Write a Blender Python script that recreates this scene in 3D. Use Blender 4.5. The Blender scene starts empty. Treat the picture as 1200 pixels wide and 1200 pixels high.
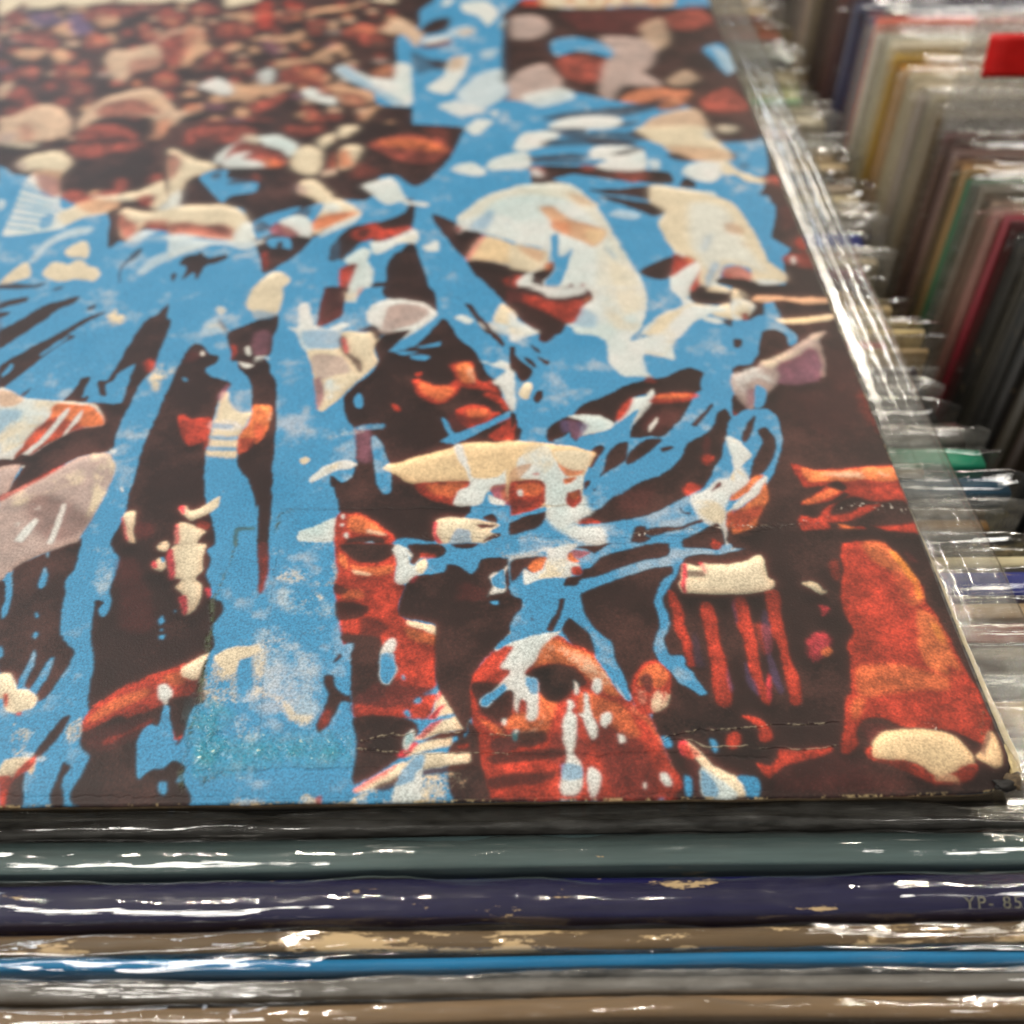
import bpy, bmesh, math, random
import numpy as np
from mathutils import Vector, noise as mnoise

# ------------------------------------------------------------------ camera, world, lamps, exposure
MM = 0.001
H = 132.0            # camera height above the printed cover, mm
PITCH = 46.0
YAW = math.radians(0.743)   # the whole rack stands turned this little against the camera
ZB = 330.0           # height of the cover top above the rack floor, mm
scene = bpy.context.scene
C = scene.collection

cam_d = bpy.data.cameras.new('camera')
cam = bpy.data.objects.new('camera', cam_d)
C.objects.link(cam)
cam.location = (0, 0, (ZB + H) * MM)
cam.rotation_euler = (math.radians(90 - PITCH), 0, 0)
cam_d.sensor_width = 36
cam_d.lens = 36
cam_d.clip_start = 0.005
cam_d.clip_end = 50
cam_d.dof.use_dof = True
cam_d.dof.focus_distance = 0.160
cam_d.dof.aperture_fstop = 14
scene.camera = cam

world = bpy.data.worlds.new('World')
scene.world = world
world.use_nodes = True
bg = world.node_tree.nodes['Background']
bg.inputs['Color'].default_value = (1.0, 0.93, 0.84, 1)
bg.inputs['Strength'].default_value = 0.07

def area(name, loc, target, size, power, color=(1, .95, .88), sizey=None):
    l = bpy.data.lights.new(name, 'AREA')
    l.energy = power
    l.color = color
    l.size = size
    if sizey:
        l.shape = 'RECTANGLE'
        l.size_y = sizey
    else:
        l.shape = 'DISK'
    o = bpy.data.objects.new(name, l)
    C.objects.link(o)
    o.location = loc
    d = Vector(target) - Vector(loc)
    o.rotation_euler = d.to_track_quat('-Z', 'Y').to_euler()
    return o
T0 = (0, .15, .33)
area('ceiling_panel_light', (-1.7, 0.9, 2.3), T0, 1.0, 60, (1, .96, .90))
for sx, sy, sz, ss, sp in ((-.62, .35, 2.3, .05, 3.), (-.34, .62, 2.3, .07, 5.), (-.16, .40, 2.3, .035, 2.), (-.42, .95, 2.3, .05, 3.), (.25, .75, 2.3, .03, 1.2),
                           (.95, 2.35, 1.85, .09, 6.), (1.06, 1.55, 2.02, .05, 3.5), (.84, 1.20, 2.2, .04, 2.5), (1.5, 2.6, 2.0, .08, 5.), (1.6, 1.1, 2.3, .09, 7.)):
    area('ceiling_spot', (sx, sy, sz), T0, ss, sp, (1, .90, .76))
area('far_tube_light', (-1.9, 3.9, 1.9), T0, 1.4, 26, (.84, .92, 1), .4)
area('far_strip_light', (1.6, 3.2, 1.8), T0, 1.2, 15, (1, .93, .82), .25)
area('aisle_fill_light', (1.15, -0.7, 2.2), T0, .5, 9, (1, .95, .88))  # unseen fill added to brighten the right-hand row
area('aisle_fill_light', (-0.75, -1.35, 2.1), T0, .6, 16, (1, .95, .88))
scene.view_settings.view_transform = 'Standard'
scene.view_settings.look = 'None'
scene.view_settings.exposure = 0.0
scene.view_settings.gamma = 1.0
scene.cycles.max_bounces = 24
scene.cycles.transparent_max_bounces = 48
scene.cycles.diffuse_bounces = 3
scene.cycles.glossy_bounces = 4
scene.cycles.sample_clamp_indirect = 4.0
scene.cycles.caustics_reflective = False
scene.cycles.caustics_refractive = False

# ------------------------------------------------------------------ frames of reference
CT, ST = math.cos(YAW), math.sin(YAW)
def place(o, x, y, z):
    """put an object at rack coordinates (mm; x along the sleeves, y away from the viewer, z from the cover top)"""
    o.location = ((x * CT - y * ST) * MM, (x * ST + y * CT) * MM, (ZB + z) * MM)
    o.rotation_euler = (0, 0, YAW)
def empty(name, x, y, z, label, cat, group=None):
    o = bpy.data.objects.new(name, None)
    C.objects.link(o)
    o.empty_display_size = .01
    place(o, x, y, z)
    o['label'] = label
    o['category'] = cat
    if group:
        o['group'] = group
    return o
def mesh_obj(name, verts, faces, mats, parent=None, smooth=True, uvs=None, fmat=None):
    me = bpy.data.meshes.new(name)
    me.from_pydata([(a * MM, b * MM, c * MM) for a, b, c in verts], [], faces)
    for m in (mats if isinstance(mats, (list, tuple)) else [mats]):
        me.materials.append(m)
    if fmat is not None:
        me.polygons.foreach_set('material_index', fmat)
    if uvs is not None:
        ul = me.uv_layers.new(name='UVMap')
        idx = np.zeros(len(me.loops), dtype=np.int32)
        me.loops.foreach_get('vertex_index', idx)
        ul.data.foreach_set('uv', np.asarray(uvs, dtype=np.float32)[idx].ravel())
    me.polygons.foreach_set('use_smooth', [smooth] * len(me.polygons))
    me.update()
    o = bpy.data.objects.new(name, me)
    C.objects.link(o)
    if parent:
        o.parent = parent
    return o
def sweep(name, prof, xs, mats, parent=None, wob=None, closed=False, cap=True, smooth=True):
    """extrude a (y,z) profile along x; wob(x,i,y,z)->(dx,dy,dz)"""
    V, F = [], []
    n = len(prof)
    for x in xs:
        for i, (y, z) in enumerate(prof):
            d = wob(x, i, y, z) if wob else (0, 0, 0)
            V.append((x + d[0], y + d[1], z + d[2]))
    m = n if closed else n - 1
    for k in range(len(xs) - 1):
        for i in range(m):
            j = (i + 1) % n
            F.append((k * n + i, (k + 1) * n + i, (k + 1) * n + j, k * n + j))
    if closed and cap:
        F.append(tuple(range(n)))
        F.append(tuple((len(xs) - 1) * n + i for i in reversed(range(n))))
    return mesh_obj(name, V, F, mats, parent, smooth)

# ------------------------------------------------------------------ materials
class NT:
    def __init__(s, name):
        s.m = bpy.data.materials.new(name)
        s.m.use_nodes = True
        s.t = s.m.node_tree
        s.t.nodes.clear()
        s.out = s.t.nodes.new('ShaderNodeOutputMaterial')
    def n(s, typ, props=None, **inp):
        nd = s.t.nodes.new(typ)
        for k, v in (props or {}).items():
            setattr(nd, k, v)
        for k, v in inp.items():
            s.set(nd, k.replace('_', ' '), v)
        return nd
    def set(s, nd, key, v):
        sock = nd.inputs[int(key)] if key.isdigit() else nd.inputs[key]
        if isinstance(v, bpy.types.NodeSocket):
            s.t.links.new(v, sock)
        elif isinstance(v, (tuple, list)) and len(v) == 3 and sock.type == 'RGBA':
            sock.default_value = (*v, 1)
        else:
            sock.default_value = v
    def link(s, a, b):
        s.t.links.new(a, b)
    def noise(s, scale, stretch=(1, 1, 1), detail=4, rough=.6, off=(0, 0, 0)):
        tc = s.n('ShaderNodeTexCoord')
        mp = s.n('ShaderNodeMapping')
        s.link(tc.outputs['Object'], mp.inputs['Vector'])
        mp.inputs['Scale'].default_value = stretch
        mp.inputs['Location'].default_value = off
        oi = s.n('ShaderNodeObjectInfo')
        va = s.n('ShaderNodeVectorMath', {'operation': 'ADD'})
        s.link(mp.outputs[0], va.inputs[0])
        s.link(oi.outputs['Random'], va.inputs[1])
        nz = s.n('ShaderNodeTexNoise', {}, Scale=scale, Detail=detail, Roughness=rough)
        s.link(va.outputs[0], nz.inputs['Vector'])
        return nz.outputs['Fac']
    def ramp(s, fac, stops):
        r = s.n('ShaderNodeValToRGB')
        s.link(fac, r.inputs[0])
        e = r.color_ramp.elements
        while len(e) < len(stops):
            e.new(.5)
        for k, (p, c) in enumerate(stops):
            e[k].position = p
            e[k].color = (*c, 1) if isinstance(c, (tuple, list)) else (c, c, c, 1)
        return r.outputs[0]
    def mix(s, fac, a, b):
        m = s.n('ShaderNodeMix', {'data_type': 'RGBA'})
        s.set(m, '0', fac)
        for k, v in ((6, a), (7, b)):
            s.set(m, str(k), v)
        return m.outputs[2]
    def bump(s, h, strength, dist=.001, normal=None):
        b = s.n('ShaderNodeBump', {}, Strength=strength, Distance=dist)
        s.link(h, b.inputs['Height'])
        if normal:
            s.link(normal, b.inputs['Normal'])
        return b.outputs[0]

def srgb(c):
    return tuple((x / 255) ** 2.2 for x in c)

def card_mat(name, rgb, wear=.35, paper=(196, 168, 128), rough=.5, dark=.5):
    t = NT(name)
    base = srgb(rgb)
    n1 = t.noise(900, (.06, 1, 1), 5)
    n2 = t.noise(160, (.25, 1, 1), 4)
    col = t.mix(t.ramp(n1, [(.35, 0.), (.7, 1.)]), tuple(x * (1 - dark * .55) for x in base), base)
    n3 = t.noise(260, (.22, 1, 1), 8, .72, (3, 1, 0))
    th = .72 - wear * .18
    wearf = t.ramp(n3, [(th, 0.), (th + .025, 1.)])
    col = t.mix(wearf, col, srgb(paper))
    n4 = t.noise(60, (.5, 1, 1), 3)
    b = t.bump(n1, .25, .0004)
    p = t.n('ShaderNodeBsdfPrincipled', {}, Base_Color=col, Roughness=rough, Normal=b)
    p.inputs['Specular IOR Level'].default_value = .3
    t.link(p.outputs[0], t.out.inputs[0])
    return t.m

def film_mat(name, haze=.008, rough=.06, amt=2.0, bs=.16, tint=(.93, .93, .91), st=(.035, 1, 1), scale=220):
    t = NT(name)
    n1 = t.noise(scale, st, 5, .62)
    n2 = t.noise(scale * 4.5, (st[0] * 1.6, 1, 1), 3, .6, (5, 2, 1))
    b1 = t.bump(n1, bs, .0016)
    b2 = t.bump(n2, bs * .55, .0004, b1)
    geo = t.n('ShaderNodeNewGeometry')
    ior = t.n('ShaderNodeMapRange')          # one thin sheet: the same reflection from both sides
    t.link(geo.outputs['Backfacing'], ior.inputs[0])
    ior.inputs[3].default_value = 1.5
    ior.inputs[4].default_value = 1 / 1.5
    fr = t.n('ShaderNodeFresnel', {}, IOR=ior.outputs[0], Normal=b2)
    ma = t.n('ShaderNodeMath', {'operation': 'MULTIPLY_ADD', 'use_clamp': True})
    t.link(fr.outputs[0], ma.inputs[0])
    ma.inputs[1].default_value = amt
    ma.inputs[2].default_value = .01
    sc = t.noise(500, (.3, 1, 1), 6, .7, (1, 7, 0))
    rr = t.ramp(sc, [(.42, rough * .6), (.68, rough * 2.2)])
    gl = t.n('ShaderNodeBsdfGlossy', {}, Color=(1, 1, 1), Roughness=rr, Normal=b2)
    tr = t.n('ShaderNodeBsdfTransparent', {}, Color=tint)
    df = t.n('ShaderNodeBsdfDiffuse', {}, Color=(.85, .83, .78), Normal=b2)
    m0 = t.n('ShaderNodeMixShader')
    hz = t.ramp(sc, [(.35, haze * .4), (.72, min(1, haze * 2.4))])
    rb = t.noise(420, (st[0] * .7, st[1] * (1 if st[1] == 1 else .7), 1), 7, .75, (11, 4, 2))   # white rub marks
    rbm = t.noise(30, (1, 1, 1), 2, .5, (2, 8, 1))
    mu = t.n('ShaderNodeMath', {'operation': 'MULTIPLY'})
    t.link(t.ramp(rb, [(.635, 0.), (.68, .62)]), mu.inputs[0]); t.link(t.ramp(rbm, [(.45, .12), (.62, 1.)]), mu.inputs[1])
    ad = t.n('ShaderNodeMath', {'operation': 'ADD', 'use_clamp': True})
    t.link(hz, ad.inputs[0]); t.link(mu.outputs[0], ad.inputs[1]); hz = ad.outputs[0]
    t.link(hz, m0.inputs[0])
    t.link(tr.outputs[0], m0.inputs[1])
    t.link(df.outputs[0], m0.inputs[2])
    m1 = t.n('ShaderNodeMixShader')
    t.link(ma.outputs[0], m1.inputs[0])
    t.link(m0.outputs[0], m1.inputs[1])
    t.link(gl.outputs[0], m1.inputs[2])
    t.link(m1.outputs[0], t.out.inputs[0])
    return t.m

FILM = film_mat('clear_polypropylene_film')
FILM2 = film_mat('cloudy_polypropylene_film', haze=.075, rough=.12, amt=1.9, bs=.45)
FILM3 = film_mat('milky_polypropylene_film', haze=.22, rough=.16, amt=1.9, bs=.4)
FILM_SIDE = film_mat('clear_sleeve_margin_film', haze=.05, rough=.06, amt=1.7, bs=.14, st=(1, .05, 1), scale=260)
def plain(name, rgb, rough=.6, nscale=300, amp=.4):
    t = NT(name)
    n = t.noise(nscale, (1, 1, 1), 5)
    c = srgb(rgb)
    col = t.mix(t.ramp(n, [(.3, 0.), (.7, 1.)]), tuple(x * (1 - amp) for x in c), c)
    p = t.n('ShaderNodeBsdfPrincipled', {}, Base_Color=col, Roughness=rough, Normal=t.bump(n, .3, .0005))
    t.link(p.outputs[0], t.out.inputs[0])
    return t.m

# ------------------------------------------------------------------ the print on the cover: inks, shapes (0.05 mm from the near right corner)
CREASES = [('line', 0.16, 1, [(-113.02, 57.54), (-94.65, 57.51), (-77.78, 57.72), (-56.24, 57.87)]),
 ('grime', 0.35, 0.8, [(-113.38, 51.69), (-113.15, 56.26), (-110.72, 57.51)]),
 ('grime', 0.3, 0.6, [(-119.8, 50.76), (-119.99, 46.77), (-120.58, 41.96), (-121.26, 36.42)]),
 ('grime', 0.4, 0.8, [(-121.26, 36.42), (-120.26, 26.86), (-119.88, 18.79)]),
 ('grime', 0.5, 0.8, [(-119.82, 18.48), (-120.19, 12.01), (-120.3, 7.7)]),
 ('grime', 0.5, 0.6, [(-120.3, 7.7), (-119.26, 2.21)]),
 ('line', 0.12, 0.6, [(-112.2, 48.65), (-111.81, 37.2), (-110.7, 21.83), (-109.54, 11.14)]),
 ('crease', 0.12, 0.5, [(-50.73, 50.88), (-41.6, 51.79), (-26.36, 52.62)]),
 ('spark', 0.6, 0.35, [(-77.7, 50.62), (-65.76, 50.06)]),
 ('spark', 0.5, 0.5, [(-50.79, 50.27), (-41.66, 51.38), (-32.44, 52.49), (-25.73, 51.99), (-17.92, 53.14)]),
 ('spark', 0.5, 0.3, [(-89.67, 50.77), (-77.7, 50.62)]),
 ('line', 0.14, 0.8, [(-92.62, 50.2), (-71.73, 50.13), (-50.84, 49.66), (-26.63, 51.18)]),
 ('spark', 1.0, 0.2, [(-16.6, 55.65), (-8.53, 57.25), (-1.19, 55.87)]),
 ('crease', 0.16, 1, [(-95.26, 9.65), (-89.95, 11.03), (-83.0, 11.23), (-72.24, 10.51)]),
 ('crease', 0.14, 1, [(-95.15, 8.51), (-88.24, 7.85), (-82.88, 7.78), (-72.28, 7.5)]),
 ('crease', 0.16, 1, [(-50.19, 9.65), (-46.01, 10.75), (-36.35, 11.51), (-23.46, 12.08)]),
 ('crease', 0.15, 1, [(-50.24, 9.21), (-46.18, 9.45), (-43.45, 8.27), (-37.76, 8.48)]),
 ('crease', 0.13, 0.8, [(-35.99, 7.88), (-29.76, 7.66), (-24.66, 8.02)]),
 ('line', 0.2, 1, [(-72.28, 7.36), (-59.84, 7.06), (-50.46, 7.36), (-35.05, 6.18)]),
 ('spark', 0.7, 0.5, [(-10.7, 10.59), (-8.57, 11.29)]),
 ('line', 0.18, 0.9, [(-118.42, 5.18), (-109.24, 5.33), (-95.11, 5.43)]),
 ('line', 0.12, 0.4, [(-95.11, 5.43), (-72.31, 5.55)]),
 ('tape', 2.6, 1, [(-118.7, 6.56), (-109.71, 8.27), (-95.79, 8.66)]),
 ('tape', 2.6, 1, [(-118.7, 8.39), (-114.98, 11.21)]),
 ('tape', 2.8, 0.9, [(-118.92, 11.99), (-116.45, 16.44)]),
 ('grime', 0.7, 0.6, [(-116.86, 3.52), (-113.82, 4.84)]),
 ('line', 0.1, 0.5, [(-144.77, 1.61), (-108.55, 1.01), (-72.37, 0.67), (-36.0, 1.13)]),
 ('grime', 0.35, 0.5, [(-3.42, 8.32), (-1.21, 13.43)])]
PAL={'b':(66,145,192),'w':(204,213,211),'c':(212,198,170),'k':(46,29,27),'n':(30,20,19),'m':(84,38,36),
'r':(168,58,42),'o':(206,112,66),'t':(200,158,124),'g':(172,152,144),'q':(206,66,76),'e':(74,140,150),'s':(214,208,178),
'v':(104,84,122),'u':(218,190,148),'p':(138,88,104),'y':(232,160,56),'G':(60,96,90),'W':(204,213,211),'D':(214,204,180),'R':(146,70,58),'C':(196,168,142),'O':(186,116,84),'x':(122,78,66)}
def fbm(rng,H,W,cell,octv=3):
    out=np.zeros((H,W),np.float32);a=1
    for o in range(octv):
        c=max(2,cell/2**o); gh=int(H/c)+3; gw=int(W/c)+3
        g=rng.standard_normal((gh,gw)).astype(np.float32)
        y=np.arange(H)/c; x=np.arange(W)/c
        yi=y.astype(int); xi=x.astype(int); fy=(y-yi); fx=(x-xi)
        fy=(fy*fy*(3-2*fy)).astype(np.float32)[:,None]; fx=(fx*fx*(3-2*fx)).astype(np.float32)[None]
        r0=g[yi]; r1=g[yi+1]
        t=(r0[:,xi]*(1-fx)+r0[:,xi+1]*fx)*(1-fy)+(r1[:,xi]*(1-fx)+r1[:,xi+1]*fx)*fy
        out+=a*t; a*=.55
    return out
def blur(m,r):
    r=int(r)
    if r<1: return m
    for ax in (0,1):
        for _ in range(2):
            n=m.shape[ax]; p=np.concatenate([np.repeat(m.take([0],ax),r+1,ax),m,np.repeat(m.take([-1],ax),r,ax)],ax)
            c=np.cumsum(p,axis=ax,dtype=np.float32)
            k=2*r+1
            m=(c.take(range(k,k+n),ax)-c.take(range(0,n),ax))/k
    return m
def spline(P,n=4):
    P=np.asarray(P,float); N=len(P); out=[]
    for i in range(N):
        a,b,c,d=P[i-1],P[i],P[(i+1)%N],P[(i+2)%N]
        for t in np.arange(n)/n:
            cr=.5*((2*b)+(c-a)*t+(2*a-5*b+4*c-d)*t*t+(3*b-a-3*c+d)*t**3)
            out.append(.65*cr+.35*(b+(c-b)*t))
    return np.array(out)
def make_print(polys,N,px,SZ=None):
    W,H=SZ or (N,N)
    """polys: list (key,soft,alpha,pts in texture px); px: texture px per mm"""
    rng=np.random.default_rng(5)
    img=np.empty((H,W,3),np.float32); lin=lambda c:(np.array(c)/255.)**2.2
    img[:]=lin(PAL['b'])
    wx=fbm(rng,H,W,px*3.0,4)*px*.11; wy=fbm(rng,H,W,px*3.0,4)*px*.11
    fine=fbm(rng,H,W,px*.35,2)*.5; mid=fbm(rng,H,W,px*1.6,4)*.6
    wx+=fine*px*.07; wy+=mid*px*.05; wisp=fbm(rng,H,W,px*5,5)
    B=np.ones((H,W),np.float32)
    if not SZ: # beyond what the photograph shows the crowd goes on: the same shapes turned over, then the seen part on a clean ground
        q=lambda x,y:((315+x)*px,(315-y)*px)
        polys=[(k,s,a,[((630-300)*px-x,y) for x,y in p]) for k,s,a,p in polys if min(t[0] for t in p)<190*px]+[('b',0,1,[q(2,-6),q(-70,-6),q(-147,-6),q(-205,160),q(-264,330),q(2,330)])]+polys
    for key,soft,alpha,pts in polys:
        p=spline(pts); pad=int(px*1.8+soft*3)+4
        x0=max(0,int(p[:,0].min())-pad); x1=min(W,int(p[:,0].max())+pad); y0=max(0,int(p[:,1].min())-pad); y1=min(H,int(p[:,1].max())+pad)
        if x1-x0<2 or y1-y0<2: continue
        ox0,oy0=x0,y0; w=x1-x0; h=y1-y0
        if w*h<9: continue
        # scanline parity of the unwarped shape, sampled through the wobble field
        m=np.zeros((h,w),np.float32)
        q=np.roll(p,-1,0); ss=2
        for k in range(ss):
            ys=np.arange(y0,y1)+(k+.5)/ss
            d=np.zeros((h,w+1),np.float32)
            for (ax,ay),(bx,by) in zip(p,q):
                if ay==by: continue
                lo,hi=(ay,by) if ay<by else (by,ay)
                i0=max(0,int(np.ceil((lo-(k+.5)/ss)-y0))); i1=min(h,int(np.ceil((hi-(k+.5)/ss)-y0)))
                if i1<=i0: continue
                yy=ys[i0:i1]; xx=ax+(yy-ay)*(bx-ax)/(by-ay)-x0
                xx=np.clip(xx,0,w-.001); xi=xx.astype(int); f=(xx-xi).astype(np.float32)
                s=1 if by>ay else -1
                rows=np.arange(i0,i1)
                np.add.at(d,(rows,xi),s*(1-f)); np.add.at(d,(rows,xi+1),s*f)
            m+=np.clip(np.abs(np.cumsum(d,1)[:,:w]),0,1)/ss
        yy,xx=np.mgrid[0:h,0:w]
        sc=1.0 if key not in 'bw' else .8
        sx=np.clip((xx+wx[y0:y1,x0:x1]*sc).astype(int),0,w-1); sy=np.clip((yy+wy[y0:y1,x0:x1]*sc).astype(int),0,h-1)
        m=m[sy,sx]
        m=blur(m,max(1,soft*.75) if soft<2 else soft*.75)
        if soft>1.2: # grainy fading edge like a halftone
            m=np.clip(m+(fine[y0:y1,x0:x1]*.16+mid[y0:y1,x0:x1]*.16)*4*m*(1-m),0,1)
        if key in 'wc' and alpha<.9: m=m*np.clip(.55+.75*wisp[y0:y1,x0:x1]+.5*fine[y0:y1,x0:x1],0,1.35)
        col=lin(PAL[key])
        t=img[y0:y1,x0:x1]; m=(m*alpha)[...,None]
        t+= (col-t)*m
        bb=B[y0:y1,x0:x1]; bb+=((1. if key in 'b' else .6 if key=='w' else 0.)-bb)*m[...,0]
    # the photographic layer under the paint is softer than the paint's own edges
    A=(1-B)[...,None]+1e-3
    bl=lambda a,r:np.stack([blur(a[...,c],r) for c in range(a.shape[2])],2) if a.ndim==3 else blur(a,r)
    for r,wgt in ((px*.14,.3),(px*.45,.12)):
        S=bl(img*A,r)/(bl(A[...,0],r)[...,None]+1e-4)
        img+=(S-img)*np.clip(A,0,1)*wgt
    if not SZ:   # farther up the cover the picture is finer than its drawing: let the tones run together
        far=np.clip((315-np.arange(H)/px-95)/110,0,1).astype(np.float32)[:,None,None]
        S=bl(img*A,px*1.25)/(bl(A[...,0],px*1.25)[...,None]+1e-4); img+=(S-img)*np.clip(A,0,1)*far*.70
        S=bl(img,px*.45); img+=(S-img)*far*.5
    # figures keep a lit upper side and a dim lower one, as the printed photograph has
    for r,dy,kk in ((px*.5,px*.8,.55),(px*1.3,px*2.2,.5)):
        L_=blur(img.mean(2)*A[...,0],r)/(blur(A[...,0],r)+1e-3); d=int(dy)
        e=np.zeros_like(L_); e[d:]=L_[d:]-L_[:-d]
        img*=np.exp(np.clip(e*A[...,0]/(L_+.05)*kk,-.75,.32))[...,None]
    # warm fringes where pale meets dark
    for r,kk in ((px*.3,.8),(px*.9,.7)):
        lum=img.mean(2,keepdims=True); L1=(blur(lum[...,0]*A[...,0],r)/(blur(A[...,0],r)+1e-3))[...,None]
        q=np.clip((lum-L1)/(lum+.01),0,1)*A*kk; img*=1+q*np.array([.02,-.36,-.52],np.float32)
        q=np.clip(L1-lum,0,1)*A*kk; img+=q*np.array([.34,.07,.045],np.float32)
    lum=img.mean(2,keepdims=True)
    red=np.clip((img[...,0:1]/(img[...,1:2]+.01)-2.0)*.6,0,1)*np.clip(lum*12,0,1)*(1-B[...,None])
    blue=B[...,None]
    b2=fbm(rng,H,W,px*9,5)[...,None]; b3=fbm(rng,H,W,px*3.2,4)[...,None]
    b3=np.clip(b3,-1.6,1.6)
    # tonal life inside the photographed parts
    mott=np.clip(mid[...,None]*1.1+fine[...,None]*1.3,-1.5,1.2)
    img*=np.exp((1-blue)*(b3*.10+b2*.09)*(1-.65*np.clip(lum*2.2-.3,0,1))+red*(b3*.13+mott*.11))
    warm=np.clip(1-lum*1.6,0,1)*(1-blue)*np.clip(lum*6,0,1)
    img*=1+warm*np.array([.14,-.02,-.08],np.float32)*b3*.25
    g=(fine[...,None]*.13+mid[...,None]*.09)
    img*=np.exp(g*(.5+red*.9-blue*.33))
    dark=np.clip(1-lum*14,0,1)*(1-blue)
    img+=dark*np.array([.034,.012,.009],np.float32)*np.clip(b2*.8+.5*fine[...,None]+.1,0,2)
    # unevenly inked blue: pale rubbing and slow drifts
    lp=np.clip(b2*.5+b3*.35+mid[...,None]*.25-.35,0,1)
    img+=(blue*.42*lp)*(lin((196,206,204))-img)
    img*=1+blue*b2*np.array([.10,.03,.02],np.float32)
    img*=.86*(1-.10*(1-blue)*np.clip(1-lum*3,0,1)); img*=1+blue*np.array([.04,-.02,-.05],np.float32)
    img*=np.exp(rng.standard_normal((H,W,1)).astype(np.float32)*.10)
    sp=rng.random((H,W,1),dtype=np.float32)
    img+=(sp>.9985)*np.array([.12,.11,.1],np.float32)*.4
    hgt=np.full((H,W),.5,np.float32); gls=np.zeros((H,W),np.float32)
    if not SZ:
        ys,xs=np.mgrid[0:H,0:W].astype(np.float32)
        U=315-xs/px; V=315-ys/px          # mm from the right edge and from the front edge
        jn=fbm(rng,H,W,px*2.2,4); jf=fbm(rng,H,W,px*.5,3)
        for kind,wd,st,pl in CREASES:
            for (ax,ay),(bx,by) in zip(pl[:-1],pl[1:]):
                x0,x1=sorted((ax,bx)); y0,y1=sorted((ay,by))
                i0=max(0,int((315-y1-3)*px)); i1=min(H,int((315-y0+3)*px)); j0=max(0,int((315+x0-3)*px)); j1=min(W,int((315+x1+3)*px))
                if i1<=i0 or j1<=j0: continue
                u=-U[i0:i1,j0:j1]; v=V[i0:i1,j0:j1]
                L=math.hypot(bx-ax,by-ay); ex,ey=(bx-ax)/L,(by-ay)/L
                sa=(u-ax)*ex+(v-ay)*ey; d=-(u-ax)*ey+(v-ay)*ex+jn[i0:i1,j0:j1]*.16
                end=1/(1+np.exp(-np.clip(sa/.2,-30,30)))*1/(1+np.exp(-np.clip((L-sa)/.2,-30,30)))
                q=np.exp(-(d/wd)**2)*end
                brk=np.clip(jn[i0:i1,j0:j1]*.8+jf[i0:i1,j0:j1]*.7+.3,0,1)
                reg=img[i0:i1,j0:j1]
                if kind=='line':
                    reg*=(1-.40*st*q*np.clip(.5+brk,0,1))[...,None]; hgt[i0:i1,j0:j1]-=.10*q*st
                elif kind=='crease':
                    reg+=(lin((206,190,160))*.8-reg)*(q*brk*st*.42)[...,None]
                    hgt[i0:i1,j0:j1]+=.12*q*st-.10*np.exp(-((d+wd*1.6)/wd)**2)*end*st
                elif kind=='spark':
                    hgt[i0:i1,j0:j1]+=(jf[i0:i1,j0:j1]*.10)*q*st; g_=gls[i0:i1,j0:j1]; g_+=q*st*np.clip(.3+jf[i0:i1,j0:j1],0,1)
                    reg+=(lin((214,204,190))-reg)*np.clip((jf[i0:i1,j0:j1]-1.15)*2.5*q*st,0,.6)[...,None]  # pale flecks put into the colour as the crease's glints
                elif kind=='grime':
                    reg+=(lin((74,84,62))-reg)*(q*st*np.clip(.25+brk*.9,0,1))[...,None]; hgt[i0:i1,j0:j1]+=jf[i0:i1,j0:j1]*.12*q*st
                elif kind=='tape':
                    k_=np.clip(.8+jn[i0:i1,j0:j1]*.25,0,1)
                    reg+=(lin((64,136,146))-reg)*(q*st*.62*k_)[...,None]
                    hgt[i0:i1,j0:j1]+=jn[i0:i1,j0:j1]*.12*q*st; g_=gls[i0:i1,j0:j1]; g_+=q*st*.9*np.clip(jf[i0:i1,j0:j1]*.6+.5,0,1)
                    reg+=(lin((206,220,206))-reg)*np.clip((jf[i0:i1,j0:j1]+jn[i0:i1,j0:j1]*.5-1.9)*2*q*st,0,.6)[...,None]  # a few white glints on the tape, painted as pale dots
        hgt+=fbm(rng,H,W,px*14,3)*.02
        # rubbed front and right edges
        e=np.minimum(V,U*1.0)
        we=np.clip(1-e/.75,0,1)
        img*=(1-.78*we*np.clip(.75+.5*jn,0,1))[...,None]
        rub=(np.clip(1-e/.55,0,1)*np.clip(jn*.9+jf*.7-.55,0,1))[...,None]
        img+=(lin((190,166,120))-img)*np.clip(rub,0,1)
        # soft scuffs
    return np.clip(img,0,1),np.clip(hgt,0,1),np.clip(gls,0,1)

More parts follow.
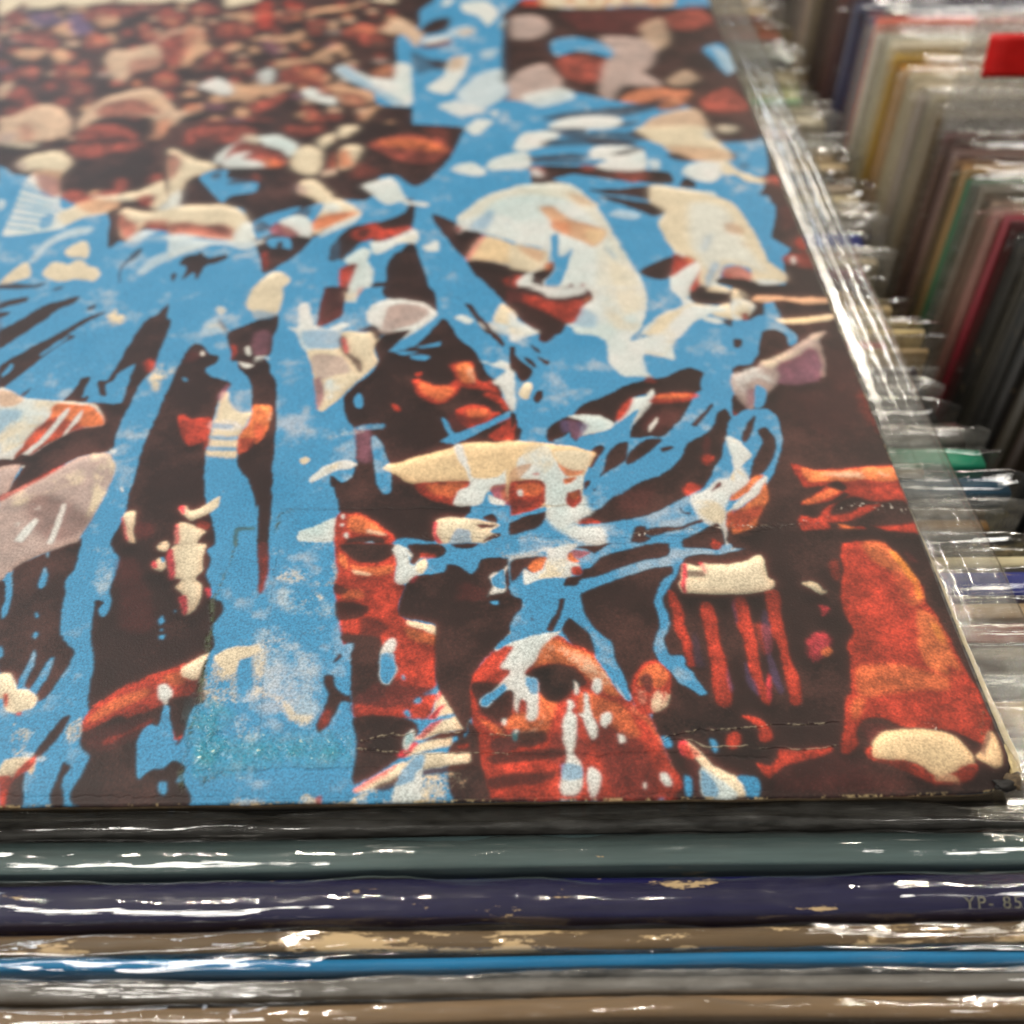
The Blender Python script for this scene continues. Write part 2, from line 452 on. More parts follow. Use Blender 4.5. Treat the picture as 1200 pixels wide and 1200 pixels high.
PRINT = '''
k 0.31:1 -5660,7167,-2073,7121,-2008,5195,-1958,3930,-2128,3719,-2753,3652,-4377,3674
k 0.39:0.9 -2215,6026,-2238,5964,-2283,5958,-2313,6027,-2291,6097,-2248,6090
R 0.38:0.9 -2239,5998,-2245,5948,-2278,5952,-2294,5999,-2281,6043,-2252,6039
k 1.00:0.6 -2242,6008,-2256,6002,-2276,6005,-2277,6011,-2256,6014
m 0.99:0.6 -2248,5973,-2255,5967,-2267,5970,-2270,5977,-2257,5980
g 0.99:0.7 -3849,5941,-3864,5905,-3904,5911,-3936,5942,-3923,5976,-3878,5976
k 0.38:0.9 -3881,6038,-3888,5988,-3927,5989,-3958,6039,-3953,6096,-3916,6093
R 0.38:0.9 -3889,6016,-3891,5976,-3916,5976,-3936,6017,-3935,6052,-3912,6058
k 1.00:0.6 -3900,6026,-3911,6020,-3931,6023,-3934,6030,-3913,6029
m 0.99:0.6 -3900,5995,-3907,5992,-3918,5992,-3919,5998,-3909,6001
k 0.38:0.9 -4167,6045,-4167,5989,-4214,5986,-4246,6046,-4246,6113,-4200,6112
x 0.38:0.9 -4176,6017,-4174,5970,-4205,5977,-4235,6018,-4229,6062,-4200,6068
k 1.00:0.6 -4182,6030,-4194,6024,-4216,6024,-4216,6033,-4197,6036
m 0.99:0.6 -4181,5995,-4188,5989,-4200,5992,-4204,5999,-4190,5998
k 0.38:0.9 -2959,6020,-2969,5967,-3008,5974,-3025,6021,-3020,6078,-2984,6077
x 0.38:0.9 -2971,5998,-2974,5961,-2996,5961,-3014,5999,-3009,6033,-2986,6036
k 1.00:0.6 -2977,6008,-2987,6002,-3006,6005,-3006,6011,-2989,6011
x 0.98:0.7 -3756,5912,-3770,5873,-3821,5873,-3859,5914,-3839,5957,-3788,5953
k 0.38:0.9 -3774,6034,-3780,5959,-3833,5969,-3877,6035,-3863,6108,-3819,6110
R 0.38:0.9 -3786,6006,-3786,5953,-3821,5959,-3846,6006,-3843,6054,-3808,6053
k 1.00:0.6 -3798,6015,-3810,6009,-3834,6013,-3840,6022,-3815,6025
m 0.99:0.6 -3800,5978,-3805,5972,-3820,5975,-3822,5984,-3808,5984
g 0.98:0.7 -4622,5927,-4633,5887,-4685,5888,-4721,5928,-4713,5965,-4659,5970
k 0.38:0.9 -4664,6045,-4667,5983,-4712,5980,-4756,6046,-4754,6107,-4710,6106
O 0.38:0.9 -4669,6017,-4675,5974,-4703,5965,-4734,6018,-4735,6062,-4701,6058
C 0.39:0.8 -4682,6080,-4694,6055,-4734,6059,-4766,6081,-4749,6103,-4710,6103
k 1.00:0.6 -4683,6027,-4697,6021,-4723,6024,-4725,6034,-4700,6033
m 0.99:0.6 -4682,5992,-4690,5986,-4704,5990,-4706,5996,-4694,5999
t 0.98:0.7 -2493,5899,-2511,5863,-2561,5863,-2585,5900,-2568,5940,-2522,5943
k 0.38:0.9 -2500,6011,-2515,5946,-2559,5946,-2586,6012,-2573,6075,-2533,6075
R 0.38:0.9 -2514,5986,-2527,5936,-2555,5937,-2575,5987,-2566,6034,-2536,6037
k 1.00:0.6 -2524,5996,-2538,5990,-2562,5990,-2560,5999,-2539,6002
k 0.38:0.9 -4070,6028,-4081,5969,-4120,5970,-4151,6029,-4147,6086,-4111,6092
R 0.38:0.9 -4086,6003,-4089,5969,-4115,5966,-4139,6004,-4133,6042,-4109,6048
C 0.39:0.8 -4085,6060,-4099,6041,-4134,6042,-4158,6061,-4145,6080,-4110,6079
k 1.00:0.6 -4094,6013,-4103,6007,-4123,6010,-4127,6020,-4106,6019
m 0.99:0.6 -4092,5982,-4098,5979,-4109,5979,-4112,5985,-4101,5988
k 0.38:0.9 -4955,6027,-4952,5971,-4993,5975,-5028,6028,-5029,6082,-4995,6084
x 0.99:0.9 -4958,6002,-4955,5962,-4982,5965,-5006,6003,-5010,6047,-4983,6046
k 0.99:0.6 -4971,6012,-4980,6006,-5003,6009,-5005,6018,-4985,6018
k 0.38:0.9 -4807,6025,-4813,5948,-4859,5961,-4909,6027,-4904,6093,-4858,6095
R 0.99:0.9 -4820,5994,-4817,5948,-4848,5945,-4880,5995,-4880,6045,-4848,6038
k 0.99:0.6 -4832,6007,-4844,5998,-4867,6001,-4870,6010,-4849,6013
m 0.99:0.6 -4829,5969,-4835,5963,-4850,5967,-4853,5973,-4839,5976
x 0.98:0.7 -4451,5906,-4461,5870,-4512,5867,-4544,5907,-4537,5950,-4483,5943
k 0.38:0.9 -4484,6018,-4482,5962,-4525,5950,-4570,6019,-4563,6085,-4522,6088
R 0.99:0.9 -4488,5990,-4486,5940,-4517,5947,-4541,5991,-4543,6034,-4516,6040
k 0.99:0.6 -4500,6002,-4509,5993,-4533,5997,-4533,6006,-4513,6009
m 0.99:0.6 -4496,5968,-4502,5962,-4516,5965,-4517,5972,-4505,5971
k 0.38:0.9 -2341,5990,-2357,5928,-2402,5923,-2425,5991,-2416,6060,-2371,6060
R 0.99:0.9 -2350,5962,-2362,5913,-2392,5922,-2407,5963,-2399,6007,-2369,6003
C 0.38:0.8 -2357,6022,-2369,6003,-2405,6003,-2424,6023,-2410,6041,-2373,6044
k 0.99:0.6 -2363,5972,-2379,5966,-2400,5969,-2400,5978,-2380,5981
m 0.99:0.6 -2370,5941,-2378,5935,-2392,5935,-2391,5944,-2380,5944
C 0.98:0.7 -2794,5878,-2816,5842,-2866,5843,-2898,5880,-2874,5913,-2829,5922
k 0.38:0.9 -2817,5990,-2832,5925,-2876,5922,-2910,5991,-2890,6048,-2851,6053
R 0.99:0.9 -2832,5962,-2839,5922,-2866,5922,-2888,5963,-2878,6006,-2851,6009
k 0.99:0.6 -2841,5975,-2854,5969,-2874,5969,-2875,5978,-2856,5981
m 0.99:0.6 -2844,5941,-2850,5935,-2864,5938,-2865,5944,-2853,5944
g 0.98:0.7 -3454,5899,-3464,5866,-3508,5866,-3534,5900,-3521,5928,-3479,5933
k 0.38:0.9 -3476,5995,-3482,5940,-3520,5943,-3547,5996,-3539,6050,-3500,6046
x 0.99:0.9 -3477,5971,-3485,5930,-3509,5934,-3529,5971,-3525,6009,-3499,6011
k 0.99:0.6 -3491,5980,-3501,5974,-3521,5977,-3521,5984,-3503,5983
m 0.99:0.6 -3492,5949,-3498,5946,-3509,5946,-3510,5952,-3500,5955
C 0.98:0.7 -3583,5901,-3591,5867,-3636,5871,-3660,5902,-3644,5932,-3605,5935
k 0.38:0.9 -3607,5994,-3608,5941,-3646,5942,-3673,5995,-3671,6054,-3631,6054
t 0.99:0.9 -3608,5972,-3612,5932,-3634,5932,-3655,5973,-3650,6010,-3627,6007
k 0.99:0.6 -3618,5982,-3630,5976,-3647,5979,-3651,5985,-3632,5985
m 0.99:0.6 -3622,5954,-3626,5948,-3638,5951,-3637,5954,-3628,5957
C 0.98:0.7 -4326,5895,-4339,5859,-4383,5866,-4410,5896,-4405,5930,-4357,5929
k 0.38:0.9 -4366,5998,-4370,5939,-4410,5936,-4449,5999,-4445,6055,-4402,6054
R 0.99:0.9 -4379,5973,-4378,5930,-4406,5939,-4431,5974,-4426,6014,-4401,6014
k 0.99:0.6 -4385,5982,-4397,5976,-4417,5980,-4422,5989,-4400,5989
m 0.99:0.6 -4384,5951,-4389,5945,-4401,5948,-4402,5955,-4394,5958
x 0.97:0.7 -4238,5836,-4249,5800,-4297,5801,-4333,5838,-4319,5877,-4268,5873
k 0.99:0.9 -4271,5953,-4267,5882,-4313,5883,-4357,5954,-4353,6013,-4305,6019
t 0.98:0.9 -4274,5922,-4276,5879,-4305,5877,-4333,5923,-4335,5975,-4303,5972
k 0.98:0.6 -4285,5935,-4299,5929,-4322,5929,-4323,5938,-4302,5941
k 0.98:0.9 -3162,5920,-3174,5865,-3208,5875,-3230,5921,-3227,5970,-3191,5970
R 0.98:0.9 -3169,5899,-3173,5859,-3197,5862,-3213,5899,-3210,5933,-3187,5930
k 0.98:0.6 -3182,5905,-3191,5902,-3208,5902,-3209,5908,-3193,5911
m 0.98:0.6 -3183,5880,-3188,5874,-3198,5878,-3199,5884,-3190,5884
t 0.97:0.7 -3010,5817,-3028,5785,-3070,5785,-3101,5819,-3080,5855,-3034,5848
k 0.98:0.9 -3030,5918,-3038,5854,-3077,5864,-3110,5919,-3096,5981,-3054,5981
O 0.98:0.9 -3035,5894,-3045,5848,-3070,5855,-3091,5895,-3086,5934,-3057,5931
k 0.98:0.6 -3048,5903,-3059,5897,-3080,5901,-3080,5907,-3060,5909
k 0.98:0.9 -3689,5927,-3691,5869,-3731,5869,-3770,5928,-3761,5987,-3716,5986
R 0.98:0.9 -3692,5899,-3697,5860,-3726,5860,-3744,5900,-3741,5940,-3714,5940
k 0.98:0.6 -3703,5909,-3714,5903,-3736,5906,-3737,5915,-3718,5915
k 0.98:0.9 -2680,5911,-2692,5856,-2730,5853,-2757,5912,-2746,5964,-2705,5967
R 0.98:0.9 -2692,5886,-2703,5850,-2730,5850,-2748,5887,-2736,5924,-2713,5920
k 0.98:0.6 -2701,5896,-2712,5890,-2730,5890,-2732,5899,-2712,5899
k 0.98:0.9 -2557,5897,-2579,5827,-2623,5828,-2648,5898,-2640,5969,-2593,5962
x 0.98:0.9 -2578,5866,-2583,5818,-2614,5818,-2633,5867,-2625,5919,-2596,5916
k 0.98:0.6 -2586,5879,-2598,5873,-2620,5873,-2622,5882,-2599,5885
m 0.97:0.6 -2591,5842,-2596,5836,-2609,5840,-2611,5846,-2598,5848
k 0.98:0.9 -3357,5907,-3366,5843,-3412,5835,-3455,5908,-3437,5973,-3390,5985
R 0.98:0.9 -3364,5877,-3369,5822,-3402,5826,-3430,5878,-3422,5923,-3391,5929
k 0.98:0.6 -3376,5889,-3390,5880,-3415,5883,-3416,5893,-3393,5895
k 0.98:0.9 -3942,5893,-3949,5836,-3985,5836,-4019,5894,-4013,5950,-3979,5955
x 0.98:0.9 -3952,5872,-3957,5836,-3983,5839,-4004,5873,-4001,5912,-3976,5909
k 0.98:0.6 -3965,5881,-3974,5875,-3992,5879,-3992,5885,-3976,5888
C 0.96:0.7 -3236,5769,-3249,5737,-3298,5740,-3321,5770,-3308,5809,-3264,5806
k 0.98:0.9 -3258,5872,-3267,5809,-3307,5809,-3332,5873,-3330,5935,-3291,5934
x 0.97:0.9 -3270,5848,-3277,5809,-3301,5803,-3322,5849,-3317,5885,-3292,5888
k 0.97:0.6 -3278,5857,-3288,5848,-3308,5855,-3309,5861,-3291,5864
m 0.97:0.6 -3279,5827,-3285,5821,-3297,5821,-3298,5830,-3287,5830
t 0.96:0.7 -2128,5725,-2151,5684,-2207,5685,-2234,5727,-2206,5771,-2156,5773
k 0.97:0.9 -2145,5846,-2157,5770,-2208,5780,-2230,5847,-2214,5923,-2166,5907
R 0.97:0.9 -2158,5815,-2169,5773,-2196,5774,-2218,5816,-2204,5868,-2173,5861
k 0.97:0.6 -2168,5828,-2180,5819,-2204,5822,-2203,5831,-2180,5834
m 0.97:0.6 -2173,5792,-2180,5786,-2193,5789,-2192,5795,-2181,5798
k 0.97:0.9 -4394,5854,-4401,5805,-4440,5803,-4476,5855,-4468,5906,-4431,5909
t 0.97:0.9 -4399,5829,-4403,5793,-4428,5791,-4455,5830,-4452,5866,-4426,5866
k 0.97:0.6 -4414,5839,-4424,5833,-4442,5836,-4444,5845,-4426,5845
m 0.97:0.6 -4412,5812,-4417,5806,-4429,5809,-4430,5815,-4419,5815
k 0.97:0.9 -2262,5823,-2286,5745,-2333,5749,-2369,5824,-2345,5906,-2299,5900
R 0.97:0.9 -2277,5793,-2291,5748,-2326,5743,-2341,5794,-2331,5845,-2298,5838
C 0.98:0.8 -2276,5860,-2295,5835,-2339,5836,-2363,5861,-2342,5885,-2299,5884
k 0.97:0.6 -2294,5805,-2307,5799,-2334,5800,-2334,5812,-2307,5814
m 0.96:0.6 -2298,5769,-2308,5763,-2320,5763,-2321,5772,-2308,5772
k 0.97:0.9 -4704,5845,-4709,5785,-4750,5783,-4793,5847,-4791,5914,-4746,5904
R 0.97:0.9 -4712,5818,-4714,5780,-4741,5780,-4766,5819,-4769,5868,-4738,5858
k 0.97:0.6 -4722,5831,-4734,5822,-4757,5825,-4762,5834,-4739,5837
m 0.96:0.6 -4723,5798,-4728,5792,-4742,5795,-4741,5801,-4731,5801
C 0.96:0.7 -3720,5737,-3734,5705,-3776,5702,-3808,5738,-3794,5774,-3753,5773
k 0.97:0.9 -3755,5830,-3759,5782,-3797,5774,-3825,5831,-3822,5883,-3786,5885
R 0.97:0.9 -3758,5809,-3762,5770,-3786,5771,-3809,5810,-3805,5846,-3778,5849
k 0.97:0.6 -3770,5815,-3780,5812,-3799,5813,-3801,5822,-3784,5821
m 0.96:0.6 -3772,5788,-3777,5782,-3787,5785,-3788,5791,-3779,5791
C 0.95:0.7 -2411,5693,-2441,5653,-2491,5656,-2525,5695,-2499,5736,-2447,5735
k 0.97:0.9 -2427,5813,-2449,5750,-2499,5748,-2533,5814,-2510,5881,-2460,5880
O 0.96:0.9 -2452,5783,-2459,5732,-2492,5730,-2514,5784,-2501,5829,-2470,5829
k 0.97:0.6 -2455,5795,-2470,5786,-2494,5793,-2497,5799,-2473,5801
m 0.96:0.6 -2463,5759,-2471,5753,-2484,5754,-2484,5763,-2472,5765
k 0.97:0.9 -4039,5828,-4050,5765,-4096,5769,-4139,5829,-4134,5902,-4081,5892
R 0.96:0.9 -4060,5798,-4059,5750,-4090,5757,-4115,5799,-4115,5850,-4084,5843
k 0.97:0.6 -4067,5810,-4078,5804,-4103,5808,-4105,5814,-4081,5816
m 0.96:0.6 -4064,5774,-4072,5768,-4084,5771,-4087,5777,-4075,5780
k 0.97:0.9 -4864,5835,-4857,5778,-4895,5788,-4934,5836,-4928,5882,-4897,5890
R 0.96:0.9 -4867,5811,-4866,5776,-4889,5776,-4912,5812,-4915,5854,-4889,5845
k 0.97:0.6 -4875,5821,-4884,5818,-4902,5818,-4906,5824,-4888,5827
m 0.96:0.6 -4872,5794,-4877,5791,-4889,5791,-4888,5797,-4879,5797
k 0.97:0.9 -2900,5807,-2911,5756,-2944,5757,-2975,5808,-2964,5862,-2926,5853
t 0.96:0.9 -2909,5786,-2916,5747,-2939,5754,-2958,5787,-2952,5823,-2927,5825
C 0.97:0.8 -2909,5834,-2922,5816,-2953,5814,-2967,5835,-2957,5853,-2927,5850
k 0.97:0.6 -2917,5792,-2930,5789,-2948,5790,-2949,5799,-2931,5798
m 0.96:0.6 -2921,5765,-2928,5762,-2937,5762,-2938,5768,-2928,5771
k 0.97:0.9 -4498,5828,-4497,5777,-4535,5777,-4567,5829,-4564,5877,-4528,5880
O 0.96:0.9 -4493,5804,-4498,5768,-4519,5762,-4545,5804,-4542,5840,-4519,5837
k 0.97:0.6 -4509,5813,-4520,5807,-4541,5810,-4540,5816,-4524,5819
m 0.96:0.6 -4507,5783,-4513,5780,-4525,5780,-4526,5786,-4517,5789
k 0.97:0.9 -3565,5813,-3578,5753,-3612,5756,-3645,5814,-3636,5865,-3602,5874
R 0.96:0.9 -3575,5792,-3580,5753,-3603,5750,-3622,5792,-3619,5825,-3594,5831
k 0.97:0.6 -3585,5801,-3597,5792,-3617,5795,-3619,5804,-3599,5804
m 0.96:0.6 -3588,5771,-3594,5765,-3606,5768,-3606,5774,-3596,5774
t 0.95:0.7 -4549,5692,-4563,5651,-4612,5652,-4644,5693,-4637,5725,-4590,5728
k 0.96:0.9 -4594,5802,-4595,5731,-4640,5740,-4685,5803,-4676,5860,-4639,5872
x 0.96:0.9 -4601,5775,-4602,5728,-4634,5734,-4659,5776,-4661,5821,-4630,5820
k 0.96:0.6 -4613,5784,-4625,5778,-4645,5782,-4648,5791,-4628,5790
m 0.96:0.6 -4611,5751,-4616,5746,-4629,5749,-4631,5755,-4620,5758
k 0.96:0.9 -2768,5778,-2787,5713,-2836,5711,-2866,5780,-2857,5852,-2803,5848
O 0.96:0.9 -2783,5749,-2792,5704,-2827,5696,-2847,5749,-2840,5794,-2806,5800
k 0.96:0.6 -2794,5761,-2810,5752,-2833,5755,-2837,5764,-2812,5767
k 0.96:0.9 -4194,5773,-4195,5719,-4235,5720,-4265,5774,-4262,5828,-4226,5818
O 0.96:0.9 -4200,5749,-4201,5711,-4227,5714,-4250,5750,-4247,5788,-4222,5785
k 0.96:0.6 -4209,5758,-4220,5752,-4237,5756,-4240,5762,-4222,5764
m 0.95:0.6 -4211,5731,-4215,5726,-4226,5729,-4228,5735,-4216,5735
k 0.96:0.9 -3053,5749,-3065,5684,-3110,5691,-3140,5750,-3127,5813,-3082,5809
R 0.95:0.9 -3061,5720,-3069,5673,-3098,5676,-3122,5720,-3116,5771,-3085,5764
C 0.96:0.8 -3063,5779,-3078,5758,-3117,5759,-3138,5780,-3122,5804,-3085,5800
k 0.96:0.6 -3073,5732,-3085,5723,-3107,5726,-3110,5735,-3089,5738
m 0.95:0.6 -3076,5696,-3083,5690,-3096,5693,-3097,5699,-3085,5702
k 0.95:0.9 -2676,5717,-2694,5659,-2732,5656,-2760,5719,-2744,5769,-2706,5777
R 0.95:0.9 -2696,5694,-2700,5656,-2728,5651,-2745,5695,-2736,5736,-2710,5730
C 0.96:0.8 -2688,5744,-2704,5727,-2735,5727,-2753,5745,-2743,5763,-2707,5765
k 0.95:0.6 -2701,5703,-2710,5694,-2729,5697,-2730,5706,-2713,5706
x 0.94:0.7 -3397,5607,-3417,5573,-3463,5573,-3494,5608,-3473,5640,-3428,5636
k 0.95:0.9 -3422,5706,-3435,5654,-3474,5654,-3506,5708,-3499,5767,-3456,5766
t 0.95:0.9 -3436,5683,-3436,5639,-3464,5643,-3488,5684,-3481,5722,-3456,5728
C 0.96:0.8 -3441,5736,-3450,5716,-3486,5716,-3510,5737,-3495,5755,-3458,5754
k 0.95:0.6 -3447,5692,-3456,5686,-3478,5687,-3478,5695,-3459,5698
m 0.95:0.6 -3446,5660,-3453,5654,-3465,5657,-3465,5663,-3455,5666
C 0.93:0.7 -2164,5525,-2186,5483,-2237,5486,-2269,5526,-2248,5569,-2192,5565
k 0.95:0.9 -2163,5649,-2187,5588,-2236,5577,-2261,5650,-2246,5724,-2193,5717
R 0.94:0.9 -2173,5620,-2191,5571,-2222,5577,-2245,5621,-2228,5665,-2198,5673
k 0.94:0.6 -2194,5632,-2207,5623,-2232,5627,-2232,5635,-2208,5638
m 0.94:0.6 -2198,5594,-2207,5586,-2220,5589,-2222,5597,-2208,5600
k 0.94:0.9 -4266,5670,-4269,5592,-4323,5596,-4372,5672,-4362,5733,-4316,5745
O 0.94:0.9 -4276,5639,-4279,5587,-4310,5587,-4343,5639,-4344,5695,-4305,5686
C 0.95:0.8 -4288,5706,-4301,5686,-4340,5683,-4374,5707,-4358,5733,-4311,5730
k 0.94:0.6 -4290,5650,-4301,5642,-4327,5645,-4333,5657,-4306,5659
m 0.94:0.6 -4290,5613,-4296,5607,-4309,5610,-4313,5616,-4299,5619
k 0.95:0.9 -3315,5655,-3324,5583,-3375,5595,-3407,5656,-3397,5730,-3353,5729
R 0.94:0.9 -3322,5626,-3332,5580,-3363,5583,-3386,5627,-3382,5680,-3350,5676
C 0.95:0.8 -3323,5690,-3342,5664,-3381,5668,-3407,5692,-3393,5712,-3350,5714
k 0.94:0.6 -3334,5638,-3349,5629,-3375,5636,-3375,5641,-3353,5644
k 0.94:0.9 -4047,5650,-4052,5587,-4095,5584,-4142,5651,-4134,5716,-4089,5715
R 0.94:0.9 -4053,5621,-4057,5581,-4084,5576,-4115,5622,-4108,5663,-4082,5671
k 0.94:0.6 -4065,5633,-4078,5624,-4101,5631,-4104,5636,-4083,5639
k 0.94:0.9 -2266,5613,-2282,5558,-2327,5556,-2351,5614,-2337,5672,-2293,5677
R 0.94:0.9 -2278,5587,-2286,5547,-2315,5547,-2331,5587,-2324,5634,-2293,5627
k 0.94:0.6 -2290,5595,-2304,5590,-2327,5593,-2325,5602,-2305,5604
g 0.92:0.7 -2492,5498,-2516,5459,-2568,5459,-2601,5499,-2576,5542,-2522,5538
k 0.94:0.9 -2521,5619,-2530,5544,-2582,5559,-2617,5620,-2596,5687,-2550,5689
t 0.94:0.9 -2531,5587,-2540,5547,-2572,5545,-2588,5588,-2580,5640,-2550,5639
C 0.95:0.8 -2531,5654,-2548,5628,-2589,5631,-2614,5655,-2590,5678,-2549,5678
k 0.94:0.6 -2539,5599,-2555,5593,-2578,5596,-2580,5605,-2557,5608
k 0.94:0.9 -3782,5624,-3783,5563,-3822,5564,-3855,5624,-3850,5677,-3811,5685
t 0.94:0.9 -3780,5600,-3784,5560,-3813,5566,-3832,5601,-3830,5642,-3803,5641
k 0.94:0.6 -3796,5609,-3807,5604,-3829,5607,-3830,5613,-3810,5615
m 0.93:0.6 -3798,5580,-3803,5575,-3815,5578,-3818,5584,-3805,5583
C 0.92:0.7 -4641,5512,-4653,5473,-4705,5473,-4748,5513,-4728,5555,-4677,5555
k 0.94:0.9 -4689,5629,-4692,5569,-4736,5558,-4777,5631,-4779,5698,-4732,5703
R 0.93:0.9 -4692,5601,-4690,5552,-4724,5558,-4751,5601,-4753,5654,-4722,5650
C 0.94:0.8 -4703,5664,-4718,5641,-4758,5642,-4783,5666,-4772,5686,-4731,5688
k 0.94:0.6 -4709,5612,-4719,5604,-4745,5607,-4746,5616,-4725,5618
k 0.93:0.9 -3203,5584,-3210,5527,-3256,5514,-3290,5585,-3278,5655,-3232,5645
O 0.93:0.9 -3210,5559,-3215,5510,-3245,5516,-3267,5559,-3258,5602,-3232,5608
k 0.93:0.6 -3223,5567,-3233,5562,-3259,5565,-3259,5573,-3237,5576
m 0.93:0.6 -3223,5533,-3231,5527,-3243,5530,-3245,5539,-3232,5539
k 0.93:0.9 -3098,5577,-3106,5520,-3146,5512,-3177,5578,-3169,5642,-3127,5638
O 0.93:0.9 -3103,5551,-3109,5509,-3139,5509,-3158,5552,-3151,5595,-3123,5595
C 0.94:0.8 -3108,5606,-3118,5586,-3155,5589,-3179,5607,-3164,5627,-3127,5627
k 0.93:0.6 -3115,5560,-3127,5555,-3147,5558,-3149,5566,-3129,5569
m 0.93:0.6 -3118,5529,-3124,5523,-3136,5526,-3137,5532,-3125,5535
k 0.93:0.9 -2349,5570,-2373,5496,-2424,5497,-2462,5572,-2440,5650,-2386,5652
O 0.93:0.9 -2371,5536,-2381,5488,-2414,5486,-2439,5537,-2425,5586,-2389,5588
k 0.93:0.6 -2376,5551,-2393,5542,-2422,5545,-2421,5554,-2394,5557
m 0.93:0.6 -2383,5511,-2393,5505,-2409,5508,-2408,5514,-2394,5517
k 0.93:0.9 -4454,5592,-4457,5521,-4508,5524,-4562,5593,-4557,5671,-4500,5659
x 0.93:0.9 -4465,5561,-4461,5509,-4493,5507,-4531,5561,-4527,5616,-4494,5615
C 0.94:0.8 -4472,5627,-4489,5601,-4533,5604,-4559,5628,-4549,5654,-4504,5650
k 0.93:0.6 -4478,5572,-4491,5564,-4516,5567,-4520,5578,-4494,5578
m 0.93:0.6 -4477,5535,-4483,5529,-4497,5532,-4499,5538,-4486,5541
x 0.92:0.7 -2861,5449,-2873,5410,-2920,5408,-2956,5451,-2937,5492,-2887,5492
k 0.93:0.9 -2883,5560,-2893,5498,-2936,5498,-2966,5561,-2957,5619,-2913,5627
R 0.93:0.9 -2892,5532,-2898,5492,-2924,5489,-2946,5532,-2938,5572,-2911,5575
k 0.93:0.6 -2900,5543,-2914,5535,-2936,5541,-2940,5546,-2918,5549
k 0.93:0.9 -4757,5576,-4761,5510,-4806,5505,-4857,5577,-4855,5646,-4812,5651
R 0.93:0.9 -4775,5547,-4772,5508,-4804,5508,-4833,5548,-4836,5597,-4802,5594
k 0.93:0.6 -4784,5559,-4793,5553,-4819,5557,-4820,5562,-4798,5565
k 0.93:0.9 -4357,5568,-4358,5517,-4394,5509,-4437,5569,-4430,5623,-4393,5620
R 0.93:0.9 -4362,5542,-4367,5511,-4393,5503,-4417,5543,-4416,5580,-4391,5582
k 0.93:0.6 -4371,5551,-4383,5545,-4402,5548,-4405,5557,-4386,5557
k 0.93:0.9 -2613,5542,-2626,5466,-2676,5472,-2710,5543,-2693,5609,-2642,5609
R 0.93:0.9 -2624,5511,-2638,5466,-2667,5455,-2696,5512,-2684,5563,-2648,5560
k 0.93:0.6 -2637,5523,-2650,5514,-2676,5517,-2679,5526,-2652,5528
m 0.92:0.6 -2639,5483,-2649,5477,-2663,5480,-2665,5486,-2650,5489
t 0.92:0.7 -3547,5453,-3561,5419,-3606,5423,-3631,5454,-3619,5484,-3576,5484
k 0.93:0.9 -3568,5546,-3577,5487,-3614,5493,-3646,5547,-3636,5599,-3602,5604
R 0.93:0.9 -3581,5523,-3586,5490,-3611,5484,-3629,5524,-3627,5558,-3603,5564
k 0.93:0.6 -3586,5532,-3598,5527,-3618,5530,-3618,5535,-3601,5538
m 0.92:0.6 -3588,5504,-3594,5498,-3605,5501,-3607,5507,-3597,5509
k 0.93:0.9 -3846,5533,-3858,5471,-3903,5471,-3942,5534,-3939,5600,-3887,5599
R 0.92:0.9 -3858,5504,-3860,5454,-3894,5451,-3919,5505,-3916,5551,-3885,5553
k 0.92:0.6 -3873,5516,-3883,5508,-3908,5511,-3910,5519,-3888,5522
m 0.92:0.6 -3872,5479,-3878,5471,-3891,5474,-3893,5482,-3881,5485
x 0.91:0.7 -3326,5394,-3343,5359,-3391,5359,-3426,5395,-3411,5437,-3354,5431
k 0.92:0.9 -3355,5509,-3364,5442,-3411,5451,-3442,5510,-3438,5576,-3386,5572
R 0.92:0.9 -3364,5481,-3373,5434,-3404,5431,-3432,5482,-3423,5527,-3391,5521
k 0.92:0.6 -3379,5493,-3390,5487,-3412,5487,-3413,5496,-3391,5501
m 0.92:0.6 -3378,5456,-3385,5453,-3400,5453,-3399,5459,-3387,5462
t 0.90:0.7 -2680,5364,-2701,5315,-2766,5324,-2794,5365,-2771,5409,-2715,5406
k 0.92:0.9 -2706,5492,-2728,5411,-2777,5417,-2814,5494,-2798,5573,-2744,5564
t 0.92:0.9 -2731,5462,-2739,5409,-2773,5412,-2796,5462,-2784,5513,-2751,5510
k 0.92:0.6 -2738,5473,-2751,5465,-2779,5468,-2780,5479,-2753,5479
m 0.91:0.6 -2740,5434,-2751,5428,-2766,5428,-2767,5437,-2752,5439
g 0.91:0.7 -4525,5393,-4533,5352,-4592,5356,-4627,5394,-4616,5439,-4563,5438
k 0.92:0.9 -4568,5514,-4568,5443,-4617,5450,-4659,5515,-4667,5592,-4614,5591
R 0.92:0.9 -4571,5485,-4572,5441,-4605,5438,-4638,5486,-4634,5529,-4601,5528
C 0.93:0.8 -4581,5548,-4597,5528,-4637,5526,-4666,5549,-4653,5572,-4612,5571
k 0.92:0.6 -4588,5497,-4600,5489,-4626,5492,-4629,5500,-4604,5503
g 0.90:0.7 -4020,5381,-4038,5335,-4092,5338,-4141,5383,-4115,5424,-4058,5423
k 0.92:0.9 -4072,5504,-4077,5443,-4125,5435,-4173,5506,-4166,5577,-4118,5585
O 0.92:0.9 -4081,5473,-4083,5429,-4115,5424,-4142,5474,-4138,5519,-4108,5522
k 0.92:0.6 -4093,5485,-4105,5479,-4133,5483,-4136,5491,-4109,5494
m 0.91:0.6 -4093,5448,-4099,5443,-4113,5446,-4114,5452,-4102,5454
p 0.90:0.7 -3604,5356,-3626,5313,-3687,5319,-3725,5358,-3704,5405,-3647,5407
k 0.92:0.9 -3647,5482,-3657,5412,-3706,5405,-3745,5483,-3740,5548,-3689,5562
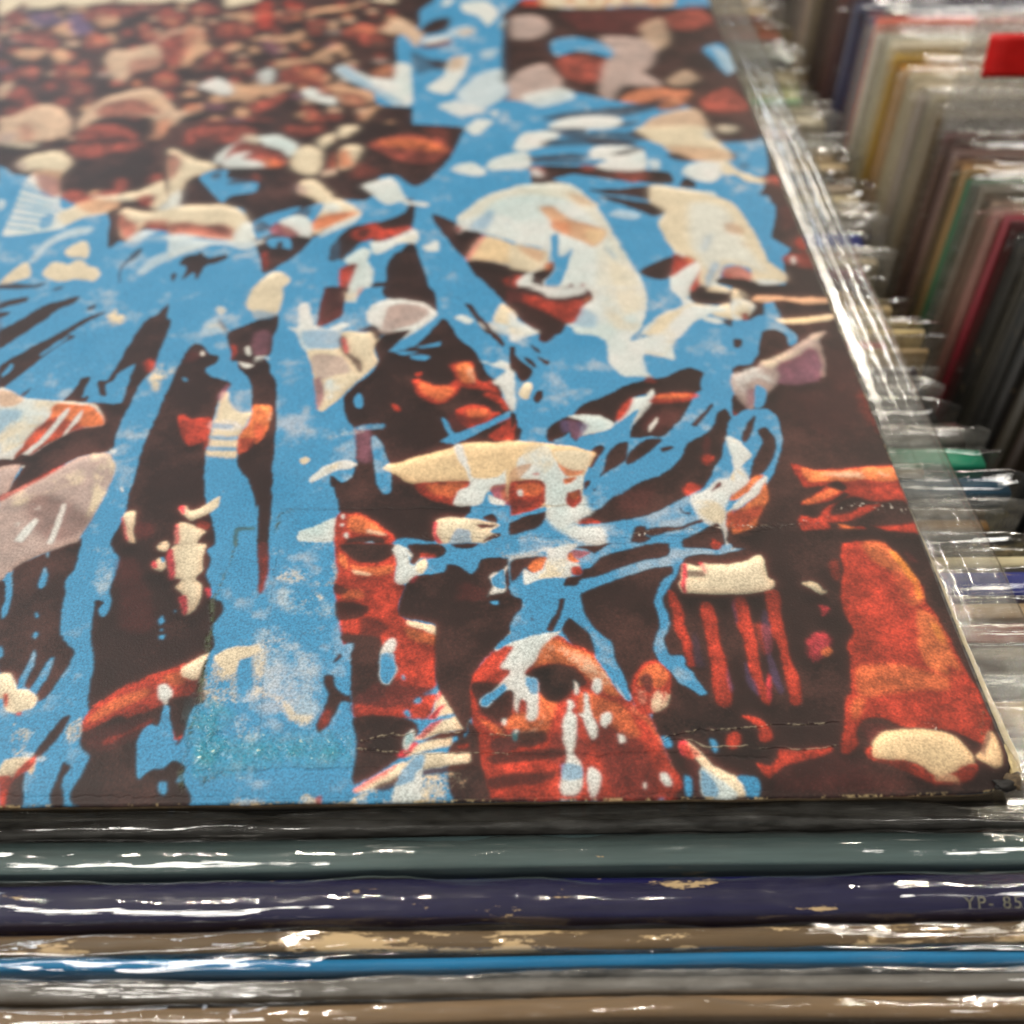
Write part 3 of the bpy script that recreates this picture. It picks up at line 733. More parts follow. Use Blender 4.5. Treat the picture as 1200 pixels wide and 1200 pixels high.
O 0.92:0.9 -3661,5451,-3666,5404,-3699,5407,-3731,5452,-3724,5505,-3690,5502
C 0.92:0.8 -3663,5519,-3679,5494,-3722,5497,-3754,5520,-3732,5542,-3690,5548
k 0.92:0.6 -3671,5463,-3686,5457,-3710,5460,-3715,5469,-3688,5471
m 0.91:0.6 -3672,5426,-3681,5421,-3695,5421,-3698,5429,-3682,5432
t 0.90:0.7 -3916,5366,-3933,5331,-3984,5331,-4019,5367,-3997,5400,-3951,5402
k 0.92:0.9 -3944,5469,-3952,5411,-3995,5408,-4028,5470,-4028,5535,-3982,5529
t 0.91:0.9 -3953,5444,-3954,5399,-3983,5403,-4011,5445,-4007,5489,-3976,5489
k 0.91:0.6 -3964,5455,-3974,5447,-3997,5450,-3998,5458,-3979,5461
m 0.91:0.6 -3964,5422,-3970,5419,-3982,5419,-3985,5428,-3972,5427
x 0.90:0.7 -2175,5316,-2198,5273,-2252,5276,-2277,5317,-2260,5355,-2206,5360
k 0.92:0.9 -2184,5438,-2202,5363,-2253,5375,-2281,5439,-2261,5509,-2211,5509
R 0.91:0.9 -2192,5407,-2208,5355,-2240,5361,-2262,5408,-2247,5455,-2216,5461
k 0.91:0.6 -2209,5418,-2223,5413,-2246,5413,-2247,5425,-2223,5427
m 0.91:0.6 -2215,5382,-2221,5377,-2237,5380,-2235,5385,-2222,5388
C 0.90:0.7 -4136,5331,-4162,5282,-4220,5291,-4254,5332,-4239,5378,-4185,5372
k 0.91:0.9 -4176,5458,-4186,5389,-4234,5378,-4291,5459,-4285,5538,-4229,5523
x 0.91:0.9 -4191,5427,-4191,5372,-4226,5373,-4254,5428,-4256,5481,-4221,5481
C 0.92:0.8 -4196,5495,-4215,5470,-4259,5470,-4288,5496,-4270,5521,-4228,5518
k 0.91:0.6 -4203,5439,-4219,5431,-4243,5434,-4249,5442,-4223,5447
m 0.91:0.6 -4205,5400,-4211,5395,-4226,5397,-4228,5403,-4214,5406
k 0.91:0.9 -2932,5400,-2941,5337,-2983,5348,-3017,5401,-3000,5462,-2961,5451
O 0.91:0.9 -2944,5375,-2953,5340,-2979,5337,-2998,5376,-2990,5417,-2965,5420
C 0.91:0.8 -2944,5428,-2957,5411,-2990,5409,-3013,5429,-2995,5448,-2960,5448
k 0.91:0.6 -2951,5384,-2963,5378,-2984,5381,-2983,5387,-2965,5389
m 0.90:0.6 -2955,5353,-2961,5351,-2972,5351,-2973,5356,-2961,5359
p 0.89:0.7 -2469,5271,-2497,5234,-2544,5232,-2574,5272,-2556,5310,-2500,5309
k 0.91:0.9 -2480,5389,-2500,5323,-2546,5315,-2574,5390,-2563,5465,-2514,5456
x 0.90:0.9 -2493,5358,-2505,5315,-2537,5313,-2559,5359,-2547,5406,-2515,5406
k 0.91:0.6 -2503,5370,-2519,5364,-2544,5367,-2547,5376,-2522,5378
m 0.90:0.6 -2511,5334,-2519,5329,-2533,5332,-2532,5340,-2520,5340
k 0.91:0.9 -2304,5370,-2318,5310,-2357,5307,-2381,5371,-2366,5423,-2329,5426
R 0.90:0.9 -2312,5345,-2319,5304,-2346,5302,-2364,5346,-2352,5381,-2326,5387
k 0.90:0.6 -2324,5354,-2334,5348,-2356,5351,-2357,5357,-2336,5359
C 0.89:0.7 -3354,5245,-3381,5208,-3435,5206,-3478,5246,-3456,5289,-3394,5291
k 0.90:0.9 -3401,5373,-3411,5305,-3462,5306,-3507,5374,-3490,5449,-3441,5451
t 0.90:0.9 -3402,5340,-3410,5289,-3447,5292,-3477,5341,-3467,5388,-3431,5390
k 0.90:0.6 -3423,5351,-3435,5346,-3462,5349,-3463,5357,-3439,5360
m 0.90:0.6 -3424,5313,-3432,5308,-3446,5311,-3448,5319,-3435,5321
p 0.89:0.7 -4635,5278,-4645,5246,-4688,5243,-4722,5279,-4714,5314,-4665,5313
k 0.90:0.9 -4665,5376,-4663,5318,-4705,5327,-4742,5377,-4741,5437,-4700,5429
R 0.90:0.9 -4667,5351,-4665,5310,-4695,5313,-4722,5352,-4721,5393,-4694,5390
C 0.91:0.8 -4681,5403,-4687,5387,-4722,5385,-4747,5404,-4734,5423,-4700,5423
k 0.90:0.6 -4678,5362,-4689,5354,-4710,5357,-4713,5365,-4693,5368
k 0.90:0.9 -4384,5353,-4390,5290,-4434,5288,-4476,5354,-4468,5417,-4428,5408
R 0.90:0.9 -4392,5326,-4394,5285,-4423,5288,-4445,5326,-4445,5365,-4420,5367
C 0.90:0.8 -4405,5381,-4413,5361,-4448,5359,-4478,5381,-4461,5401,-4425,5400
k 0.90:0.6 -4405,5337,-4416,5331,-4439,5332,-4441,5340,-4421,5342
m 0.89:0.6 -4405,5304,-4411,5302,-4421,5302,-4425,5310,-4413,5310
g 0.88:0.7 -3131,5207,-3149,5173,-3201,5166,-3238,5209,-3212,5251,-3157,5250
k 0.90:0.9 -3140,5323,-3157,5264,-3201,5254,-3237,5324,-3226,5382,-3181,5395
R 0.89:0.9 -3156,5293,-3163,5248,-3197,5254,-3219,5294,-3211,5346,-3179,5335
k 0.89:0.6 -3166,5304,-3181,5299,-3206,5299,-3206,5310,-3183,5310
C 0.88:0.7 -2790,5213,-2804,5179,-2853,5180,-2878,5215,-2866,5252,-2819,5246
k 0.90:0.9 -2808,5313,-2824,5259,-2862,5249,-2888,5314,-2881,5375,-2837,5366
R 0.89:0.9 -2818,5289,-2826,5249,-2851,5249,-2874,5290,-2863,5333,-2836,5330
C 0.90:0.8 -2814,5343,-2832,5322,-2868,5325,-2893,5344,-2874,5363,-2836,5360
k 0.89:0.6 -2830,5297,-2841,5292,-2862,5295,-2862,5303,-2843,5306
m 0.89:0.6 -2832,5268,-2840,5262,-2851,5265,-2852,5271,-2841,5273
k 0.90:0.9 -2653,5309,-2666,5241,-2714,5231,-2748,5310,-2733,5375,-2685,5386
O 0.89:0.9 -2660,5279,-2675,5231,-2707,5226,-2734,5280,-2721,5329,-2687,5323
k 0.89:0.6 -2676,5290,-2689,5282,-2715,5285,-2718,5296,-2690,5298
k 0.89:0.9 -3974,5301,-3985,5242,-4027,5240,-4067,5303,-4058,5362,-4015,5359
t 0.89:0.9 -3986,5274,-3988,5229,-4021,5235,-4047,5275,-4042,5316,-4014,5318
k 0.89:0.6 -3999,5285,-4010,5280,-4032,5280,-4036,5291,-4013,5294
p 0.88:0.7 -3247,5169,-3272,5130,-3321,5138,-3350,5170,-3333,5210,-3282,5207
k 0.89:0.9 -3279,5279,-3293,5220,-3339,5218,-3374,5280,-3361,5337,-3317,5344
t 0.89:0.9 -3292,5252,-3300,5209,-3330,5210,-3353,5253,-3346,5301,-3314,5293
k 0.89:0.6 -3307,5263,-3316,5255,-3339,5258,-3343,5266,-3320,5269
m 0.88:0.6 -3307,5228,-3314,5223,-3328,5226,-3327,5234,-3316,5236
t 0.87:0.7 -3716,5167,-3727,5133,-3777,5134,-3817,5169,-3797,5208,-3747,5207
k 0.89:0.9 -3740,5277,-3750,5218,-3794,5208,-3835,5278,-3826,5335,-3779,5334
R 0.89:0.9 -3754,5250,-3761,5207,-3792,5210,-3815,5251,-3811,5294,-3781,5291
k 0.89:0.6 -3762,5261,-3775,5253,-3799,5256,-3800,5264,-3779,5266
m 0.88:0.6 -3763,5226,-3770,5221,-3785,5224,-3784,5229,-3773,5232
g 0.87:0.7 -3578,5150,-3594,5111,-3649,5109,-3685,5151,-3665,5196,-3607,5192
k 0.89:0.9 -3605,5272,-3611,5200,-3660,5209,-3705,5274,-3690,5338,-3643,5351
R 0.89:0.9 -3611,5243,-3612,5190,-3648,5193,-3674,5244,-3674,5297,-3636,5289
C 0.89:0.8 -3618,5308,-3631,5283,-3678,5287,-3707,5309,-3686,5333,-3646,5332
k 0.89:0.6 -3625,5254,-3639,5246,-3666,5249,-3669,5257,-3642,5262
m 0.88:0.6 -3626,5216,-3633,5211,-3649,5211,-3649,5219,-3636,5222
k 0.89:0.9 -4254,5267,-4253,5187,-4301,5185,-4349,5268,-4353,5350,-4294,5338
x 0.88:0.9 -4253,5235,-4254,5187,-4292,5180,-4327,5236,-4320,5290,-4286,5289
k 0.88:0.6 -4274,5246,-4285,5238,-4312,5244,-4315,5252,-4289,5254
m 0.88:0.6 -4269,5209,-4276,5201,-4292,5204,-4296,5212,-4280,5214
k 0.89:0.9 -4497,5262,-4506,5193,-4557,5189,-4608,5264,-4605,5334,-4545,5330
R 0.88:0.9 -4504,5233,-4506,5177,-4542,5181,-4581,5234,-4578,5282,-4543,5287
k 0.88:0.6 -4522,5244,-4537,5236,-4564,5239,-4567,5250,-4542,5252
m 0.88:0.6 -4521,5204,-4527,5199,-4544,5202,-4546,5210,-4531,5212
k 0.89:0.9 -2972,5240,-2984,5176,-3037,5172,-3072,5241,-3059,5306,-3004,5319
t 0.88:0.9 -2980,5208,-2985,5163,-3023,5161,-3046,5209,-3038,5262,-3004,5259
k 0.88:0.6 -2992,5219,-3010,5211,-3037,5217,-3036,5225,-3011,5227
k 0.88:0.9 -3425,5195,-3438,5114,-3491,5115,-3543,5197,-3521,5271,-3466,5262
t 0.87:0.9 -3446,5164,-3450,5111,-3484,5112,-3512,5165,-3507,5217,-3468,5212
k 0.88:0.6 -3452,5174,-3467,5167,-3496,5172,-3499,5180,-3471,5182
m 0.87:0.6 -3453,5135,-3463,5130,-3480,5133,-3481,5141,-3466,5143
k 0.88:0.9 -2396,5171,-2413,5103,-2462,5114,-2497,5173,-2473,5231,-2428,5230
t 0.87:0.9 -2405,5145,-2420,5106,-2449,5104,-2470,5146,-2456,5188,-2428,5185
k 0.87:0.6 -2422,5156,-2435,5148,-2460,5151,-2460,5159,-2437,5161
x 0.86:0.7 -4077,5063,-4094,5025,-4147,5025,-4189,5064,-4176,5105,-4112,5102
k 0.88:0.9 -4125,5188,-4126,5118,-4181,5124,-4229,5190,-4216,5253,-4168,5255
R 0.87:0.9 -4129,5157,-4136,5110,-4170,5103,-4205,5158,-4198,5213,-4163,5213
k 0.87:0.6 -4148,5168,-4159,5160,-4188,5165,-4191,5173,-4164,5176
m 0.87:0.6 -4144,5131,-4152,5126,-4167,5126,-4171,5136,-4155,5139
g 0.86:0.7 -2151,5043,-2175,5005,-2226,5011,-2257,5044,-2232,5083,-2185,5077
k 0.87:0.9 -2165,5147,-2186,5085,-2226,5085,-2260,5148,-2235,5204,-2195,5206
R 0.87:0.9 -2175,5124,-2190,5082,-2219,5082,-2238,5124,-2225,5166,-2197,5169
k 0.87:0.6 -2189,5132,-2202,5127,-2227,5130,-2225,5137,-2203,5140
m 0.87:0.6 -2196,5100,-2203,5095,-2216,5098,-2216,5103,-2204,5106
k 0.87:0.9 -2703,5146,-2723,5081,-2776,5079,-2815,5148,-2794,5214,-2742,5224
R 0.87:0.9 -2722,5115,-2735,5071,-2770,5072,-2791,5116,-2781,5168,-2748,5163
k 0.87:0.6 -2732,5126,-2749,5118,-2775,5121,-2776,5131,-2751,5134
m 0.86:0.6 -2736,5089,-2746,5082,-2761,5084,-2762,5092,-2748,5095
k 0.87:0.9 -3824,5158,-3829,5088,-3881,5078,-3931,5160,-3919,5236,-3865,5230
O 0.87:0.9 -3831,5127,-3831,5067,-3870,5078,-3905,5128,-3897,5180,-3858,5182
C 0.88:0.8 -3834,5198,-3852,5174,-3902,5172,-3931,5199,-3917,5225,-3867,5222
k 0.87:0.6 -3842,5137,-3860,5132,-3890,5135,-3891,5143,-3864,5148
k 0.87:0.9 -4346,5141,-4349,5077,-4392,5069,-4445,5143,-4436,5203,-4389,5210
O 0.87:0.9 -4343,5113,-4347,5066,-4381,5069,-4412,5114,-4412,5160,-4378,5160
k 0.87:0.6 -4365,5123,-4377,5116,-4402,5119,-4407,5126,-4380,5129
k 0.87:0.9 -2499,5091,-2515,5030,-2562,5033,-2593,5093,-2571,5147,-2530,5152
t 0.86:0.9 -2505,5063,-2517,5019,-2549,5025,-2569,5064,-2559,5102,-2527,5107
C 0.87:0.8 -2513,5120,-2526,5099,-2563,5103,-2582,5121,-2567,5144,-2528,5141
k 0.86:0.6 -2521,5073,-2535,5068,-2556,5071,-2558,5079,-2536,5081
m 0.86:0.6 -2526,5043,-2534,5038,-2546,5040,-2549,5045,-2535,5048
t 0.85:0.7 -2991,4972,-3014,4932,-3065,4930,-3102,4974,-3080,5016,-3024,5013
k 0.86:0.9 -3019,5088,-3032,5021,-3084,5024,-3116,5089,-3104,5165,-3054,5148
R 0.86:0.9 -3027,5059,-3035,5008,-3069,5014,-3095,5060,-3088,5107,-3053,5106
C 0.87:0.8 -3032,5122,-3051,5098,-3095,5099,-3114,5123,-3099,5146,-3057,5143
k 0.86:0.6 -3047,5070,-3060,5065,-3084,5068,-3085,5076,-3060,5078
m 0.86:0.6 -3047,5034,-3056,5029,-3069,5032,-3072,5039,-3058,5042
g 0.84:0.7 -4597,4965,-4617,4928,-4674,4926,-4722,4967,-4709,5012,-4648,5009
k 0.86:0.9 -4644,5088,-4654,5024,-4701,5012,-4751,5089,-4749,5157,-4695,5156
R 0.86:0.9 -4657,5057,-4660,5014,-4694,5009,-4724,5058,-4723,5102,-4692,5104
k 0.86:0.6 -4669,5068,-4683,5060,-4711,5066,-4716,5074,-4691,5078
m 0.85:0.6 -4667,5032,-4676,5027,-4691,5027,-4693,5035,-4680,5037
p 0.84:0.7 -4455,4946,-4467,4901,-4524,4904,-4563,4947,-4550,4985,-4498,4987
k 0.86:0.9 -4507,5066,-4508,4994,-4557,4995,-4602,5067,-4599,5132,-4553,5139
R 0.85:0.9 -4511,5035,-4513,4987,-4546,4987,-4577,5036,-4578,5085,-4544,5087
k 0.86:0.6 -4527,5045,-4540,5041,-4567,5043,-4568,5051,-4543,5053
m 0.85:0.6 -4525,5010,-4532,5005,-4547,5008,-4548,5013,-4535,5018
k 0.86:0.9 -2825,5031,-2839,4975,-2882,4968,-2920,5032,-2903,5089,-2857,5091
R 0.85:0.9 -2840,5003,-2845,4960,-2877,4958,-2896,5004,-2887,5042,-2860,5047
k 0.85:0.6 -2846,5013,-2862,5009,-2885,5011,-2887,5019,-2863,5021
m 0.85:0.6 -2852,4983,-2860,4978,-2873,4978,-2874,4986,-2861,4988
x 0.84:0.7 -3953,4929,-3977,4890,-4033,4888,-4066,4931,-4055,4976,-3997,4965
k 0.86:0.9 -3990,5046,-4000,4975,-4055,4983,-4092,5047,-4091,5117,-4037,5111
R 0.85:0.9 -4002,5018,-4008,4975,-4041,4976,-4064,5019,-4063,5065,-4030,5062
k 0.85:0.6 -4020,5029,-4031,5021,-4056,5024,-4060,5034,-4034,5037
k 0.86:0.9 -3115,5030,-3132,4961,-3189,4960,-3227,5031,-3210,5095,-3162,5103
R 0.85:0.9 -3140,5002,-3146,4954,-3179,4959,-3206,5003,-3197,5049,-3165,5053
k 0.85:0.6 -3145,5012,-3161,5005,-3188,5008,-3190,5018,-3163,5020
k 0.85:0.9 -3606,5028,-3615,4958,-3665,4956,-3712,5030,-3702,5094,-3651,5091
x 0.85:0.9 -3613,5000,-3621,4955,-3657,4951,-3681,5001,-3678,5050,-3643,5049
k 0.85:0.6 -3634,5011,-3648,5006,-3675,5009,-3676,5017,-3650,5019
m 0.85:0.6 -3634,4975,-3643,4971,-3656,4973,-3658,4981,-3644,4983
C 0.83:0.7 -4094,4869,-4112,4828,-4175,4824,-4222,4871,-4204,4915,-4138,4917
k 0.85:0.9 -4134,5002,-4141,4929,-4192,4925,-4249,5004,-4236,5080,-4181,5077
R 0.85:0.9 -4143,4969,-4143,4912,-4179,4917,-4213,4970,-4209,5023,-4173,5018
k 0.85:0.6 -4156,4980,-4172,4972,-4200,4978,-4203,4985,-4177,4990
k 0.85:0.9 -2323,4976,-2344,4901,-2395,4902,-2433,4978,-2408,5041,-2354,5045
R 0.85:0.9 -2335,4946,-2348,4896,-2384,4899,-2402,4947,-2394,4995,-2360,4999
C 0.85:0.8 -2340,5012,-2354,4987,-2398,4990,-2424,5013,-2405,5033,-2361,5035
k 0.85:0.6 -2351,4956,-2366,4949,-2396,4954,-2393,4962,-2367,4964
k 0.85:0.9 -3282,4986,-3296,4911,-3348,4919,-3390,4987,-3380,5059,-3322,5068
x 0.85:0.9 -3290,4956,-3296,4901,-3335,4904,-3367,4957,-3356,5010,-3316,5002
k 0.85:0.6 -3307,4969,-3322,4959,-3352,4964,-3354,4974,-3327,4977
k 0.85:0.9 -3427,4978,-3435,4918,-3483,4913,-3514,4979,-3511,5045,-3461,5039
O 0.84:0.9 -3440,4950,-3446,4910,-3474,4906,-3498,4951,-3495,4991,-3462,4993
k 0.85:0.6 -3447,4960,-3460,4956,-3483,4958,-3486,4966,-3465,4968
m 0.84:0.6 -3451,4928,-3457,4923,-3470,4926,-3473,4933,-3459,4933
g 0.83:0.7 -3818,4856,-3829,4822,-3886,4822,-3916,4857,-3904,4899,-3848,4898
k 0.85:0.9 -3842,4968,-3852,4908,-3895,4901,-3942,4969,-3931,5030,-3885,5027
R 0.84:0.9 -3853,4941,-3856,4896,-3885,4899,-3911,4941,-3909,4984,-3876,4981
k 0.84:0.6 -3866,4951,-3878,4943,-3904,4946,-3905,4954,-3881,4956
k 0.84:0.9 -2615,4900,-2633,4838,-2686,4839,-2715,4901,-2706,4979,-2646,4975
R 0.83:0.9 -2635,4870,-2644,4823,-2679,4819,-2702,4871,-2692,4923,-2654,4913
k 0.84:0.6 -2638,4880,-2655,4873,-2684,4878,-2686,4886,-2657,4888
k 0.83:0.9 -2131,4849,-2161,4768,-2217,4772,-2257,4850,-2232,4932,-2174,4926
R 0.83:0.9 -2150,4815,-2165,4768,-2201,4759,-2231,4816,-2214,4872,-2171,4866
k 0.83:0.6 -2163,4827,-2184,4820,-2216,4823,-2212,4833,-2186,4837
m 0.82:0.6 -2175,4786,-2184,4778,-2200,4784,-2201,4791,-2185,4793
k 0.83:0.9 -4259,4869,-4258,4803,-4316,4792,-4365,4870,-4365,4950,-4303,4939
R 0.83:0.9 -4265,4837,-4264,4784,-4302,4787,-4340,4838,-4334,4887,-4296,4892
C 0.84:0.8 -4274,4909,-4291,4879,-4340,4885,-4373,4910,-4353,4932,-4306,4934
k 0.83:0.6 -4277,4849,-4293,4842,-4325,4845,-4327,4855,-4299,4857
m 0.82:0.6 -4278,4810,-4285,4803,-4303,4806,-4304,4813,-4290,4818
k 0.83:0.9 -2465,4828,-2489,4751,-2547,4754,-2581,4830,-2567,4911,-2506,4898
t 0.82:0.9 -2488,4797,-2503,4746,-2539,4752,-2566,4798,-2552,4852,-2513,4849
k 0.83:0.6 -2501,4809,-2516,4802,-2542,4805,-2544,4815,-2518,4817
m 0.82:0.6 -2507,4771,-2515,4763,-2531,4766,-2533,4773,-2517,4775
k 0.83:0.9 -4384,4846,-4388,4764,-4449,4781,-4502,4847,-4501,4929,-4434,4913
R 0.82:0.9 -4397,4814,-4399,4764,-4439,4769,-4473,4815,-4468,4867,-4434,4871
k 0.83:0.6 -4411,4827,-4425,4817,-4455,4822,-4457,4832,-4432,4834
t 0.81:0.7 -2852,4713,-2872,4672,-2932,4680,-2955,4714,-2943,4750,-2886,4749
k 0.83:0.9 -2866,4824,-2887,4768,-2931,4764,-2970,4825,-2956,4897,-2901,4888
R 0.82:0.9 -2878,4797,-2889,4759,-2921,4757,-2944,4798,-2934,4842,-2903,4837
k 0.83:0.6 -2895,4807,-2906,4800,-2932,4803,-2932,4812,-2909,4815
m 0.82:0.6 -2897,4773,-2905,4768,-2919,4771,-2919,4776,-2906,4778
x 0.81:0.7 -3450,4713,-3467,4668,-3523,4674,-3567,4715,-3539,4753,-3483,4757
k 0.83:0.9 -3489,4829,-3499,4769,-3551,4767,-3587,4831,-3580,4892,-3526,4904
O 0.82:0.9 -3499,4800,-3504,4754,-3537,4755,-3562,4801,-3557,4847,-3524,4845
k 0.82:0.6 -3511,4810,-3524,4806,-3551,4808,-3555,4816,-3527,4818
t 0.81:0.7 -2983,4690,-3011,4658,-3063,4654,-3098,4692,-3075,4730,-3020,4727
k 0.82:0.9 -3019,4799,-3030,4739,-3073,4739,-3112,4800,-3096,4861,-3049,4856
R 0.82:0.9 -3032,4772,-3038,4729,-3068,4732,-3093,4773,-3084,4812,-3053,4814
k 0.82:0.6 -3040,4782,-3051,4778,-3076,4778,-3078,4788,-3053,4790
C 0.81:0.7 -2693,4675,-2723,4640,-2779,4636,-2815,4676,-2790,4716,-2735,4718
k 0.82:0.9 -2726,4790,-2735,4718,-2789,4724,-2827,4792,-2807,4857,-2757,4864
R 0.82:0.9 -2733,4764,-2749,4721,-2780,4719,-2807,4765,-2796,4806,-2763,4815
k 0.82:0.6 -2750,4774,-2763,4767,-2786,4769,-2793,4779,-2765,4781
m 0.82:0.6 -2754,4738,-2761,4733,-2775,4735,-2776,4743,-2763,4745
t 0.81:0.7 -3119,4671,-3142,4629,-3199,4634,-3229,4672,-3214,4708,-3157,4712
k 0.82:0.9 -3154,4784,-3170,4724,-3216,4724,-3256,4785,-3241,4858,-3193,4850
R 0.82:0.9 -3159,4755,-3169,4707,-3201,4710,-3229,4756,-3220,4802,-3186,4799
k 0.82:0.6 -3178,4767,-3192,4760,-3217,4763,-3219,4772,-3195,4775
m 0.81:0.6 -3179,4731,-3189,4726,-3202,4729,-3204,4736,-3191,4738
k 0.82:0.9 -3711,4757,-3726,4695,-3779,4694,-3817,4759,-3812,4829,-3763,4831
O 0.81:0.9 -3718,4726,-3728,4683,-3761,4679,-3795,4727,-3786,4773,-3753,4782
C 0.82:0.8 -3729,4791,-3750,4770,-3793,4770,-3827,4792,-3805,4816,-3759,4816
k 0.81:0.6 -3742,4738,-3753,4731,-3782,4734,-3782,4744,-3757,4746
m 0.81:0.6 -3739,4703,-3748,4696,-3763,4698,-3765,4705,-3751,4707
k 0.82:0.9 -3586,4753,-3597,4687,-3649,4687,-3683,4754,-3679,4812,-3629,4819
O 0.81:0.9 -3606,4727,-3607,4684,-3642,4685,-3668,4728,-3662,4773,-3629,4763
k 0.81:0.6 -3614,4737,-3628,4730,-3652,4732,-3654,4742,-3631,4744
k 0.82:0.9 -3957,4758,-3962,4682,-4017,4687,-4070,4759,-4060,4825,-4001,4824
R 0.81:0.9 -3969,4727,-3972,4680,-4005,4675,-4044,4728,-4038,4778,-4000,4773
k 0.81:0.6 -3981,4739,-3994,4730,-4025,4735,-4028,4744,-3998,4747
k 0.81:0.9 -4113,4743,-4121,4674,-4176,4670,-4225,4745,-4220,4824,-4167,4824
R 0.81:0.9 -4119,4710,-4123,4658,-4160,4661,-4193,4711,-4191,4766,-4154,4765
k 0.81:0.6 -4135,4722,-4153,4715,-4184,4720,-4184,4730,-4158,4729
m 0.81:0.6 -4137,4684,-4145,4677,-4161,4680,-4163,4689,-4149,4689
k 0.81:0.9 -2351,4704,-2374,4631,-2427,4634,-2455,4705,-2437,4770,-2389,4771
R 0.81:0.9 -2373,4675,-2383,4628,-2421,4631,-2439,4676,-2431,4726,-2393,4719
C 0.82:0.8 -2362,4740,-2383,4716,-2431,4719,-2459,4741,-2433,4762,-2391,4762
k 0.81:0.6 -2380,4685,-2396,4678,-2424,4683,-2423,4693,-2398,4692
m 0.80:0.6 -2389,4650,-2396,4645,-2412,4645,-2412,4655,-2397,4657
p 0.79:0.7 -2558,4549,-2586,4506,-2658,4505,-2690,4551,-2668,4595,-2605,4594
k 0.81:0.9 -2580,4685,-2598,4615,-2656,4599,-2694,4687,-2680,4763,-2616,4772
O 0.80:0.9 -2592,4652,-2604,4596,-2645,4597,-2671,4653,-2657,4705,-2619,4709
k 0.81:0.6 -2606,4664,-2628,4655,-2657,4660,-2660,4670,-2629,4674
t 0.79:0.7 -3236,4574,-3254,4540,-3309,4534,-3340,4576,-3324,4610,-3269,4612
k 0.81:0.9 -3259,4682,-3275,4624,-3319,4619,-3360,4683,-3348,4750,-3301,4747
x 0.80:0.9 -3270,4656,-3279,4607,-3311,4610,-3337,4657,-3329,4697,-3297,4702
C 0.81:0.8 -3276,4713,-3293,4692,-3333,4695,-3359,4714,-3344,4738,-3301,4735
k 0.81:0.6 -3285,4666,-3299,4659,-3326,4662,-3324,4671,-3302,4673
m 0.80:0.6 -3287,4633,-3296,4629,-3310,4629,-3311,4636,-3297,4638
k 0.80:0.9 -4457,4665,-4456,4585,-4515,4593,-4563,4666,-4563,4742,-4507,4732
R 0.80:0.9 -4464,4634,-4468,4579,-4505,4584,-4542,4635,-4536,4680,-4502,4689
k 0.80:0.6 -4481,4646,-4496,4639,-4523,4640,-4526,4651,-4500,4653
t 0.78:0.7 -2855,4489,-2873,4444,-2946,4445,-2985,4491,-2959,4536,-2893,4531
k 0.80:0.9 -2876,4625,-2891,4542,-2956,4545,-3000,4627,-2983,4698,-2922,4706
R 0.80:0.9 -2889,4593,-2903,4535,-2942,4534,-2977,4594,-2961,4655,-2920,4647
k 0.80:0.6 -2910,4605,-2925,4598,-2955,4601,-2959,4610,-2926,4612
k 0.80:0.9 -4225,4622,-4230,4550,-4288,4556,-4337,4623,-4330,4696,-4277,4695
R 0.79:0.9 -4235,4590,-4231,4537,-4271,4539,-4310,4591,-4307,4644,-4265,4643
k 0.79:0.6 -4250,4604,-4264,4595,-4295,4597,-4295,4607,-4269,4611
m 0.79:0.6 -4246,4564,-4256,4558,-4272,4560,-4274,4567,-4258,4569
g 0.78:0.7 -2063,4461,-2096,4412,-2163,4424,-2188,4463,-2164,4503,-2101,4507
k 0.80:0.9 -2079,4589,-2107,4516,-2166,4517,-2192,4591,-2175,4670,-2119,4670
x 0.79:0.9 -2099,4557,-2115,4505,-2158,4508,-2179,4558,-2164,4612,-2124,4611
k 0.79:0.6 -2110,4569,-2130,4562,-2161,4565,-2158,4574,-2130,4576
m 0.79:0.6 -2121,4530,-2130,4525,-2146,4526,-2148,4535,-2131,4537
k 0.79:0.9 -3360,4587,-3376,4519,-3431,4522,-3472,4589,-3465,4668,-3402,4658
R 0.79:0.9 -3378,4555,-3381,4501,-3420,4506,-3448,4556,-3443,4605,-3403,4604
k 0.79:0.6 -3388,4567,-3404,4560,-3433,4563,-3436,4572,-3408,4574
m 0.79:0.6 -3390,4528,-3399,4524,-3415,4526,-3417,4533,-3402,4535
x 0.77:0.7 -2223,4423,-2244,4383,-2312,4375,-2340,4424,-2321,4462,-2253,4463
k 0.79:0.9 -2237,4552,-2265,4484,-2326,4487,-2366,4554,-2339,4628,-2278,4634
R 0.79:0.9 -2256,4520,-2272,4470,-2308,4469,-2333,4521,-2318,4572,-2280,4578
k 0.79:0.6 -2272,4532,-2291,4523,-2320,4528,-2321,4537,-2291,4539
m 0.78:0.6 -2281,4493,-2290,4486,-2308,4489,-2307,4496,-2292,4498
p 0.77:0.7 -3045,4418,-3068,4371,-3136,4372,-3180,4419,-3154,4462,-3083,4461
k 0.79:0.9 -3067,4551,-3090,4483,-3152,4480,-3201,4553,-3180,4636,-3118,4624
t 0.79:0.9 -3085,4520,-3095,4461,-3134,4461,-3165,4521,-3157,4576,-3115,4573
k 0.79:0.6 -3101,4531,-3120,4522,-3150,4527,-3154,4536,-3123,4538
m 0.78:0.6 -3107,4490,-3118,4484,-3136,4486,-3138,4495,-3119,4497
g 0.77:0.7 -3430,4409,-3457,4370,-3528,4368,-3565,4411,-3547,4453,-3483,4459
k 0.79:0.9 -3475,4545,-3492,4470,-3552,4464,-3604,4547,-3596,4632,-3530,4632
R 0.78:0.9 -3492,4513,-3499,4461,-3539,4460,-3570,4514,-3563,4567,-3523,4562
C 0.79:0.8 -3499,4585,-3521,4562,-3571,4562,-3610,4586,-3582,4609,-3532,4615
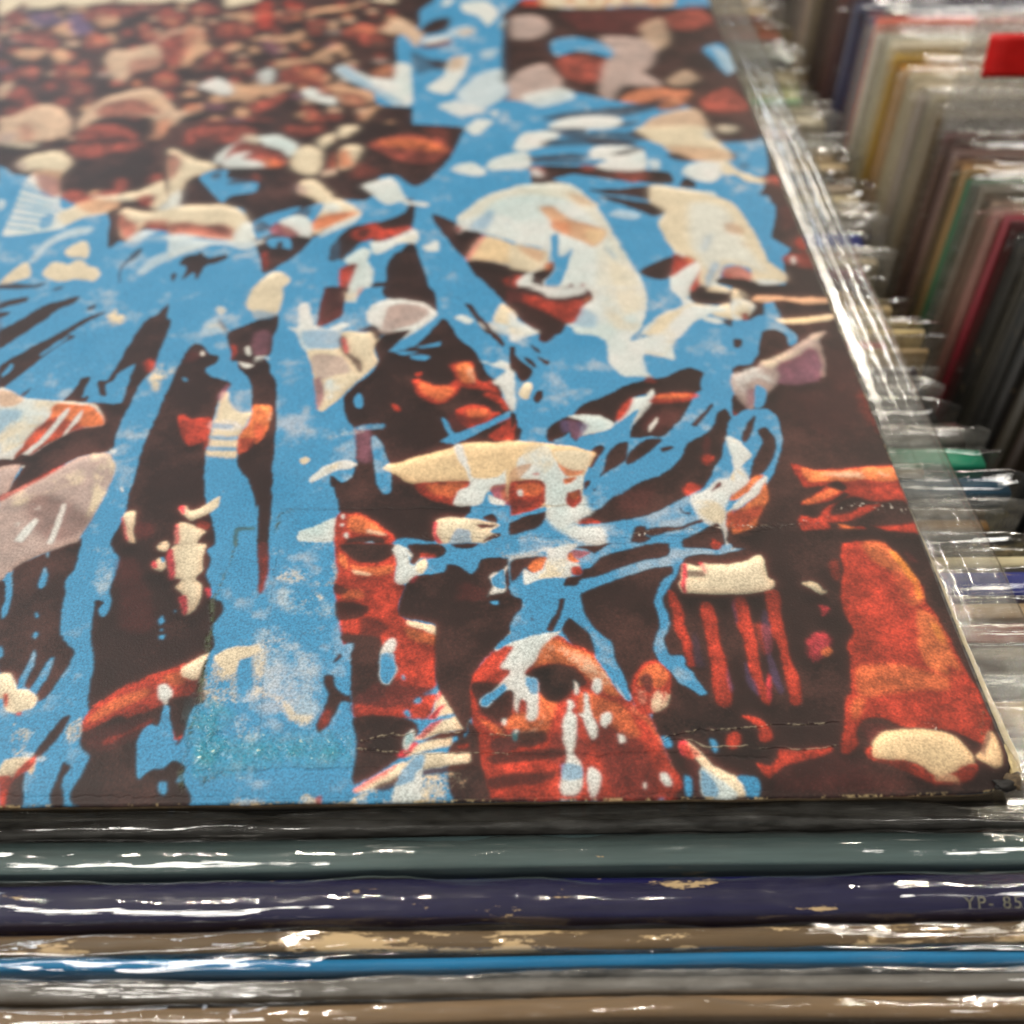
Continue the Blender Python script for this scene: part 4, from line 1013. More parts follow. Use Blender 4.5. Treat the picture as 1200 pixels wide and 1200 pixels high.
k 0.79:0.6 -3512,4525,-3527,4518,-3556,4521,-3558,4530,-3531,4534
k 0.79:0.9 -2745,4531,-2764,4461,-2817,4455,-2861,4533,-2837,4606,-2784,4599
R 0.78:0.9 -2755,4499,-2771,4452,-2806,4453,-2834,4500,-2823,4548,-2786,4548
C 0.79:0.8 -2759,4566,-2776,4543,-2823,4544,-2857,4567,-2830,4588,-2784,4592
k 0.79:0.6 -2770,4511,-2787,4507,-2816,4507,-2816,4516,-2790,4520
t 0.77:0.7 -3761,4394,-3785,4350,-3848,4357,-3892,4395,-3869,4435,-3800,4439
k 0.78:0.9 -3809,4522,-3816,4445,-3872,4442,-3929,4524,-3922,4604,-3863,4606
x 0.78:0.9 -3823,4490,-3828,4446,-3864,4439,-3897,4491,-3894,4548,-3854,4539
k 0.78:0.6 -3836,4504,-3853,4498,-3882,4500,-3884,4509,-3857,4511
m 0.78:0.6 -3839,4464,-3846,4459,-3862,4462,-3863,4468,-3849,4471
k 0.78:0.9 -3964,4524,-3971,4452,-4029,4441,-4081,4526,-4073,4597,-4009,4607
R 0.78:0.9 -3962,4490,-3968,4436,-4013,4443,-4049,4491,-4042,4541,-4002,4550
k 0.78:0.6 -3988,4504,-4002,4495,-4036,4498,-4036,4509,-4007,4511
p 0.76:0.7 -3577,4356,-3598,4306,-3668,4309,-3718,4358,-3692,4406,-3622,4403
k 0.78:0.9 -3620,4495,-3635,4407,-3699,4415,-3750,4496,-3741,4572,-3672,4568
O 0.78:0.9 -3637,4461,-3646,4403,-3691,4413,-3722,4462,-3715,4516,-3671,4513
C 0.79:0.8 -3638,4534,-3663,4507,-3718,4510,-3748,4535,-3732,4560,-3677,4562
k 0.78:0.6 -3651,4472,-3671,4466,-3701,4469,-3704,4480,-3674,4482
t 0.76:0.7 -2495,4296,-2517,4247,-2591,4250,-2632,4298,-2596,4345,-2530,4340
k 0.77:0.9 -2521,4433,-2534,4358,-2597,4365,-2640,4435,-2617,4513,-2552,4504
R 0.77:0.9 -2529,4398,-2543,4351,-2587,4345,-2612,4399,-2599,4452,-2557,4447
C 0.78:0.8 -2531,4471,-2555,4445,-2606,4443,-2631,4473,-2613,4497,-2557,4497
k 0.77:0.6 -2544,4411,-2565,4402,-2599,4407,-2598,4416,-2568,4418
m 0.77:0.6 -2554,4369,-2564,4363,-2581,4367,-2582,4374,-2565,4376
k 0.77:0.9 -3190,4411,-3206,4342,-3263,4350,-3308,4412,-3289,4477,-3236,4481
R 0.77:0.9 -3205,4382,-3216,4338,-3253,4334,-3281,4383,-3273,4432,-3235,4433
k 0.77:0.6 -3222,4393,-3238,4387,-3263,4389,-3265,4398,-3240,4402
k 0.77:0.9 -4234,4402,-4236,4330,-4297,4328,-4349,4403,-4339,4468,-4280,4469
R 0.76:0.9 -4244,4371,-4243,4323,-4283,4317,-4319,4372,-4317,4425,-4275,4420
k 0.77:0.6 -4261,4382,-4275,4376,-4307,4379,-4309,4387,-4280,4391
m 0.76:0.6 -4259,4345,-4265,4339,-4285,4341,-4286,4348,-4271,4352
p 0.75:0.7 -2852,4228,-2882,4186,-2957,4182,-3002,4230,-2969,4276,-2900,4273
k 0.76:0.9 -2887,4365,-2898,4290,-2964,4283,-3004,4366,-2991,4437,-2924,4434
t 0.76:0.9 -2902,4330,-2915,4280,-2955,4276,-2982,4331,-2976,4388,-2932,4378
k 0.76:0.6 -2913,4343,-2931,4334,-2962,4339,-2963,4350,-2935,4352
k 0.76:0.9 -2357,4323,-2375,4251,-2435,4239,-2484,4324,-2454,4408,-2392,4400
R 0.76:0.9 -2370,4288,-2386,4237,-2428,4235,-2455,4289,-2441,4350,-2397,4336
C 0.77:0.8 -2370,4362,-2388,4338,-2440,4339,-2468,4364,-2450,4392,-2396,4391
k 0.76:0.6 -2380,4301,-2403,4293,-2432,4297,-2436,4306,-2404,4310
m 0.75:0.6 -2393,4260,-2402,4254,-2419,4256,-2422,4265,-2403,4267
k 0.76:0.9 -2198,4314,-2217,4251,-2278,4254,-2309,4315,-2290,4383,-2229,4389
R 0.76:0.9 -2215,4284,-2229,4239,-2266,4235,-2285,4285,-2272,4337,-2236,4332
C 0.76:0.8 -2204,4349,-2230,4325,-2280,4326,-2301,4350,-2280,4370,-2234,4374
k 0.76:0.6 -2228,4295,-2242,4288,-2271,4291,-2272,4300,-2245,4304
k 0.76:0.9 -3493,4322,-3506,4247,-3561,4252,-3609,4324,-3598,4398,-3539,4391
R 0.75:0.9 -3506,4292,-3514,4247,-3552,4247,-3582,4293,-3576,4338,-3541,4344
k 0.76:0.6 -3524,4303,-3537,4297,-3567,4299,-3566,4308,-3540,4310
m 0.75:0.6 -3525,4266,-3533,4262,-3548,4262,-3551,4271,-3536,4273
k 0.76:0.9 -3358,4318,-3372,4251,-3427,4235,-3483,4320,-3467,4399,-3400,4400
x 0.75:0.9 -3361,4286,-3374,4237,-3414,4229,-3445,4287,-3436,4339,-3397,4343
C 0.76:0.8 -3370,4358,-3393,4329,-3444,4330,-3482,4359,-3455,4381,-3406,4385
k 0.76:0.6 -3385,4297,-3400,4291,-3433,4293,-3435,4304,-3403,4306
m 0.75:0.6 -3387,4258,-3395,4250,-3413,4254,-3415,4261,-3398,4265
k 0.75:0.9 -4312,4289,-4321,4221,-4383,4224,-4440,4291,-4432,4365,-4371,4364
R 0.75:0.9 -4321,4257,-4331,4209,-4368,4211,-4404,4258,-4402,4314,-4365,4314
k 0.75:0.6 -4340,4270,-4356,4262,-4388,4265,-4390,4275,-4361,4277
m 0.74:0.6 -4338,4230,-4346,4224,-4365,4226,-4367,4234,-4351,4236
C 0.73:0.7 -2984,4116,-3011,4069,-3082,4074,-3127,4118,-3099,4163,-3025,4166
k 0.75:0.9 -3013,4253,-3030,4171,-3096,4169,-3141,4255,-3123,4339,-3056,4327
t 0.75:0.9 -3031,4219,-3036,4162,-3081,4169,-3109,4220,-3103,4278,-3062,4280
k 0.75:0.6 -3044,4232,-3063,4226,-3094,4229,-3098,4239,-3064,4241
k 0.75:0.9 -3879,4245,-3888,4178,-3946,4185,-3983,4247,-3979,4305,-3927,4308
R 0.74:0.9 -3888,4218,-3896,4180,-3928,4170,-3959,4219,-3957,4259,-3924,4267
k 0.74:0.6 -3908,4229,-3921,4222,-3947,4225,-3952,4233,-3923,4235
k 0.75:0.9 -2728,4232,-2747,4150,-2811,4153,-2859,4234,-2836,4320,-2775,4317
R 0.74:0.9 -2739,4201,-2755,4148,-2796,4147,-2829,4202,-2812,4251,-2769,4252
k 0.74:0.6 -2762,4214,-2778,4205,-2811,4208,-2809,4219,-2782,4220
m 0.74:0.6 -2766,4174,-2777,4167,-2795,4170,-2797,4178,-2778,4180
x 0.73:0.7 -3960,4102,-3974,4053,-4048,4062,-4095,4103,-4071,4142,-4003,4148
k 0.75:0.9 -4003,4236,-4017,4160,-4073,4151,-4134,4238,-4124,4317,-4064,4325
R 0.74:0.9 -4020,4202,-4020,4148,-4060,4144,-4104,4204,-4098,4265,-4052,4262
C 0.75:0.8 -4031,4277,-4045,4249,-4102,4252,-4137,4279,-4119,4302,-4065,4306
k 0.74:0.6 -4032,4215,-4052,4209,-4084,4212,-4090,4222,-4056,4224
C 0.73:0.7 -2020,4080,-2048,4042,-2105,4047,-2135,4082,-2113,4119,-2053,4118
k 0.74:0.9 -2032,4194,-2060,4125,-2112,4138,-2147,4195,-2121,4263,-2066,4256
t 0.74:0.9 -2055,4166,-2067,4118,-2102,4127,-2126,4167,-2106,4207,-2072,4215
k 0.74:0.6 -2065,4177,-2081,4171,-2109,4173,-2112,4182,-2083,4184
x 0.73:0.7 -3697,4084,-3712,4039,-3777,4040,-3828,4085,-3801,4126,-3744,4130
k 0.74:0.9 -3728,4205,-3740,4132,-3801,4143,-3850,4207,-3833,4272,-3778,4285
x 0.74:0.9 -3741,4176,-3747,4124,-3786,4130,-3818,4177,-3813,4221,-3776,4227
k 0.74:0.6 -3753,4186,-3772,4178,-3802,4183,-3805,4191,-3776,4195
m 0.73:0.6 -3755,4149,-3766,4145,-3784,4147,-3785,4153,-3769,4155
k 0.74:0.9 -4130,4166,-4140,4104,-4197,4100,-4247,4168,-4241,4241,-4180,4238
R 0.73:0.9 -4141,4137,-4142,4085,-4177,4088,-4213,4138,-4210,4182,-4172,4188
C 0.74:0.8 -4154,4202,-4168,4177,-4217,4180,-4243,4203,-4233,4226,-4182,4226
k 0.73:0.6 -4155,4148,-4170,4142,-4202,4144,-4202,4154,-4176,4156
m 0.73:0.6 -4156,4112,-4163,4106,-4179,4109,-4183,4117,-4166,4119
k 0.73:0.9 -3531,4133,-3536,4061,-3600,4066,-3641,4135,-3630,4204,-3572,4203
R 0.73:0.9 -3541,4102,-3545,4049,-3589,4056,-3620,4103,-3608,4149,-3571,4148
k 0.73:0.6 -3552,4113,-3569,4107,-3600,4109,-3604,4120,-3575,4121
m 0.73:0.6 -3555,4076,-3566,4070,-3583,4072,-3583,4080,-3569,4082
k 0.73:0.9 -3246,4086,-3257,4011,-3326,4018,-3380,4088,-3356,4166,-3288,4168
R 0.72:0.9 -3252,4051,-3266,3993,-3308,3993,-3345,4053,-3334,4108,-3288,4109
k 0.72:0.6 -3274,4066,-3289,4056,-3327,4060,-3325,4071,-3293,4072
m 0.72:0.6 -3277,4023,-3286,4017,-3305,4020,-3306,4028,-3288,4029
k 0.72:0.9 -2597,4061,-2609,3998,-2666,3989,-2697,4063,-2686,4131,-2629,4132
R 0.72:0.9 -2604,4033,-2620,3982,-2656,3983,-2685,4034,-2671,4085,-2632,4084
k 0.72:0.6 -2618,4043,-2636,4037,-2664,4042,-2667,4050,-2638,4052
m 0.72:0.6 -2625,4009,-2635,4003,-2650,4005,-2650,4013,-2636,4015
k 0.72:0.9 -2869,4032,-2883,3952,-2941,3961,-2982,4034,-2969,4103,-2908,4111
R 0.72:0.9 -2880,4002,-2892,3956,-2931,3954,-2959,4003,-2950,4058,-2908,4057
C 0.73:0.8 -2882,4071,-2903,4049,-2957,4050,-2986,4072,-2963,4095,-2908,4094
k 0.72:0.6 -2894,4012,-2911,4006,-2943,4009,-2943,4019,-2913,4021
t 0.70:0.7 -2145,3881,-2183,3836,-2254,3837,-2304,3883,-2262,3934,-2186,3927
k 0.72:0.9 -2156,4021,-2186,3945,-2256,3948,-2306,4023,-2269,4111,-2199,4095
R 0.72:0.9 -2178,3985,-2197,3937,-2245,3930,-2275,3986,-2255,4042,-2206,4042
k 0.72:0.6 -2198,3999,-2218,3991,-2251,3994,-2250,4004,-2220,4007
m 0.71:0.6 -2207,3957,-2217,3949,-2239,3953,-2238,3961,-2220,3963
t 0.70:0.7 -2409,3898,-2443,3857,-2506,3862,-2543,3900,-2522,3943,-2452,3938
k 0.72:0.9 -2450,4021,-2468,3948,-2528,3957,-2566,4022,-2545,4085,-2485,4089
x 0.72:0.9 -2459,3990,-2478,3947,-2515,3943,-2544,3991,-2525,4042,-2486,4043
k 0.72:0.6 -2474,4003,-2492,3995,-2524,3999,-2526,4007,-2495,4011
m 0.71:0.6 -2480,3965,-2492,3959,-2507,3961,-2509,3969,-2493,3971
k 0.72:0.9 -4215,4041,-4221,3973,-4281,3976,-4330,4043,-4325,4117,-4267,4122
t 0.72:0.9 -4225,4011,-4225,3955,-4263,3958,-4306,4012,-4301,4067,-4257,4056
C 0.72:0.8 -4228,4076,-4249,4056,-4301,4053,-4334,4078,-4318,4102,-4264,4099
k 0.72:0.6 -4235,4021,-4253,4014,-4284,4018,-4288,4028,-4258,4030
x 0.70:0.7 -2685,3864,-2709,3822,-2777,3829,-2812,3866,-2787,3905,-2721,3910
k 0.71:0.9 -2709,3982,-2728,3916,-2787,3915,-2827,3983,-2808,4054,-2750,4049
O 0.71:0.9 -2729,3952,-2738,3904,-2774,3903,-2804,3953,-2789,3999,-2752,3998
k 0.71:0.6 -2739,3964,-2755,3956,-2783,3960,-2786,3968,-2757,3970
m 0.71:0.6 -2743,3928,-2753,3922,-2768,3924,-2770,3932,-2755,3934
g 0.70:0.7 -3839,3874,-3857,3833,-3927,3834,-3975,3875,-3948,3918,-3887,3919
k 0.71:0.9 -3889,3995,-3897,3929,-3953,3924,-4002,3996,-3999,4065,-3945,4075
R 0.71:0.9 -3897,3965,-3904,3912,-3941,3916,-3974,3966,-3974,4012,-3934,4016
C 0.72:0.8 -3907,4031,-3927,4007,-3979,4010,-4009,4033,-3993,4057,-3940,4058
k 0.71:0.6 -3913,3977,-3934,3969,-3963,3974,-3967,3982,-3938,3985
m 0.71:0.6 -3918,3939,-3926,3934,-3943,3936,-3945,3944,-3929,3945
k 0.71:0.9 -3735,3979,-3746,3898,-3812,3908,-3869,3981,-3857,4057,-3789,4056
t 0.71:0.9 -3750,3947,-3754,3894,-3796,3904,-3832,3948,-3826,4000,-3785,3997
C 0.72:0.8 -3760,4017,-3777,3995,-3831,3994,-3862,4019,-3848,4043,-3795,4042
k 0.71:0.6 -3766,3959,-3785,3952,-3818,3956,-3821,3966,-3789,3968
k 0.71:0.9 -3029,3964,-3056,3895,-3115,3888,-3160,3965,-3149,4044,-3080,4041
R 0.71:0.9 -3047,3930,-3057,3875,-3102,3874,-3141,3931,-3128,3981,-3083,3986
C 0.72:0.8 -3050,4006,-3074,3980,-3133,3977,-3162,4008,-3142,4034,-3083,4035
k 0.71:0.6 -3063,3944,-3086,3937,-3116,3939,-3121,3949,-3088,3952
k 0.71:0.9 -3593,3969,-3606,3898,-3664,3889,-3715,3971,-3709,4055,-3647,4048
R 0.71:0.9 -3600,3937,-3611,3880,-3657,3891,-3687,3938,-3682,3994,-3638,3994
k 0.71:0.6 -3623,3949,-3640,3942,-3672,3946,-3678,3956,-3645,3958
m 0.70:0.6 -3623,3910,-3633,3904,-3653,3906,-3655,3914,-3637,3916
g 0.69:0.7 -1992,3820,-2025,3784,-2087,3779,-2119,3822,-2094,3861,-2026,3858
k 0.71:0.9 -2005,3938,-2033,3875,-2094,3872,-2131,3940,-2102,4014,-2042,4015
R 0.71:0.9 -2026,3909,-2043,3864,-2081,3862,-2105,3910,-2088,3955,-2048,3957
C 0.71:0.8 -2021,3973,-2045,3953,-2096,3952,-2117,3974,-2095,4000,-2047,3997
k 0.71:0.6 -2042,3921,-2059,3913,-2085,3918,-2086,3926,-2059,3927
C 0.69:0.7 -3333,3834,-3354,3796,-3416,3798,-3461,3836,-3435,3878,-3373,3877
k 0.71:0.9 -3361,3950,-3377,3889,-3435,3884,-3474,3951,-3464,4013,-3409,4021
R 0.71:0.9 -3372,3922,-3380,3877,-3417,3880,-3444,3923,-3440,3969,-3404,3971
k 0.71:0.6 -3391,3933,-3407,3927,-3434,3929,-3439,3939,-3409,3941
m 0.70:0.6 -3393,3897,-3401,3891,-3419,3893,-3420,3901,-3404,3903
x 0.69:0.7 -2282,3799,-2307,3754,-2377,3754,-2430,3801,-2386,3845,-2319,3846
k 0.71:0.9 -2292,3936,-2316,3864,-2383,3868,-2428,3938,-2399,4014,-2334,4025
R 0.70:0.9 -2302,3903,-2323,3844,-2364,3843,-2390,3904,-2380,3965,-2331,3955
C 0.71:0.8 -2305,3978,-2332,3951,-2384,3951,-2417,3980,-2395,4006,-2337,4005
k 0.71:0.6 -2324,3917,-2344,3907,-2376,3911,-2382,3921,-2347,3925
m 0.70:0.6 -2332,3873,-2345,3868,-2363,3870,-2364,3880,-2346,3882
c 0.00:1 -5039,6435,-4819,6432,-4730,6071,-4758,5978,-4786,5886,-4820,5781
c 0.00:1 -4844,6433,-4587,6429,-4470,6068,-4489,5974,-4580,5929,-4672,5961,-4715,6024
c 0.00:1 -4575,6429,-4209,6424,-4132,6079,-4233,6018,-4326,5972,-4424,5989,-4471,6052
c 0.00:1 -4197,6424,-3794,6419,-3729,6065,-3862,6029,-4003,6030,-4091,6057
c 0.00:1 -3782,6419,-3611,6417,-3554,6072,-3704,6058
R 1.11:0.6 -4811,5856,-4715,5916,-4623,5734,-4654,5617,-4750,5706
v 1.10:0.6 -4640,5824,-4474,5882,-4366,5672,-4507,5616
v 1.09:0.8 -4361,5850,-4272,5819,-4139,5582,-4152,5469,-4238,5498,-4321,5671
R 0.96:0.8 -4269,5849,-4151,5970,-4030,5816,-4072,5668,-4170,5699
k 0.37:0.6 -4222,5848,-4204,5875,-4170,5842,-4188,5815
k 0.37:0.6 -4135,5847,-4116,5874,-4082,5840,-4101,5814
k 0.74:0.45 -4244,5759,-4125,5742,-4019,5771,-4060,5668,-4151,5669
t 0.74:0.45 -4172,5848,-4135,5847,-4108,5763,-4154,5763
t 0.95:0.8 -4156,5728,-4022,5786,-3996,5638,-4053,5595,-4121,5639
R 1.13:0.6 -4111,5908,-3885,6029,-3840,5935,-3927,5814,-4015,5756
t 0.93:0.8 -4397,5585,-4344,5672,-4249,5498,-4251,5428,-4349,5499
R 0.90:1 -4133,5399,-4090,5482,-3982,5411,-3949,5301,-4016,5208,-4099,5276
k 0.35:0.6 -4094,5371,-4083,5396,-4057,5365,-4068,5341
k 0.35:0.6 -4033,5370,-4022,5395,-3997,5364,-4008,5340
k 0.69:0.45 -4103,5289,-4020,5275,-3949,5301,-3971,5208,-4034,5208
t 0.69:0.45 -4059,5371,-4033,5370,-4010,5294,-4041,5294
O 0.90:0.6 -4104,5412,-4005,5411,-3983,5329,-4060,5330
R 1.04:0.6 -4619,5475,-4414,5529,-4308,5360,-4279,5225,-4442,5335,-4563,5336
t 0.87:0.8 -4541,5202,-4439,5254,-4322,5225,-4355,5121,-4453,5096
t 0.87:0.9 -4285,5172,-4233,5251,-4152,5118,-4151,5041,-4214,5041
R 0.84:0.9 -4430,4893,-4389,4993,-4307,4967,-4277,4867,-4355,4819
k 0.32:0.6 -4411,4923,-4400,4938,-4377,4919,-4389,4903
k 0.32:0.6 -4355,4922,-4344,4938,-4322,4918,-4333,4903
k 0.64:0.45 -4423,4871,-4348,4861,-4280,4878,-4305,4818,-4363,4819
t 0.64:0.45 -4379,4922,-4355,4922,-4337,4873,-4366,4874
R 0.83:1 -4180,4890,-4182,5041,-4097,4964,-4002,4963,-3963,4838,-4014,4742,-4151,4792
k 0.32:0.6 -4148,4919,-4133,4946,-4101,4913,-4116,4886
k 0.32:0.6 -4071,4918,-4056,4945,-4024,4912,-4039,4885
k 0.64:0.45 -4163,4831,-4057,4815,-3964,4843,-3997,4742,-4077,4743
t 0.64:0.45 -4103,4919,-4071,4918,-4043,4835,-4083,4836
O 0.83:0.6 -4072,4913,-3996,4937,-3979,4838,-4044,4815
R 0.92:0.7 -4021,4624,-3976,4718,-3908,4693,-3883,4599,-3974,4565
k 0.31:0.6 -4004,4656,-3993,4670,-3974,4653,-3984,4639
k 0.31:0.6 -3953,4656,-3943,4669,-3923,4652,-3934,4639
k 0.62:0.45 -4017,4611,-3949,4603,-3887,4617,-3912,4565,-3965,4565
t 0.62:0.45 -3974,4656,-3953,4656,-3939,4613,-3965,4613
R 0.92:0.9 -3831,5607,-3788,5664,-3704,5491,-3677,5325,-3760,5353
k 0.35:0.6 -3792,5526,-3788,5557,-3768,5519,-3772,5489
k 0.35:0.6 -3754,5526,-3750,5556,-3730,5519,-3734,5488
k 0.71:0.45 -3788,5425,-3734,5408,-3692,5440,-3695,5325,-3735,5325
t 0.71:0.45 -3770,5526,-3754,5526,-3730,5431,-3750,5431
R 0.95:0.9 -3761,5842,-3693,5902,-3569,5750,-3556,5632,-3616,5547,-3703,5634
k 0.37:0.6 -3707,5758,-3696,5790,-3668,5750,-3680,5718
k 0.37:0.6 -3642,5757,-3630,5789,-3603,5749,-3615,5717
k 0.73:0.45 -3718,5652,-3629,5633,-3552,5667,-3577,5546,-3644,5547
t 0.73:0.45 -3670,5757,-3642,5757,-3617,5657,-3651,5658
O 0.95:0.5 -3718,5752,-3579,5691,-3617,5604
R 0.97:0.7 -3566,5901,-3468,5992,-3420,5748,-3529,5779
k 0.37:0.6 -3541,5894,-3533,5916,-3515,5889,-3523,5867
k 0.37:0.6 -3497,5894,-3489,5916,-3471,5888,-3479,5867
k 0.75:0.45 -3549,5821,-3489,5809,-3437,5832,-3455,5748,-3500,5749
t 0.75:0.45 -3516,5894,-3497,5894,-3481,5825,-3504,5826
R 0.88:0.9 -3673,5407,-3587,5518,-3403,5544,-3370,5321,-3371,5005,-3424,4955,-3493,4981,-3580,5137
C 0.92:0.7 -3673,5407,-3593,5546,-3409,5573,-3386,5515,-3570,5489,-3642,5365
t 0.87:0.8 -3425,5267,-3322,5239,-3311,5186,-3371,5056,-3403,4955,-3435,5006
C 0.85:1 -3931,5089,-3905,5193,-3803,5219,-3692,5298,-3631,5270,-3567,5033,-3584,4920,-3685,4908,-3722,4762,-3751,4715,-3823,4836,-3876,4961
R 0.98:0.6 -3765,5061,-3596,5111,-3561,4957,-3679,4884,-3697,4786
q 0.82:0.7 -3810,4787,-3732,4762,-3730,4714,-3771,4715
R 0.82:0.9 -3563,4784,-3531,4919,-3460,4881,-3398,4782,-3393,4663,-3433,4616,-3536,4712
k 0.31:0.6 -3533,4796,-3521,4823,-3495,4789,-3507,4762
k 0.31:0.6 -3470,4795,-3458,4822,-3432,4789,-3444,4762
k 0.63:0.45 -3545,4706,-3460,4690,-3384,4719,-3411,4616,-3476,4617
t 0.63:0.45 -3496,4795,-3470,4795,-3448,4711,-3481,4711
O 0.82:0.5 -3533,4832,-3444,4807,-3429,4734,-3506,4759
C 0.80:0.8 -4459,4700,-4401,4771,-4365,4628,-4375,4536,-4405,4537
R 0.90:0.8 -4387,4605,-4324,4722,-4229,4580,-4180,4488,-4130,4420,-4164,4311,-4216,4290,-4236,4444,-4327,4513
C 0.74:1 -4316,4270,-4255,4291,-4207,4355,-4163,4432,-4090,4453,-3995,4397,-3908,4265,-3867,4138,-3876,4055,-3940,4016,-3978,3926,-4043,3957,-4143,3948,-4205,3939
R 0.84:0.5 -4172,4183,-4137,4225,-4059,4099,-4034,3957,-4094,3997
g 0.72:0.8 -4252,4081,-4164,4100,-4146,3958,-4205,3939
C 0.69:0.9 -4043,3725,-4010,3820,-3932,3896,-3815,3875,-3764,3778,-3773,3666,-4016,3669
q 0.68:0.6 -4034,3725,-4004,3800,-3965,3705
C 0.75:1 -3823,4116,-3856,4286,-3815,4461,-3725,4574,-3604,4654,-3497,4629,-3393,4478,-3315,4344,-3199,4453,-3177,4342,-3281,4278,-3289,4048,-3305,3947,-3463,3910,-3515,3930,-3384,4049,-3447,4280,-3559,4303,-3729,4284,-3784,4199
R 0.77:0.8 -3786,4350,-3756,4460,-3633,4527,-3522,4480,-3427,4367,-3388,4323,-3486,4324,-3598,4304,-3729,4284
t 0.78:0.6 -3604,4572,-3468,4547,-3383,4389,-3472,4434
R 0.71:1 -3812,3994,-3805,4137,-3706,4198,-3605,4176,-3479,4050,-3473,3949,-3551,3891,-3607,3892,-3642,3815,-3734,3816,-3811,3895
m 0.72:0.8 -3730,4074,-3679,4094,-3649,4052,-3700,4033
m 0.72:0.8 -3602,4052,-3550,4072,-3530,4031,-3575,4021
q 0.82:0.5 -3604,3951,-3544,4010,-3575,3911
O 0.84:0.7 -3422,4216,-3340,4279,-3298,4089,-3337,3968,-3454,3949,-3389,4069
R 0.84:0.6 -3213,4088,-3127,4233,-3071,3944,-3173,3986
R 0.68:0.8 -3261,3753,-3236,3848,-3164,3809,-3150,3658,-3231,3696
k 0.26:0.6 -3244,3771,-3235,3788,-3219,3767,-3227,3750
k 0.26:0.6 -3202,3771,-3193,3788,-3177,3767,-3185,3750
k 0.53:0.45 -3253,3715,-3196,3705,-3146,3723,-3165,3658,-3208,3658
t 0.53:0.45 -3219,3771,-3202,3771,-3188,3718,-3210,3718
C 0.68:1 -3236,3848,-3131,3827,-3040,3788,-3015,3656,-3132,3657
c 0.00:1 -3422,6414,-3147,6411,-3117,6066,-3210,5989,-3316,5928,-3350,6022
R 1.13:0.7 -3572,5932,-3444,5992,-3403,5838,-3483,5779
k 0.38:0.6 -3537,5906,-3524,5926,-3503,5902,-3515,5883
k 0.38:0.6 -3479,5906,-3467,5925,-3445,5901,-3458,5882
k 0.75:0.45 -3554,5843,-3477,5831,-3406,5851,-3436,5778,-3496,5779
t 0.75:0.45 -3503,5906,-3479,5906,-3465,5846,-3495,5846
R 1.07:0.7 -3330,5629,-3102,5685,-3047,5483,-3166,5400,-3298,5458
t 0.96:0.7 -3271,5806,-3149,5834,-3097,5655,-3209,5716
r 1.11:0.8 -3128,5988,-3044,6050,-2952,5595,-3033,5539,-3100,5744
R 1.10:0.8 -2960,5802,-2895,5831,-2829,5681,-2889,5624
k 0.37:0.6 -2929,5747,-2920,5766,-2904,5743,-2914,5724
k 0.37:0.6 -2886,5747,-2876,5766,-2860,5742,-2870,5724
k 0.74:0.45 -2943,5686,-2885,5675,-2831,5694,-2855,5623,-2900,5624
t 0.74:0.45 -2904,5747,-2886,5747,-2876,5689,-2898,5689
r 0.76:0.7 -2945,6017,-2855,6047,-2788,5891,-2876,5861
t 0.76:0.9 -2780,5830,-2652,5920,-2469,5948,-2419,6041,-2422,5948,-2532,5887,-2730,5799
R 0.94:0.8 -2738,5680,-2605,5708,-2619,5534,-2694,5506
k 0.36:0.6 -2704,5627,-2692,5645,-2674,5622,-2687,5604
k 0.36:0.6 -2653,5626,-2640,5644,-2623,5622,-2635,5604
k 0.72:0.45 -2724,5567,-2655,5556,-2590,5575,-2623,5505,-2676,5506
t 0.72:0.45 -2675,5627,-2653,5626,-2643,5570,-2670,5570
R 0.92:0.9 -2493,5504,-2394,5646,-2265,5586,-2272,5389,-2316,5266,-2371,5390,-2462,5419
O 0.93:0.6 -2465,5560,-2288,5587,-2267,5472,-2406,5531
c 0.77:0.9 -2341,6104,-2187,6102,-2181,6007,-2313,6040
t 0.93:0.8 -2227,5529,-2162,5732,-2143,5443
t 0.91:0.7 -3055,5399,-2927,5425,-2765,5451,-2767,5381,-2889,5314,-3051,5371
p 1.02:0.7 -3007,5371,-2893,5342,-2840,5127,-2887,5154,-2957,5261
R 0.86:0.9 -3302,5030,-3273,5212,-3181,5237,-3162,5131,-3207,5028,-3219,4927,-3261,4928
k 0.33:0.6 -3286,5112,-3274,5140,-3250,5105,-3262,5077
k 0.33:0.6 -3225,5111,-3213,5139,-3189,5104,-3201,5077
k 0.66:0.45 -3300,5019,-3218,5003,-3144,5033,-3172,4927,-3235,4928
t 0.66:0.45 -3251,5111,-3225,5111,-3206,5024,-3238,5025
t 0.89:0.9 -3527,5603,-3442,5573,-3322,5239,-3344,5134,-3376,5082,-3392,4955
R 1.04:0.6 -3521,5574,-3437,5544,-3414,5267,-3424,5109
t 0.89:0.8 -3224,5238,-3140,5318,-3088,5263,-3160,5184
t 0.88:0.8 -2636,5124,-2495,5309,-2443,5228,-2561,5123,-2595,5046
R 0.97:0.7 -3172,4952,-2982,4949,-2966,4850,-3106,4876
k 0.32:0.6 -3127,4911,-3107,4920,-3085,4909,-3104,4900
k 0.32:0.6 -3055,4910,-3036,4919,-3013,4908,-3032,4899
k 0.65:0.45 -3159,4882,-3064,4876,-2972,4884,-3022,4850,-3097,4851
t 0.65:0.45 -3085,4911,-3055,4910,-3046,4882,-3084,4883
w 0.81:0.9 -3265,4685,-3175,4803,-3075,4706,-3034,4588,-3101,4566,-3215,4637
t 0.80:0.9 -3047,4658,-2871,4703,-2743,4666,-2746,4619,-2896,4540,-3084,4474,-3108,4497,-3034,4588
W 0.83:0.7 -2939,4874,-2856,4948,-2827,4751,-2881,4703,-2923,4776
